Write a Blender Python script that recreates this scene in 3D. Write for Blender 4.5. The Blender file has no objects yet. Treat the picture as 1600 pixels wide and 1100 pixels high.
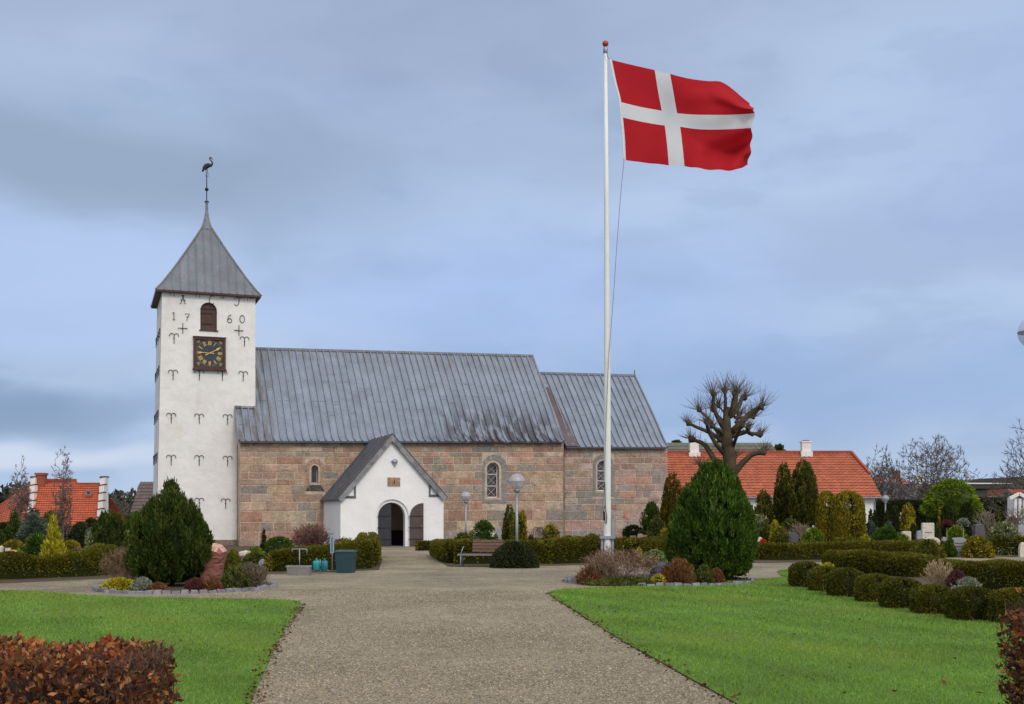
import bpy, math, random
import numpy as np
from mathutils import Vector, Matrix
from mathutils.geometry import tessellate_polygon
R = math.radians
scene = bpy.context.scene
# ------------------------------------------------------------ camera, sky, sun, exposure
F = 1800.0; CX = 800.0; HY = 806.0; EYE = 1.69
cam = bpy.data.cameras.new('camera'); cam.sensor_width = 36; cam.sensor_fit = 'HORIZONTAL'
cam.lens = F/1600*36; cam.shift_x = 0; cam.shift_y = (HY-550)/1600
cam.clip_start = .1; cam.clip_end = 3000
co = bpy.data.objects.new('camera', cam); scene.collection.objects.link(co)
co.location = (0, 0, EYE); co.rotation_euler = (R(90), 0, 0); scene.camera = co
SUN_EL, SUN_AZ = 38, 155          # azimuth clockwise from +Y: the bright part of the cloud is behind the camera, a little to the right
scene.view_settings.view_transform = 'Standard'; scene.view_settings.look = 'None'
scene.view_settings.exposure = 0.08; scene.view_settings.gamma = 1
sl = bpy.data.lights.new('sun', 'SUN'); sl.energy = 1.0; sl.angle = R(14); sl.color = (1, .955, .88)
so = bpy.data.objects.new('sun', sl); scene.collection.objects.link(so)
so.rotation_euler = (R(90-SUN_EL), 0, R(180-SUN_AZ)); so.location = (0, 0, 50)

def S(*c):
    if len(c) == 1: c = c[0]
    return tuple((x/255/12.92 if x/255 <= .04045 else ((x/255+.055)/1.055)**2.4) for x in c)

def sky():
    w = bpy.data.worlds.new('World'); scene.world = w; w.use_nodes = True
    nt = w.node_tree; N = nt.nodes; L = nt.links; N.clear()
    def n(t, **k):
        o = N.new(t)
        for a, b in k.items(): setattr(o, a, b)
        return o
    def math_(op, a, b=None, clamp=False):
        o = n('ShaderNodeMath', operation=op, use_clamp=clamp)
        for i, v in enumerate((a, b)):
            if v is None: continue
            if isinstance(v, (int, float)): o.inputs[i].default_value = v
            else: L.new(v, o.inputs[i])
        return o.outputs[0]
    def mix(f, a, b):
        o = n('ShaderNodeMix', data_type='RGBA')
        if isinstance(f, (int, float)): o.inputs[0].default_value = f
        else: L.new(f, o.inputs[0])
        for i, v in ((6, a), (7, b)):
            if isinstance(v, tuple): o.inputs[i].default_value = (*v, 1)
            else: L.new(v, o.inputs[i])
        return o.outputs[2]
    def ramp(f, stops):
        o = n('ShaderNodeValToRGB'); L.new(f, o.inputs[0]); e = o.color_ramp.elements
        o.color_ramp.interpolation = 'EASE'
        while len(e) < len(stops): e.new(.5)
        for q, (p, c) in zip(e, stops):
            q.position = p; q.color = (*c, 1) if isinstance(c, tuple) else (c, c, c, 1)
        return o.outputs[0]
    tc = n('ShaderNodeTexCoord'); sx = n('ShaderNodeSeparateXYZ'); L.new(tc.outputs['Generated'], sx.inputs[0])
    x, y, z = sx.outputs
    st = n('ShaderNodeTexSky', sky_type='NISHITA', sun_disc=False); st.sun_elevation = R(SUN_EL); st.sun_rotation = R(SUN_AZ)
    def noise(scl, sc, det, off=(0, 0, 0), dist=0.0, rough=.5):
        m = n('ShaderNodeMapping'); L.new(tc.outputs['Generated'], m.inputs[0]); m.inputs['Scale'].default_value = scl; m.inputs['Location'].default_value = off
        o = n('ShaderNodeTexNoise'); L.new(m.outputs[0], o.inputs[0]); o.inputs['Scale'].default_value = sc; o.inputs['Detail'].default_value = det
        o.inputs['Roughness'].default_value = rough; o.inputs['Distortion'].default_value = dist
        return o.outputs[0]
    big = noise((1, 1, 2.6), 2.1, 3, (1.3, .2, .5), .2, .45)
    med = noise((1, 1, 2.2), 4.0, 4, (4.1, 2, 0), .25, .45)
    K = 10.0     # cloud colours are given as seen; the Background strength below is 0.1
    c = lambda r, g, b: tuple(K*v for v in S(r, g, b))
    # clear-ish blue veil by elevation
    base = ramp(math_('MULTIPLY', z, 2.2), [(0, c(158, 182, 211)), (.16, c(139, 165, 203)), (.34, c(148, 171, 209)), (.55, c(156, 177, 212)), (.8, c(152, 168, 199)), (1, c(148, 162, 190))])
    light = c(170, 189, 217); dark = c(123, 142, 169)
    f1 = ramp(big, [(.40, 0.0), (.64, .80)])
    col = mix(f1, base, light)
    f2 = ramp(med, [(.46, 0.0), (.76, .42)])
    col = mix(f2, col, dark)
    fine = noise((1, 1, 2.6), 11, 5, (7, 1, 3), .2, .55); col = mix(ramp(fine, [(.42, 0.0), (.66, .22)]), col, c(176, 190, 214)); col = mix(ramp(fine, [(.36, .20), (.50, 0.0)]), col, c(132, 150, 180))
    # cloud banks: direction (x, z), width, height, colour, amount
    def bank(cx, cz, wx, wz, colr, amt):
        nonlocal col
        mm = math_('MULTIPLY', math_('SUBTRACT', med, .5), .32)
        dx = math_('DIVIDE', math_('SUBTRACT', math_('ADD', x, math_('MULTIPLY', mm, .8)), cx), wx)
        dz = math_('DIVIDE', math_('SUBTRACT', math_('ADD', z, math_('MULTIPLY', mm, .5)), cz), wz)
        r = math_('SQRT', math_('ADD', math_('MULTIPLY', dx, dx), math_('MULTIPLY', dz, dz)))
        f = ramp(math_('SUBTRACT', 1, r, True), [(0, 0.0), (.75, amt)])
        fr = math_('MULTIPLY', f, math_('GREATER_THAN', y, 0))
        col = mix(fr, col, colr)
    bank(-.36, .27, .36, .085, c(132, 149, 172), .8)   # grey bank upper left
    bank(-.10, .40, .60, .09, c(142, 157, 183), .55)     # grey veil along the top
    bank(-.30, .185, .34, .05, c(166, 186, 222), .75)  # light behind the spire
    bank(-.42, .098, .22, .034, c(110, 133, 166), .75)   # dark blue bank low on the left
    bank(-.43, .054, .26, .020, c(190, 200, 220), .95)   # bright break over the left horizon
    bank(-.02, .30, .26, .05, c(150, 165, 192), .5)
    bank(.34, .22, .30, .05, c(146, 164, 198), .55)
    bank(.05, .19, .30, .06, c(164, 186, 226), .45)
    bank(.30, .11, .34, .05, c(138, 162, 202), .60)
    bank(.42, .30, .20, .12, c(152, 171, 208), .6)
    col = mix(.06, col, st.outputs[0])
    # overcast: brighter overhead and round the hidden sun
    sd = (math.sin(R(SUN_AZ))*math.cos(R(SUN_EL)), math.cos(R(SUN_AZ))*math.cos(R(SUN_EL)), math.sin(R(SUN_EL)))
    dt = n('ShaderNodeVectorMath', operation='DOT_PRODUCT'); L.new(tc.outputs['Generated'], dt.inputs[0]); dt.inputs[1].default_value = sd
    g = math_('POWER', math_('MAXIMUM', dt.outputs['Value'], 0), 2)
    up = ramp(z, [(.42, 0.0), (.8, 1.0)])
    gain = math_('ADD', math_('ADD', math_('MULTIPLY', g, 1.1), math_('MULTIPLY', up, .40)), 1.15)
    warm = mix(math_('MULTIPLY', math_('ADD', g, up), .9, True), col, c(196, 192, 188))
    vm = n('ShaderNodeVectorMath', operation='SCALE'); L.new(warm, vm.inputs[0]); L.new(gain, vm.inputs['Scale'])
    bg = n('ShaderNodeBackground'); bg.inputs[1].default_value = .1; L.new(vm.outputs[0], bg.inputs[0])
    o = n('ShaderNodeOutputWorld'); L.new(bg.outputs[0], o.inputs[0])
sky()

# ------------------------------------------------------------ helpers
C = scene.collection
def at(px, py, Y): return Vector(((px-CX)/F*Y, Y, EYE-(py-HY)/F*Y))
def gY(py): return F*EYE/(py-HY)
def G(px, py):
    Y = gY(py); return ((px-CX)/F*Y, Y)
def tag(o, label=None, cat=None, group=None, kind=None):
    if label: o['label'] = label
    if cat: o['category'] = cat
    if group: o['group'] = group
    if kind: o['kind'] = kind
    return o
def thing(name, label, cat, loc=(0, 0, 0), rz=0, group=None):
    o = bpy.data.objects.new(name, None); C.objects.link(o); o.empty_display_size = .2
    o.location = loc; o.rotation_euler = (0, 0, rz); return tag(o, label, cat, group)
def world_m(o):
    m = Matrix.Identity(4)
    while o is not None:
        m = Matrix.Translation(o.location) @ Matrix.Rotation(o.rotation_euler.z, 4, 'Z') @ m; o = o.parent
    return m
def link(name, me, mat, parent=None):
    o = bpy.data.objects.new(name, me); C.objects.link(o)
    if mat is not None:
        for m in (mat if isinstance(mat, (list, tuple)) else [mat]): me.materials.append(m)
    o.parent = parent; return o
def copy_tree(o, parent=None):
    c = o.copy(); C.objects.link(c); c.parent = parent
    for ch in [q for q in bpy.data.objects if q.parent is o]: copy_tree(ch, c)
    return c

class MB:
    def __init__(s): s.v = []; s.f = []; s.c = []; s.m = []; s.col = (.5, .5, .5); s.mi = 0
    def face(s, idx): s.f.append(tuple(idx)); s.c.append(s.col); s.m.append(s.mi)
    def add(s, vs, fs):
        b = len(s.v); s.v += [tuple(v) for v in vs]
        for f in fs: s.face([b+i for i in f])
    def box(s, x0, x1, y0, y1, z0, z1):
        s.add([(x, y, z) for z in (z0, z1) for y in (y0, y1) for x in (x0, x1)],
              [(0, 2, 3, 1), (4, 5, 7, 6), (0, 1, 5, 4), (2, 6, 7, 3), (0, 4, 6, 2), (1, 3, 7, 5)])
    def hexa(s, p):      # 8 points: bottom 4 ccw, top 4 ccw
        s.add(p, [(3, 2, 1, 0), (4, 5, 6, 7), (0, 1, 5, 4), (1, 2, 6, 5), (2, 3, 7, 6), (3, 0, 4, 7)])
    def poly(s, pts): s.add(pts, [range(len(pts))])
    def bar(s, a, b, w, h=None, up=(0, 0, 1)):   # rectangular bar
        h = h or w; a = Vector(a); b = Vector(b); d = (b-a).normalized(); u = Vector(up)
        if abs(d.dot(u)) > .98: u = Vector((0, 1, 0))
        x = d.cross(u).normalized()*w/2; y = x.cross(d).normalized()*h/2
        s.hexa([a-x-y, a+x-y, b+x-y, b-x-y, a-x+y, a+x+y, b+x+y, b-x+y])
    def tube(s, path, rad, n=8, cap=True, sx=1.0):
        P = [Vector(p) for p in path]; k = len(P)
        if not isinstance(rad, (list, tuple)): rad = [rad]*k
        b = len(s.v); ref = None
        for i, p in enumerate(P):
            d = (P[min(i+1, k-1)]-P[max(i-1, 0)]).normalized()
            if ref is None: ref = Vector((0, 0, 1)) if abs(d.z) < .9 else Vector((1, 0, 0))
            x = (ref-d*ref.dot(d)).normalized(); y = d.cross(x); ref = x
            for j in range(n):
                a = 2*math.pi*j/n; s.v.append(tuple(p+x*math.cos(a)*rad[i]+y*math.sin(a)*rad[i]*sx))
        for i in range(k-1):
            for j in range(n):
                s.face((b+i*n+j, b+i*n+(j+1) % n, b+(i+1)*n+(j+1) % n, b+(i+1)*n+j))
        if cap: s.face([b+j for j in range(n)][::-1]); s.face([b+(k-1)*n+j for j in range(n)])
    def lathe(s, prof, cx=0, cy=0, n=20):     # prof: (r, z)
        b = len(s.v)
        for r, z in prof:
            for j in range(n):
                a = 2*math.pi*j/n; s.v.append((cx+r*math.cos(a), cy+r*math.sin(a), z))
        for i in range(len(prof)-1):
            for j in range(n): s.face((b+i*n+j, b+i*n+(j+1) % n, b+(i+1)*n+(j+1) % n, b+(i+1)*n+j))
        s.face([b+j for j in range(n)][::-1]); s.face([b+(len(prof)-1)*n+j for j in range(n)])
    def prism(s, pts, axis_pts):   # polygon pts (3D) extruded by vector
        d = Vector(axis_pts); k = len(pts); P = [Vector(p) for p in pts]
        s.add(P+[p+d for p in P], [tuple(range(k))[::-1], tuple(range(k, 2*k))]+[(i, (i+1) % k, k+(i+1) % k, k+i) for i in range(k)])
    def panel(s, outer, holes, y, th):   # polygon in x,z with holes; front face at y, back at y+th
        polys = [[Vector((p[0], p[1], 0)) for p in outer]]+[[Vector((p[0], p[1], 0)) for p in h] for h in holes]
        flat = [p for q in polys for p in q]; tr = tessellate_polygon(polys)
        for yy in (y, y+th): s.add([(p.x, yy, p.y) for p in flat], tr)
        for q in polys:
            k = len(q)
            for i in range(k):
                a, b2 = q[i], q[(i+1) % k]
                s.add([(a.x, y, a.y), (b2.x, y, b2.y), (b2.x, y+th, b2.y), (a.x, y+th, a.y)], [(0, 1, 2, 3)])
    def build(s, name, mat, parent=None, smooth=False, world=False, recalc=True):
        v = s.v
        if world and parent is not None:
            m = world_m(parent).inverted(); v = [tuple(m @ Vector(p)) for p in v]
        me = bpy.data.meshes.new(name); me.from_pydata(v, [], s.f)
        at_ = me.attributes.new('Col', 'FLOAT_COLOR', 'FACE')
        at_.data.foreach_set('color', np.array([(*c, 1) for c in s.c], dtype=np.float32).ravel())
        if s.m and max(s.m): me.polygons.foreach_set('material_index', s.m)
        if recalc:
            import bmesh
            bm = bmesh.new(); bm.from_mesh(me); bmesh.ops.recalc_face_normals(bm, faces=bm.faces); bm.to_mesh(me); bm.free()
        if smooth: me.polygons.foreach_set('use_smooth', [True]*len(me.polygons))
        me.update(); return link(name, me, mat, parent)

def arch(x0, x1, z0, zt, n=14):       # arch-topped outline (x, z)
    r = (x1-x0)/2; cx = (x0+x1)/2; zs = zt-r
    return [(x0, z0), (x1, z0)]+[(cx+r*math.cos(math.pi*i/n), zs+r*math.sin(math.pi*i/n)) for i in range(n+1)]

# ------------------------------------------------------------ materials
MAT = {}
def mat(name, col=None, rough=.75, vcol=False, n1=(0, 0), n2=(0, 0), bump=(0, 0), dirt=None, metal=0, trans=0, spec=.4, transl=0, sss=0, stretch=(1, 1, 1), coat=0):
    """colour from col or the face colours; n1, n2 = (scale, amount) brightness noise; bump = (scale, strength, distance);
    dirt = (scale, low, high, colour, amount, stretch)"""
    m = bpy.data.materials.new(name); MAT[name] = m; m.use_nodes = True; nt = m.node_tree; N = nt.nodes; L = nt.links
    b = N['Principled BSDF']; b.inputs['Roughness'].default_value = rough; b.inputs['Metallic'].default_value = metal
    b.inputs['Specular IOR Level'].default_value = spec; b.inputs['Coat Weight'].default_value = coat
    if trans: b.inputs['Transmission Weight'].default_value = trans
    tc = N.new('ShaderNodeTexCoord'); mp = N.new('ShaderNodeMapping'); L.new(tc.outputs['Object'], mp.inputs[0]); mp.inputs['Scale'].default_value = stretch
    if vcol:
        a = N.new('ShaderNodeAttribute'); a.attribute_name = 'Col'; out = a.outputs['Color']
    else:
        a = N.new('ShaderNodeRGB'); a.outputs[0].default_value = (*col, 1); out = a.outputs[0]
    for sc, amt in (n1, n2):
        if not amt: continue
        t = N.new('ShaderNodeTexNoise'); L.new(mp.outputs[0], t.inputs[0]); t.inputs['Scale'].default_value = sc; t.inputs['Detail'].default_value = 5
        r = N.new('ShaderNodeMapRange'); L.new(t.outputs[0], r.inputs[0]); r.inputs[1].default_value = .3; r.inputs[2].default_value = .7
        r.inputs[3].default_value = 1-amt; r.inputs[4].default_value = 1+amt
        vm = N.new('ShaderNodeVectorMath'); vm.operation = 'SCALE'; L.new(out, vm.inputs[0]); L.new(r.outputs[0], vm.inputs['Scale']); out = vm.outputs[0]
    for d in (dirt if isinstance(dirt, list) else [dirt] if dirt else []):
        sc, lo, hi, dc, amt, st = d
        mp2 = N.new('ShaderNodeMapping'); L.new(tc.outputs['Object'], mp2.inputs[0]); mp2.inputs['Scale'].default_value = st
        t = N.new('ShaderNodeTexNoise'); L.new(mp2.outputs[0], t.inputs[0]); t.inputs['Scale'].default_value = sc; t.inputs['Detail'].default_value = 7; t.inputs['Roughness'].default_value = .6
        r = N.new('ShaderNodeMapRange'); L.new(t.outputs[0], r.inputs[0]); r.inputs[1].default_value = lo; r.inputs[2].default_value = hi; r.inputs[4].default_value = amt
        mx = N.new('ShaderNodeMix'); mx.data_type = 'RGBA'; L.new(r.outputs[0], mx.inputs[0]); L.new(out, mx.inputs[6]); mx.inputs[7].default_value = (*dc, 1); out = mx.outputs[2]
    L.new(out, b.inputs['Base Color'])
    if bump[1]:
        t = N.new('ShaderNodeTexNoise'); L.new(mp.outputs[0], t.inputs[0]); t.inputs['Scale'].default_value = bump[0]; t.inputs['Detail'].default_value = 6
        bp = N.new('ShaderNodeBump'); bp.inputs['Strength'].default_value = bump[1]; bp.inputs['Distance'].default_value = bump[2] if len(bump) > 2 else .02
        L.new(t.outputs[0], bp.inputs['Height']); L.new(bp.outputs[0], b.inputs['Normal'])
    if transl:
        tr = N.new('ShaderNodeBsdfTranslucent'); L.new(out, tr.inputs[0]); ms = N.new('ShaderNodeMixShader'); ms.inputs[0].default_value = transl
        L.new(b.outputs[0], ms.inputs[1]); L.new(tr.outputs[0], ms.inputs[2]); L.new(ms.outputs[0], N['Material Output'].inputs[0])
    return m
leafm = mat('leaves', vcol=True, rough=.7, spec=.15, transl=.25)
barkm = mat('bark', vcol=True, rough=.9, n1=(3, .3), n2=(14, .25), bump=(12, .5, .02))
twigm = mat('twigs', vcol=True, rough=.85)
stonem = mat('granite_ashlar', vcol=True, rough=.85, n1=(1.6, .18), n2=(10, .24), bump=(7, .9, .04), dirt=[(2.6, .54, .70, S(104, 92, 84), .55, (1, 1, 1.4)), (4.2, .57, .72, S(206, 188, 168), .5, (1.3, 1, .8)), (.8, .55, .75, S(120, 108, 96), .35, (1, 1, .6))])
limem = mat('limewash', S(229, 226, 222), rough=.9, n1=(.5, .06), n2=(3, .04), bump=(2.2, .6, .07), dirt=[(.55, .56, .80, S(206, 196, 168), .55, (1.6, 1, .35)), (1.6, .60, .85, S(196, 194, 190), .5, (1, 1, .5))])
limeb = mat('limewash_bright', S(236, 235, 234), rough=.88, n1=(.7, .05), bump=(2.6, .5, .06), dirt=(1.3, .62, .85, S(205, 203, 198), .4, (1, 1, .5)))
leadm = mat('lead_sheet', vcol=True, rough=.62, metal=.0, spec=.5, n1=(1.1, .14), n2=(7, .10), bump=(2.5, .35, .03),
            dirt=[(1.7, .57, .74, S(92, 92, 102), .6, (1, .35, .35)), (3.2, .60, .78, S(152, 162, 174), .5, (1, .3, .3)), (7, .68, .8, S(108, 98, 86), .35, (1, .6, .6))])
ironm = mat('black_iron', S(40, 37, 38), rough=.7, n1=(8, .3))
brownm = mat('brown_paint', S(74, 46, 40), rough=.6, n1=(5, .2))
goldm = mat('gold_leaf', S(226, 190, 92), rough=.45, n1=(12, .2), metal=.25)
dialm = mat('dial_paint', S(52, 58, 70), rough=.6, n1=(3, .15))
whitem = mat('white_paint', S(226, 226, 222), rough=.5, n1=(3, .04))
galvm = mat('galvanised_steel', S(150, 156, 166), rough=.45, metal=.5, n1=(6, .12))
soilm = mat('soil', S(74, 62, 48), rough=.95, n1=(1.2, .3), n2=(14, .35), bump=(20, .8, .03), dirt=(1.1, .5, .7, S(72, 80, 34), .7, (1, 1, 1)))
blackm = mat('painted_opening_shade', S(46, 45, 50), rough=.6, n1=(4, .2))
def stone_mat(n, c, rough=.75): return mat(n, S(c), rough=rough, n1=(3, .12), n2=(18, .15), bump=(16, .4, .01))
greyst = stone_mat('grey_granite', (150, 150, 156)); darkst = stone_mat('dark_granite', (84, 80, 92), .35); redst = stone_mat('red_granite', (165, 118, 108))
lightst = stone_mat('pale_stone', (205, 196, 182)); pinkst = stone_mat('pink_stone', (190, 150, 138))

rng = np.random.default_rng(7); random.seed(7)
# ------------------------------------------------------------ vectorised foliage and branches
def mesh_np(name, V, k, cols, mat_, parent=None, extra=None):
    """V (n*k,3) verts, faces of k verts; cols (n,3). extra: (verts list, faces list, colour) from an MB"""
    nf = len(V)//k
    ev = ef = 0; EV = []; EF = []; EC = []
    if extra is not None: EV = extra.v; EF = extra.f; EC = extra.c
    allv = np.concatenate([np.asarray(V, dtype=np.float32).reshape(-1, 3), np.asarray(EV, dtype=np.float32).reshape(-1, 3)])
    me = bpy.data.meshes.new(name); me.vertices.add(len(allv)); me.vertices.foreach_set('co', allv.ravel())
    li = np.arange(nf*k, dtype=np.int32); ls = np.arange(0, nf*k, k, dtype=np.int32)
    if EF:
        fl = np.concatenate([np.array(f) for f in EF])+nf*k; ln = np.array([len(f) for f in EF])
        ls = np.concatenate([ls, nf*k+np.concatenate([[0], np.cumsum(ln)[:-1]])]).astype(np.int32); li = np.concatenate([li, fl]).astype(np.int32)
        cols = np.concatenate([cols, np.array(EC)])
    me.loops.add(len(li)); me.loops.foreach_set('vertex_index', li)
    me.polygons.add(len(ls)); me.polygons.foreach_set('loop_start', ls)
    me.update(calc_edges=True)
    a = me.attributes.new('Col', 'FLOAT_COLOR', 'FACE')
    a.data.foreach_set('color', np.concatenate([cols, np.ones((len(cols), 1))], 1).astype(np.float32).ravel())
    return link(name, me, mat_, parent)
def unit(a): return a/np.maximum(np.linalg.norm(a, axis=1, keepdims=True), 1e-9)
def leaf_quads(P, D, L, W, r=rng):
    """diamond leaves from P along D"""
    n = len(P); D = unit(D); s = unit(np.cross(D, r.normal(size=(n, 3))))
    L = np.broadcast_to(L, (n,))[:, None]*r.uniform(.7, 1.3, (n, 1)); W = np.broadcast_to(W, (n,))[:, None]*r.uniform(.8, 1.2, (n, 1))
    up = unit(np.cross(s, D))*W*.25
    V = np.stack([P, P+D*L*.5+s*W*.5+up, P+D*L, P+D*L*.5-s*W*.5+up], 1)
    return V.reshape(-1, 3)
def pick(pal, n, idx=None, j=.12, r=rng):
    pal = np.array([S(c) for c in pal]); i = r.integers(0, len(pal), n) if idx is None else idx % len(pal)
    return np.clip(pal[i]*(1+r.normal(0, j, (n, 1)))*(1+r.normal(0, j*.3, (n, 3))), 0.002, .95)
def branch_mesh(name, segs, cols, mat_, parent=None, sides=4):
    """segs: array (n, 8): p0 p1 r0 r1"""
    A = np.array(segs, dtype=float); p0 = A[:, :3]; p1 = A[:, 3:6]; r0 = A[:, 6:7]; r1 = A[:, 7:8]
    d = unit(p1-p0); ref = np.where(np.abs(d[:, 2:3]) < .9, np.array([[0, 0, 1.]]), np.array([[1., 0, 0]])); x = unit(np.cross(d, ref)); y = np.cross(d, x)
    p1 = p1+d*r1*.4
    quads = []
    ang = [2*math.pi*j/sides for j in range(sides+1)]
    for j in range(sides):
        a, b = ang[j], ang[j+1]
        ca = x*math.cos(a)+y*math.sin(a); cb = x*math.cos(b)+y*math.sin(b)
        quads.append(np.stack([p0+ca*r0, p0+cb*r0, p1+cb*r1, p1+ca*r1], 1))
    V = np.concatenate(quads).reshape(-1, 3); cc = np.concatenate([cols]*sides)
    return mesh_np(name, V, 4, cc, mat_, parent)
def grow(out, p, d, L, r, depth, spread=.5, n=(2, 4), shrink=.72, up=.12, rr=random, nseg=3, minr=.003, wob=.12):
    """recursive limbs into out"""
    p = Vector(p); d = Vector(d).normalized()
    q = p; r0 = r
    for i in range(nseg):
        d = (d+Vector((rr.gauss(0, wob), rr.gauss(0, wob), rr.gauss(0, wob)+up*.5))).normalized()
        q2 = q+d*L/nseg; r1 = max(minr*.6, r0*(.87 if i < nseg-1 else .8)); out.append((*q, *q2, r0, r1, depth))
        if depth > 0 and i >= 1 and rr.random() < .55:
            e = Vector((rr.gauss(0, 1), rr.gauss(0, 1), rr.gauss(0, .6))); e = (e-d*e.dot(d)).normalized()
            grow(out, q2, d+e*rr.uniform(spread, spread*1.8), L*shrink*rr.uniform(.6, .9), r1*.55, depth-1, spread, n, shrink, up, rr, nseg, minr, wob)
        q = q2; r0 = r1
    if depth > 0:
        for k in range(rr.randint(*n)):
            e = Vector((rr.gauss(0, 1), rr.gauss(0, 1), rr.gauss(0, .6))); e = (e-d*e.dot(d)).normalized()
            grow(out, q, d+e*rr.uniform(spread*.6, spread*1.4), L*shrink*rr.uniform(.75, 1.15), max(minr, r0*.72), depth-1, spread, n, shrink, up, rr, nseg, minr, wob)

# profile functions of height fraction t -> radius fraction
PROF = {
 'cone': lambda t: np.clip(1.02-t, 0, 1)**.72*np.clip(.78+t*3, 0, 1),
 'fatcone': lambda t: np.clip(1.0-t**1.7, 0, 1)**.85*np.clip(.70+t*1.6, 0, 1),
 'teardrop': lambda t: (np.clip(1-((t-.28)/.74)**2, 0, 1)**.62)*np.where(t < .28, .78+.22*t/.28, 1),
 'pine': lambda t: np.interp(t, [0, .08, .22, .42, .62, .80, .90, 1.0], [.62, .86, 1.0, .95, .68, .46, .22, .07]),
 'egg': lambda t: np.interp(t, [0, .06, .2, .36, .56, .76, .88, .96, 1.0], [.55, .82, .97, 1.0, .88, .62, .42, .25, .08]),
 'spire': lambda t: np.clip(1.0-t, 0, 1)**1.05*.95+.05,
 'dome': lambda t: np.sqrt(np.clip(1-t**2.4, 0, 1)),
 'bun': lambda t: np.sqrt(np.clip(1-(2*t-1)**2, 0, 1)),
 'column': lambda t: np.clip(1-np.clip((t-.55)/.47, 0, 1)**2.2, 0, 1)**.6*np.clip(.8+t, 0, 1),
 'muffin': lambda t: np.clip(1-t**9, 0, 1)**.5*np.clip(.90+t*.5, 0, 1),
 'box': lambda t: np.clip(1-t**9, 0, 1)**.5,
 'umbrella': lambda t: np.where(t < .25, .55+t*1.8, np.sqrt(np.clip(1-((t-.25)/.76)**2, 0, 1))),
}
GREENS = dict(
 conifer=[(52, 68, 22), (62, 82, 28), (44, 58, 22), (76, 94, 34), (84, 88, 36)],
 bright=[(62, 90, 26), (78, 110, 34), (48, 74, 24), (98, 124, 44), (70, 86, 32)],
 yew=[(80, 88, 26), (96, 102, 30), (66, 76, 24), (116, 112, 36), (92, 80, 32), (60, 62, 26)],
 yewolive=[(98, 104, 28), (116, 116, 32), (80, 88, 26), (104, 88, 32), (134, 122, 42), (72, 76, 28)],
 dark=[(48, 56, 24), (56, 66, 30), (38, 46, 22), (66, 72, 32)],
 box=[(52, 60, 34), (64, 72, 42), (44, 50, 30), (74, 80, 46)],
 gold=[(196, 182, 44), (172, 162, 34), (140, 140, 32), (212, 196, 70), (116, 120, 30)],
 golddark=[(132, 122, 30), (158, 140, 36), (104, 100, 28), (84, 86, 24), (176, 152, 50)],
 lime=[(120, 142, 36), (142, 160, 48), (98, 122, 32), (84, 106, 30)],
 orange=[(108, 88, 26), (132, 100, 34), (86, 76, 24), (74, 72, 24)],
 blue=[(92, 104, 88), (78, 90, 76), (106, 118, 100)],
 grey=[(140, 146, 128), (118, 126, 106), (160, 164, 148)],
 heather=[(134, 84, 58), (152, 98, 68), (112, 76, 52), (112, 98, 56)],
 heatherred=[(128, 50, 66), (98, 48, 54), (112, 66, 60), (78, 66, 46)],
 brown=[(104, 82, 62), (124, 96, 72), (84, 66, 52), (96, 90, 60)],
 variegated=[(150, 154, 108), (112, 124, 72), (176, 176, 136), (84, 100, 52)],
 olive=[(98, 104, 48), (78, 88, 40), (116, 118, 60), (66, 74, 34)],
 beech=[(138, 82, 46), (164, 102, 58), (104, 62, 42), (186, 128, 84), (78, 52, 42), (148, 76, 38), (120, 88, 62), (92, 62, 48)],
 purple=[(96, 62, 62), (118, 76, 74), (80, 56, 56)],
 white=[(214, 212, 204), (190, 190, 176)],
)
def lumpy(th, t, seed, amp):
    r = np.random.default_rng(seed); o = np.zeros_like(th)
    for k in range(7):
        o += amp/(1+k*.35)*np.sin(r.integers(1, 6)*th+r.uniform(3, 22)*t+r.uniform(0, 6.28))*.6
    return 1+o
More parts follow.
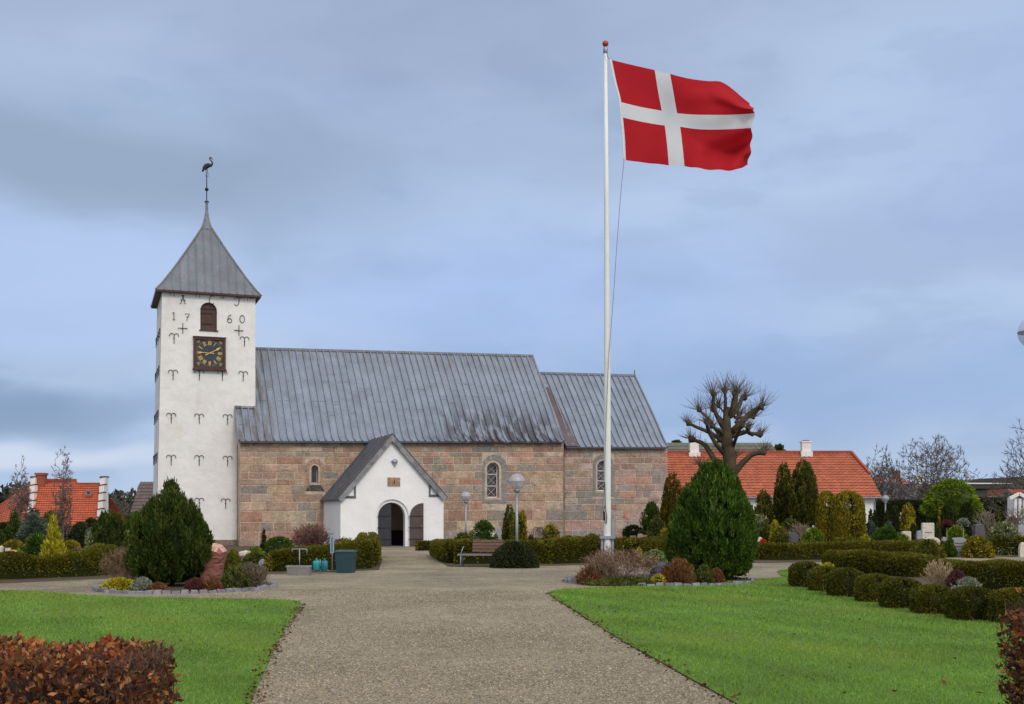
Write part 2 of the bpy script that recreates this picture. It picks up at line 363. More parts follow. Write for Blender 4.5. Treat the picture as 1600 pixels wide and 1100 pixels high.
def crown(name, X, Y, z0, w, h, prof, pal, L, W, style='random', lumps=.07, clump=.0, dens=1.0, depth=None, parent=None, seed=0, sq=2.0, core=.78, maxn=90000, tip=0):
    """foliage body on a profile. w may be (wx, wy). sq = superellipse exponent of the plan"""
    r = np.random.default_rng(1000+seed); wx, wy = w if isinstance(w, tuple) else (w, w); P = PROF[prof]
    hw = (wx+wy)/4
    area = math.pi*hw*h*1.5+math.pi*hw*hw
    n = int(min(maxn, dens*4.0*area/(L*W)))
    ox, oy, oz = (0, 0, z0) if parent is not None else (0, 0, z0)
    def surf(t, th):
        e = 2.0/sq; cs, sn = np.cos(th), np.sin(th)
        rr = P(t)*lumpy(th, t, seed, lumps)
        return np.stack([ox+np.sign(cs)*np.abs(cs)**e*rr*wx/2, oy+np.sign(sn)*np.abs(sn)**e*rr*wy/2, oz+t*h], 1)
    # pick t with weight of the radius
    def sample(n):
        t = r.uniform(0, 1, n*3); keep = r.uniform(0, 1, n*3) < np.maximum(P(t), .12)**.8; t = t[keep][:n]
        if prof in ('dome', 'box', 'muffin', 'bun', 'column', 'umbrella'):      # put some on the flat-ish top
            m = int(n*(.28 if prof != 'column' else .08)); 
            q = 1-r.uniform(0, 1, m)**1.5*.22; t[:m] = q
        return t, r.uniform(0, 2*math.pi, len(t))
    def tops(p, t, n_):   # shrink points inwards so flat tops are filled
        k = np.ones((len(p), 1))
        if prof in ('dome', 'box', 'muffin', 'bun', 'umbrella'):
            m = (t > .78)&(r.uniform(0, 1, len(t)) < .75); k[m, 0] = np.sqrt(r.uniform(0, 1, m.sum()))
            q = p.copy(); c = np.array([ox, oy]); q[:, :2] = c+(p[:, :2]-c)*k
            # lift to the surface of the top
            rad = np.linalg.norm((p[:, :2]-c)/np.array([wx/2, wy/2]), axis=1)*k[:, 0]
            tt = np.linspace(.3, 1, 60); rr_ = P(tt); ti = np.interp(-rad[m], -rr_, tt)
            q[m, 2] = oz+ti*h
            return q
        return p
    if clump > 0:
        rc = clump; M = max(12, int(area/(rc*rc)*1.3)); t, th = sample(M); M = len(t); cpt = tops(surf(t, th), t, M)
        ctr = np.array([ox, oy, oz+h*.45]); out = unit(cpt-ctr)
        k = max(3, n//M); ci = np.repeat(np.arange(M), k); q = r.normal(size=(len(ci), 3)); q = unit(q)*r.uniform(0, 1, (len(ci), 1))**.5
        if style == 'up': q *= np.array([.62, .62, 1.5])
        pts = cpt[ci]-out[ci]*rc*.35+q*rc*.75; outv = unit(q*.8+out[ci]); idx = ci
        cb = np.clip(1+r.normal(0, .2, M), .55, 1.6)
    else:
        t, th = sample(n); p = surf(t, th); ctr = np.array([ox, oy, oz+h*.4])
        pts = tops(p, t, n); outv = unit(pts-ctr); d = depth if depth is not None else L*.8
        pts = pts-outv*(r.exponential(d*.5, (len(pts), 1))); idx = r.integers(0, 9999, len(pts)); cb = 1+r.normal(0, .06, 9999)
    D = outv+r.normal(0, .55, pts.shape)
    if style == 'up': D = outv*.45+np.array([0, 0, 1.0])+r.normal(0, .28, pts.shape)
    elif style == 'droop': D = outv*.9+np.array([0, 0, -.5])+r.normal(0, .3, pts.shape)
    elif style == 'out': D = outv+r.normal(0, .3, pts.shape)
    elif style == 'layer': D = outv*np.array([1, 1, .15])+r.normal(0, .25, pts.shape)*np.array([1, 1, .4])
    pts[:, 2] = np.maximum(pts[:, 2], oz+.01)
    V = leaf_quads(pts, D, L, W, r)
    V[:, 2] = np.maximum(V[:, 2], oz)
    cols = pick(pal, len(pts), idx=(idx*7+r.integers(0, 2, len(pts))) if clump else None, r=r)*cb[idx][:, None]
    # inner body
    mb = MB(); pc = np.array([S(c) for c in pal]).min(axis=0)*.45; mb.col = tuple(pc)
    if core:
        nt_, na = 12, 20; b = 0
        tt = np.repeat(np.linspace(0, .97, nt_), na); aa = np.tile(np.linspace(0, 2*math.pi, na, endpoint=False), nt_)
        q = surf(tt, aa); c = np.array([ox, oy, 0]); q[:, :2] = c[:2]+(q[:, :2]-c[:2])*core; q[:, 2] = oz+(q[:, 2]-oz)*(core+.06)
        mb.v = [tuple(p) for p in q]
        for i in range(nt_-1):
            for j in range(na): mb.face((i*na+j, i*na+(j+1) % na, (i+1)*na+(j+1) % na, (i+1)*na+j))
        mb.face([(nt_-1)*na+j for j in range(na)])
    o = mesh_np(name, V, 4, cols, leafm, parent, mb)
    if parent is None: o.location = (X, Y, 0)
    return o
PXR = 1152.0     # render pixels per radian
def shrub(name, label, cat, xl, xr, yt, yb, prof, pal, style='random', Y=None, group=None, depth_w=None, leaf=None, z0=0.0, trunk=0, trunkcol=(84, 70, 56), ybase=None, **k):
    """a plant given by its place and size in metres worked out from the photograph"""
    Y = Y or gY(yb); w = (xr-xl)/F*Y; X = ((xl+xr)/2-CX)/F*Y; ztop = EYE-(yt-HY)/F*Y
    L, W = leaf or (.05, .02); px = Y/PXR; L = max(L, 2.6*px); W = max(W, 1.15*px)
    seed = k.pop('seed', abs(hash((round(xl), round(yt)))) % 9999)
    wy = depth_w or w
    if trunk:
        t = thing(name, label, cat, (X, Y, 0), 0, group); zb = trunk
        mb = MB(); mb.col = S(trunkcol); rw = k.pop('trunk_r', .035*ztop); mb.tube([(0, 0, -.05), (.02, 0, zb*.5), (0, .02, zb+(ztop-zb)*.3), (0, 0, zb+(ztop-zb)*.6)], [rw*1.3, rw, rw*.8, rw*.4], 8)
        for a in range(5):
            an = a*1.26+seed; mb.tube([(0, 0, zb*.85), (math.cos(an)*w*.2, math.sin(an)*w*.2, zb+(ztop-zb)*.4)], [rw*.5, rw*.15], 5)
        mb.build('trunk', barkm, t, True)
        crown('crown', X, Y, zb, (w, wy), ztop-zb, prof, GREENS[pal], L, W, style, parent=t, seed=seed, **k); return t
    o = crown(name, X, Y, 0, (w, wy), ztop, prof, GREENS[pal], L, W, style, seed=seed, **k)
    return tag(o, label, cat, group)
def hedge(name, label, pts, width, height, pal, leaf=(.035, .016), dens=1.0, group=None, cat='hedge', seed=0, p=.35, rough_=.03, maxn=120000, style='random'):
    """clipped hedge following world points"""
    r = np.random.default_rng(500+seed); Pn = np.array(pts, dtype=float); c0 = Pn.mean(axis=0)
    if isinstance(height, (int, float)): height = [height]*len(pts)
    seg = np.linalg.norm(np.diff(Pn, axis=0), axis=1); cum = np.concatenate([[0], np.cumsum(seg)]); LT = cum[-1]
    Yn = Pn[:, 1].mean(); px = Yn/PXR; L = max(leaf[0], 2.4*px); W = max(leaf[1], 1.1*px)
    hm = sum(height)/len(height); area = LT*(2*hm+width)+2*hm*width
    n = int(min(maxn, 3.4*dens*area/(L*W)))
    def frame(s):
        x = np.interp(s, cum, Pn[:, 0]); y = np.interp(s, cum, Pn[:, 1]); hh = np.interp(s, cum, height)
        e = .05; dx = np.interp(s+e, cum, Pn[:, 0])-np.interp(s-e, cum, Pn[:, 0]); dy = np.interp(s+e, cum, Pn[:, 1])-np.interp(s-e, cum, Pn[:, 1])
        l = np.hypot(dx, dy)+1e-9; return x, y, -dy/l, dx/l, hh
    ph = r.uniform(0, 6.28, 8); fr = r.uniform(.6, 5, 8)
    def bump(s, a): return 1+rough_*sum(np.sin(fr[i]*s+ph[i]+i*a) for i in range(8))/3
    s = r.uniform(0, LT, n); m = width*(2*.9)+2*hm
    u = r.uniform(0, 2*hm+width, n); th = np.where(u < hm, u/hm*math.pi*.3, np.where(u < hm+width, math.pi*(.3+.4*(u-hm)/width), math.pi*(.7+.3*(u-hm-width)/hm)))
    cs, sn = np.cos(th), np.sin(th); a = np.sign(cs)*np.abs(cs)**p*width/2; zz = np.abs(sn)**p
    edge = np.minimum(s, LT-s); k = np.clip(edge/(width*.35), 0, 1); k = .80+.20*np.sqrt(1-(1-k)**2)
    x, y, nx, ny, hh = frame(s); b = bump(s, a)
    A = np.stack([x+nx*a*b*k, y+ny*a*b*k, zz*hh*b*(k*.5+.5)], 1); Nn = np.stack([nx*a, ny*a, (zz-.5)*hh*1.2*(zz > .6)], 1)
    # ends
    ne = int(n*2*hm*width/area)+20; se = np.where(r.uniform(0, 1, ne) < .5, 0.0, LT); x, y, nx, ny, hh = frame(se); aa = r.uniform(-.42, .42, ne)*width
    d = np.where(se > 0, 1, -1); tx, ty = ny*d, -nx*d
    E_ = np.stack([x+nx*aa, y+ny*aa, r.uniform(0, .95, ne)*hh*.95], 1); EN = np.stack([tx, ty, 0*tx], 1)
    Pp = np.concatenate([A, E_]); NN = unit(np.concatenate([Nn, EN])); Pp = Pp-NN*r.exponential(L*.35, (len(Pp), 1))
    D = NN+r.normal(0, .6, Pp.shape)
    if style == 'up': D += np.array([0, 0, .6])
    V = leaf_quads(Pp, D, L, W, r); V[:, 2] = np.maximum(V[:, 2], .003)
    patch = 1+.10*np.sin(Pp[:, 0]*2.1+seed)+.08*np.sin(Pp[:, 1]*3.3+Pp[:, 2]*5)
    cols = pick(GREENS[pal], len(Pp), r=r)*patch[:, None]
    V[:, 0] -= c0[0]; V[:, 1] -= c0[1]
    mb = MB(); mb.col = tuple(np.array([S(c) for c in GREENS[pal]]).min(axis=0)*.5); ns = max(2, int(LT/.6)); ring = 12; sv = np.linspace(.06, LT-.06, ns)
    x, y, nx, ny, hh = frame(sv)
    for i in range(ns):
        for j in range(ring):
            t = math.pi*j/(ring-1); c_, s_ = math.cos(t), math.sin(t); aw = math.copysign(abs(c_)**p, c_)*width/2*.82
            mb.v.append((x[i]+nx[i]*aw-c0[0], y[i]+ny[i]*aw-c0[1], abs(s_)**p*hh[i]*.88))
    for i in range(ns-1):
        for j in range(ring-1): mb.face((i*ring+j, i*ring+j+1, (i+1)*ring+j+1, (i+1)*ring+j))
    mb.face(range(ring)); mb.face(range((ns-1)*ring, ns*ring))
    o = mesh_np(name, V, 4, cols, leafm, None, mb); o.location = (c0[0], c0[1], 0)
    return tag(o, label, cat, group)
def bare_bush(name, label, cat, xl, xr, yt, yb, pal, n=60, depth=3, Y=None, group=None, seed=1, spread=.45, leaves=0, leafpal=None, rad=.008, up=.1, tilt=1.0, stems=.25):
    Y = Y or gY(yb); X = ((xl+xr)/2-CX)/F*Y; w = (xr-xl)/F*Y; h = EYE-(yt-HY)/F*Y; rr = random.Random(seed); segs = []
    minr = max(.0022, .22*Y/PXR)
    for i in range(n):
        a = rr.uniform(0, 6.283); q = math.sqrt(rr.random()); tx = math.cos(a)*q*w*.5*tilt; ty = math.sin(a)*q*w*.5*tilt
        hh = h*(1-.45*q*q); d = Vector((tx*.8, ty*.8, hh)); grow(segs, (math.cos(a)*q*w*stems, math.sin(a)*q*w*stems, 0), d, d.length*.42, max(minr*1.3, rad), depth, spread, (1, 3), .62, up, rr, 3, minr, .14)
    A = np.array(segs); m = (np.hypot(A[:, 3], A[:, 4]) < w*.56)&(A[:, 5] < h*1.04)&(A[:, 5] > 0); A = A[m]
    cols = pick(pal if isinstance(pal, list) else GREENS[pal], len(A))
    if leaves:
        t = thing(name, label, cat, (X, Y, 0), 0, group); branch_mesh('branches', A[:, :8], cols, twigm, t, 3)
        r = np.random.default_rng(seed); idx = r.integers(0, len(A), leaves); P = A[idx, 3:6]+r.normal(0, .02, (leaves, 3)); s_ = max(.025, 2*Y/PXR)
        V = leaf_quads(P, r.normal(size=(leaves, 3)), s_, s_*.6, r); V[:, 2] = np.maximum(V[:, 2], .003)
        mesh_np('leaves', V, 4, pick(GREENS[leafpal], leaves, r=r), leafm, t); return t
    o = branch_mesh(name, A[:, :8], cols, twigm, None, 3); o.location = (X, Y, 0); return tag(o, label, cat, group)
def bare_tree(name, label, xl, xr, yt, Y, seed=1, trunk_frac=.22, n=700, pal=None, group=None, r0=None, cx=None, cat='bare tree', narrow=False, fine=1.0):
    """leafless tree: twig tips spread through the crown, each joined to the nearest limb, limbs thickened by what they carry"""
    X = ((cx or (xl+xr)/2)-CX)/F*Y; w = (xr-xl)/F*Y; h = EYE-(yt-HY)/F*Y; r = np.random.default_rng(seed); t = thing(name, label, cat, (X, Y, 0), 0, group)
    tf = h*trunk_frac; H_ = h-tf; P = r.normal(size=(n*2, 3)); P = unit(P)*r.uniform(0, 1, (n*2, 1))**.42
    P[:, 2] = np.abs(P[:, 2]) if not narrow else P[:, 2]*.5+.5
    lob = 1+.14*np.sin(np.arctan2(P[:, 1], P[:, 0])*3+seed)+.10*np.sin(P[:, 2]*7+seed*2); P = P*lob[:, None]
    P = P*np.array([w/2, w/2, H_*.98])+np.array([0, 0, tf+.02*h]); P = P[P[:, 2] > tf*1.02][:n]
    if not narrow: P[:, 2] -= .10*H_*(np.hypot(P[:, 0], P[:, 1])/(w/2))**2
    base = np.array([[0, 0, z] for z in np.linspace(tf*.8, tf+H_*(.30 if not narrow else .8), 7)]); nodes = [tuple(b) for b in base]; par = [-1]+list(range(6)); plen = [0]*7
    order = np.argsort(np.linalg.norm(P-base[2], axis=1)); NP = np.zeros((len(P)*3+10, 3)); NP[:7] = base; PL = np.zeros(len(NP)); k = 7; par += [0]*(len(NP)-7)
    for i in order:
        q = P[i]; v = q-NP[:k]; d = np.linalg.norm(v, axis=1); cost = d+.22*PL[:k]+.35*np.clip(-v[:, 2], 0, None)*2; a = int(np.argmin(cost)); p0 = NP[a]; L_ = d[a]; last = a
        ns = 3 if L_ > .06*h else 2
        for m_ in range(1, ns+1):
            f = m_/ns; c = p0+(q-p0)*f; c = c+np.array([0, 0, .10*L_*math.sin(f*math.pi)*(-.35 if not narrow else 0)])+r.normal(0, .02*L_, 3)*(m_ < ns); NP[k] = c; par[k] = last; PL[k] = PL[last]+L_/ns; last = k; k += 1
            if k >= len(NP)-4: break
        if k >= len(NP)-4: break
    cnt = np.zeros(k); kids = np.zeros(k)
    for i in range(1, k): kids[par[i]] += 1
    cnt = np.where(kids == 0, 1.0, 0.0)
    for i in range(k-1, 6, -1): cnt[par[i]] += cnt[i]
    for i in range(6, 0, -1): cnt[i-1] += cnt[i]
    minr = .15*Y/PXR*fine; r0 = r0 or h*.020; rad = lambda c: minr+(r0-minr)*(c/cnt.max())**.52
    A = [(*NP[par[i]], *NP[i], min(rad(cnt[par[i]]), rad(cnt[i])*1.35), rad(cnt[i])) for i in range(1, k)]
    pal = pal or [(104, 92, 88), (118, 104, 98), (90, 80, 78)]
    for i in range(7, k):
        if kids[i]: continue
        d0 = NP[i]-NP[par[i]]; d0 = d0/(np.linalg.norm(d0)+1e-9)
        for q in range(7):
            d = d0+r.normal(0, .38, 3)+np.array([0, 0, .25]); d /= np.linalg.norm(d); L_ = h*r.uniform(.025, .06)*(1 if not narrow else .8); m1 = NP[i]-(NP[i]-NP[par[i]])*r.uniform(0, .8); m2 = m1+d*L_*.5; m3 = m2+(d+r.normal(0, .2, 3))*L_*.5
            A += [(*m1, *m2, minr, minr*.85), (*m2, *m3, minr*.85, minr*.6)]
    branch_mesh('branches', A, pick(pal, len(A)), twigm, t, 3)
    mb = MB(); mb.col = S(pal[0]); mb.tube([(0, 0, -.1), (.02, 0, tf*.5), (0, 0, tf*.85)], [r0*1.3, r0*1.05, r0], 8); mb.build('trunk', barkm, t, True)
    return t

# ------------------------------------------------------------ ground, paths, lawns
def sheet(name, pts, z, mat_, kind='structure', sub=None):
    mb = MB(); p2 = [Vector((x, y, 0)) for x, y in pts]; mb.add([(x, y, z) for x, y in pts], tessellate_polygon([p2]))
    o = mb.build(name, mat_); 
    for p in o.data.polygons:
        pass
    import bmesh
    bm = bmesh.new(); bm.from_mesh(o.data)
    for f in bm.faces:
        if f.normal.z < 0: f.normal_flip()
    bm.to_mesh(o.data); bm.free()
    return tag(o, kind=kind)
grassm = mat('lawn_turf', S(84, 116, 42), rough=.9, n1=(.6, .2), n2=(30, .35), bump=(60, .6, .02), dirt=(.9, .55, .8, S(108, 120, 48), .45, (1, 1, 1)))
fieldm = mat('rough_ground', S(78, 92, 44), rough=.95, n1=(.1, .2), n2=(2, .25), bump=(6, .5, .05))
def gravel_mat():
    m = bpy.data.materials.new('gravel'); m.use_nodes = True; nt = m.node_tree; N = nt.nodes; L = nt.links; b = N['Principled BSDF']
    b.inputs['Roughness'].default_value = .85; b.inputs['Specular IOR Level'].default_value = .3
    tc = N.new('ShaderNodeTexCoord'); v = N.new('ShaderNodeTexVoronoi'); L.new(tc.outputs['Object'], v.inputs[0]); v.inputs['Scale'].default_value = 78
    sep = N.new('ShaderNodeSeparateColor'); L.new(v.outputs['Color'], sep.inputs[0])
    rp = N.new('ShaderNodeValToRGB'); L.new(sep.outputs[0], rp.inputs[0]); e = rp.color_ramp.elements
    st = [(0, S(78, 72, 64)), (.2, S(110, 101, 86)), (.42, S(144, 133, 111)), (.6, S(132, 124, 108)), (.8, S(156, 145, 121)), (.93, S(168, 158, 137)), (1, S(186, 178, 158))]
    while len(e) < len(st): e.new(.5)
    for q, (p, c) in zip(e, st): q.position = p; q.color = (*c, 1)
    out = rp.outputs[0]
    for sc, amt, lo, hi in ((.35, .22, .35, .65), (1.7, .16, .3, .7), (9, .16, .3, .7)):
        t = N.new('ShaderNodeTexNoise'); L.new(tc.outputs['Object'], t.inputs[0]); t.inputs['Scale'].default_value = sc; t.inputs['Detail'].default_value = 5
        r = N.new('ShaderNodeMapRange'); L.new(t.outputs[0], r.inputs[0]); r.inputs[1].default_value = lo; r.inputs[2].default_value = hi; r.inputs[3].default_value = 1-amt; r.inputs[4].default_value = 1+amt
        vm = N.new('ShaderNodeVectorMath'); vm.operation = 'SCALE'; L.new(out, vm.inputs[0]); L.new(r.outputs[0], vm.inputs['Scale']); out = vm.outputs[0]
    # two worn wheel tracks, slightly paler
    L.new(out, b.inputs['Base Color'])
    bp = N.new('ShaderNodeBump'); bp.inputs['Strength'].default_value = .8; bp.inputs['Distance'].default_value = .012; bp.invert = True
    L.new(v.outputs['Distance'], bp.inputs['Height']); L.new(bp.outputs[0], b.inputs['Normal'])
    return m
gravelm = gravel_mat()
sheet('ground', [(-900, -60), (900, -60), (900, 1500), (-900, 1500)], 0, fieldm)
sheet('gravel_path', [(-60, 1.5), (70, 1.5), (70, 50), (22, 52), (2, 62.4), (-8, 62.4), (-9, 50), (-60, 50)], .004, gravelm)
sheet('cemetery_soil', [(-60, 28.2), G(0, 912), G(165, 904.5), G(300, 900), G(420, 897.5), G(523, 894), G(592, 891), G(598, 874), G(590, 867), G(520, 861), (-14, 66), (-60, 75)], .010, soilm)
sheet('cemetery_soil', [G(672, 868), G(700, 886), G(770, 886), G(880, 884), G(985, 881), G(1180, 880), G(1300, 878), G(1450, 869), G(1600, 871), (60, 44), (80, 76), (8, 78), (-4, 66), G(668, 858)], .010, soilm)
sheet('flower_bed', [G(1240, 912), G(1300, 925), G(1390, 939), G(1480, 954), G(1600, 966), (14, 16), (24, 28), (26, 38), G(1600, 883), G(1300, 883), G(1262, 884), G(1240, 900)], .009, soilm)
LL = [(-40, 29), G(0, 924), G(60, 925), G(100, 928.5), G(160, 933), G(230, 935), G(330, 936.5), G(440, 938), G(462, 940.5), G(470, 945), G(466, 956), G(450, 977), G(430, 1012), G(408, 1062), G(388, 1108), (-1.7, 4), (-1.5, 2), (-40, 2)]
LR = [G(858, 926), G(862, 933), G(876, 942), G(894, 953), G(930, 976), G(970, 1002), G(1020, 1029), G(1065, 1055), G(1100, 1074), G(1141, 1097), (2.5, 6), (3, 2), (40, 2), (30, 14), G(1700, 988), G(1600, 976), G(1560, 972), G(1480, 962), G(1390, 946), G(1300, 930), G(1236, 915), G(1234, 903), G(1180, 906), G(1160, 908), G(1017, 916), G(930, 919), G(875, 922)]
sheet('left_lawn', LL, .020, grassm); sheet('right_lawn', LR, .020, grassm)
sheet('right_lawn', [G(1214, 893), G(1240, 889), G(1262, 887), G(1250, 902), G(1236, 903), G(1220, 900)], .019, grassm)
def inside(pts, x, y):
    c = np.zeros(len(x), bool); k = len(pts)
    for i in range(k):
        x1, y1 = pts[i]; x2, y2 = pts[(i+1) % k]
        if y1 == y2: continue
        m = ((y1 > y) != (y2 > y)) & (x < (x2-x1)*(y-y1)/(y2-y1)+x1); c ^= m
    return c
def blades(name, poly, y0, y1, label, seed):
    r = np.random.default_rng(seed); Ps = []
    for a, b, dens in ((9.5, 12, 2600), (12, 15, 1800), (15, 19, 1100), (19, 26.5, 650), (26.5, 32, 420), (32, 37, 300)):
        xl = -.8*b; xr = .8*b; n = int((xr-xl)*(b-a)*dens); x = r.uniform(xl, xr, n); y = r.uniform(a, b, n)
        m = inside(poly, x, y)&(np.abs(x) < .8*y); Ps.append(np.stack([x[m], y[m]], 1))
    P = np.concatenate(Ps); n = len(P); d = P[:, 1]
    h = r.uniform(.012, .030, n)*(1+d*.018); w = np.maximum(.0028, .42*d/PXR)*r.uniform(.7, 1.2, n); a = r.uniform(0, 6.28, n); ln = r.normal(0, .5, (n, 2))*h[:, None]
    c = np.stack([np.cos(a), np.sin(a)], 1)*w[:, None]
    z0 = np.full((n, 1), .018)
    V = np.stack([np.concatenate([P-c, z0], 1), np.concatenate([P+c, z0], 1), np.concatenate([P+ln, z0+h[:, None]], 1)], 1).reshape(-1, 3)
    cols = pick([(106, 144, 50), (116, 152, 56), (96, 132, 46), (128, 156, 64), (90, 124, 46), (122, 142, 62)], n, r=r)
    f = 1.14+.17*np.sin(P[:, 0]*1.7+np.sin(P[:, 1]*.8)*2)*np.sin(P[:, 1]*1.1+P[:, 0]*.35)+.10*np.sin(P[:, 0]*5.1+P[:, 1]*2.2)
    yel = np.clip(np.sin(P[:, 0]*.9+1.3+np.sin(P[:, 1]*1.3))*np.sin(P[:, 1]*.7+.4+np.sin(P[:, 0]*1.9)*.7)-.1, 0, 1)[:, None]+.35*np.clip(np.sin(P[:, 0]*3.7+P[:, 1])*np.sin(P[:, 1]*3.1-P[:, 0]*.8)-.45, 0, 1)[:, None]
    cols = cols*f[:, None]*(1-yel*.35)+yel*.35*np.array(S(158, 160, 66))
    tag(mesh_np(name, V, 3, cols, leafm), label, 'grass', kind='stuff')
blades('lawn_grass', LL, 9, 26, 'short green grass blades of the left lawn', 3)
blades('lawn_grass', LR, 9, 27, 'short green grass blades of the right lawn', 4)
blades('lawn_grass', [G(1214, 893), G(1240, 889), G(1262, 887), G(1250, 902), G(1236, 903), G(1220, 900)], 30, 37, 'small corner of grass beyond the row of clipped bushes', 5)
def pebbles():
    r = np.random.default_rng(5); Ps = []
    for a, b, dens in ((9.8, 13, 1500), (13, 18, 700), (18, 26, 300)):
        n = int(.6*b*(b-a)*dens); x = r.uniform(-.26*b, .26*b, n); y = r.uniform(a, b, n); m = ~inside(LL, x, y) & ~inside(LR, x, y); Ps.append(np.stack([x[m], y[m], r.uniform(.002, .008, m.sum())], 1))
    P = np.concatenate(Ps); n = len(P); s = r.uniform(.004, .010, n)*(1+.03*P[:, 1])
    rot = r.uniform(0, 6.28, n); st = r.uniform(.7, 1.4, (n, 1)); cx = np.stack([np.cos(rot), np.sin(rot), 0*rot], 1)*s[:, None]*st; cy = np.stack([-np.sin(rot), np.cos(rot), 0*rot], 1)*s[:, None]/st; cz = np.array([[0, 0, 1]])*s[:, None]*.7
    A = [P+cx, P+cy, P-cx, P-cy]; T = P+cz; F_ = []
    for i in range(4): F_.append(np.stack([A[i], A[(i+1) % 4], T], 1))
    V = np.concatenate(F_).reshape(-1, 3)
    c = pick([(140, 129, 108), (122, 112, 94), (154, 143, 120), (100, 92, 78), (132, 122, 100), (146, 134, 112), (172, 164, 144)], n, r=r); cols = np.concatenate([c]*4)
    tag(mesh_np('gravel_stones', V, 3, cols, twigm), 'loose beige and grey gravel stones on the path', 'gravel', kind='stuff')
    # dead beech leaves and clods where lawn meets gravel
    E_ = []
    for poly in (LL[8:16], LR[0:11]):
        for (x1, y1), (x2, y2) in zip(poly[:-1], poly[1:]):
            ln = math.hypot(x2-x1, y2-y1); k = int(ln*26); t = r.uniform(0, 1, k); o = r.normal(0, .05, (k, 2)); E_.append(np.stack([x1+(x2-x1)*t+o[:, 0], y1+(y2-y1)*t+o[:, 1], r.uniform(.01, .04, k)], 1))
    n_ = 420; q = np.stack([r.uniform(-9, 11, n_), r.uniform(9.5, 26, n_)], 1); q = q[inside(LL, q[:, 0], q[:, 1])|inside(LR, q[:, 0], q[:, 1])]; q = q[r.uniform(0, 1, len(q)) < .45]; E_.append(np.concatenate([q, np.full((len(q), 1), .040)], 1))
    E_ = np.concatenate(E_); m = (E_[:, 1] > 8); E_ = E_[m]
    V = leaf_quads(E_, r.normal(size=E_.shape)*np.array([1, 1, .25]), .05, .03, r); V[:, 2] = np.maximum(V[:, 2], .005)
    tag(mesh_np('fallen_leaves', V, 4, pick([(92, 62, 40), (70, 52, 38), (116, 80, 48), (84, 74, 44)], len(E_), r=r), leafm), 'fallen brown leaves and crumbs on the lawns and along their edges beside the gravel', 'fallen leaves', kind='stuff')
pebbles()
P_ = np.array([G(1302, 965), G(1475, 1073), G(1515, 1080), G(1530, 1090), G(165, 989), G(830, 1055)])   # single leaves lying on the lawns
for i, (x, y) in enumerate(P_[:4]):
    mb = MB(); mb.col = S(112, 60, 38); q = [(-.05, 0, 0), (-.02, .03, .012), (.05, .005, .03), (-.01, -.03, .01)]; mb.add(q, [(0, 1, 2), (0, 2, 3)])
    o = mb.build('fallen_leaf', leafm); o.location = (x, y, .035); o.rotation_euler.z = i*1.3
    tag(o, ['brown fallen leaf alone in the middle of the right lawn', 'brown fallen leaf low on the right lawn, left of the beech hedge', 'brown fallen leaf close to the foot of the right beech hedge', 'brown fallen leaf nearest the bottom right corner of the lawn'][i], 'fallen leaf', 'leaves lying on the right lawn')

# ------------------------------------------------------------ the church, in its own frame: x along the south wall, y into it, z up
TH = R(20); P0 = Vector(((600-CX)/F*67, 67, 0)); ct, st_ = math.cos(TH), math.sin(TH)
CAMX, CAMY = ct*(-P0.x)+st_*(-P0.y), -st_*(-P0.x)+ct*(-P0.y)
def cl(px, py, v=0.0):
    dx, dz = (px-CX)/F, -(py-HY)/F; a, b = ct*dx+st_, -st_*dx+ct; k = (v-CAMY)/b
    return CAMX+k*a, EYE+k*dz
church = thing('church', 'medieval stone church with grey lead roofs, whitewashed clock tower and white gabled porch', 'church', P0, TH)
U0 = cl(375, 760)[0]; U1 = cl(880, 760)[0]; ZL = cl(377, 690)[1]-.05; ZR = cl(880, 691)[1]-.05
zt = lambda u: ZL+(ZR-ZL)*(u-U0)/(U1-U0)
PAL_L = [(168, 142, 120), (184, 152, 130), (158, 132, 112), (150, 140, 128), (176, 128, 108), (186, 158, 128), (142, 136, 128), (166, 134, 114), (182, 164, 142), (156, 120, 102), (176, 148, 118)]
PAL_R = [(170, 142, 130), (184, 150, 138), (160, 136, 126), (150, 140, 134), (182, 132, 114), (168, 142, 122), (142, 136, 132), (170, 136, 124), (178, 160, 148), (148, 120, 112)]
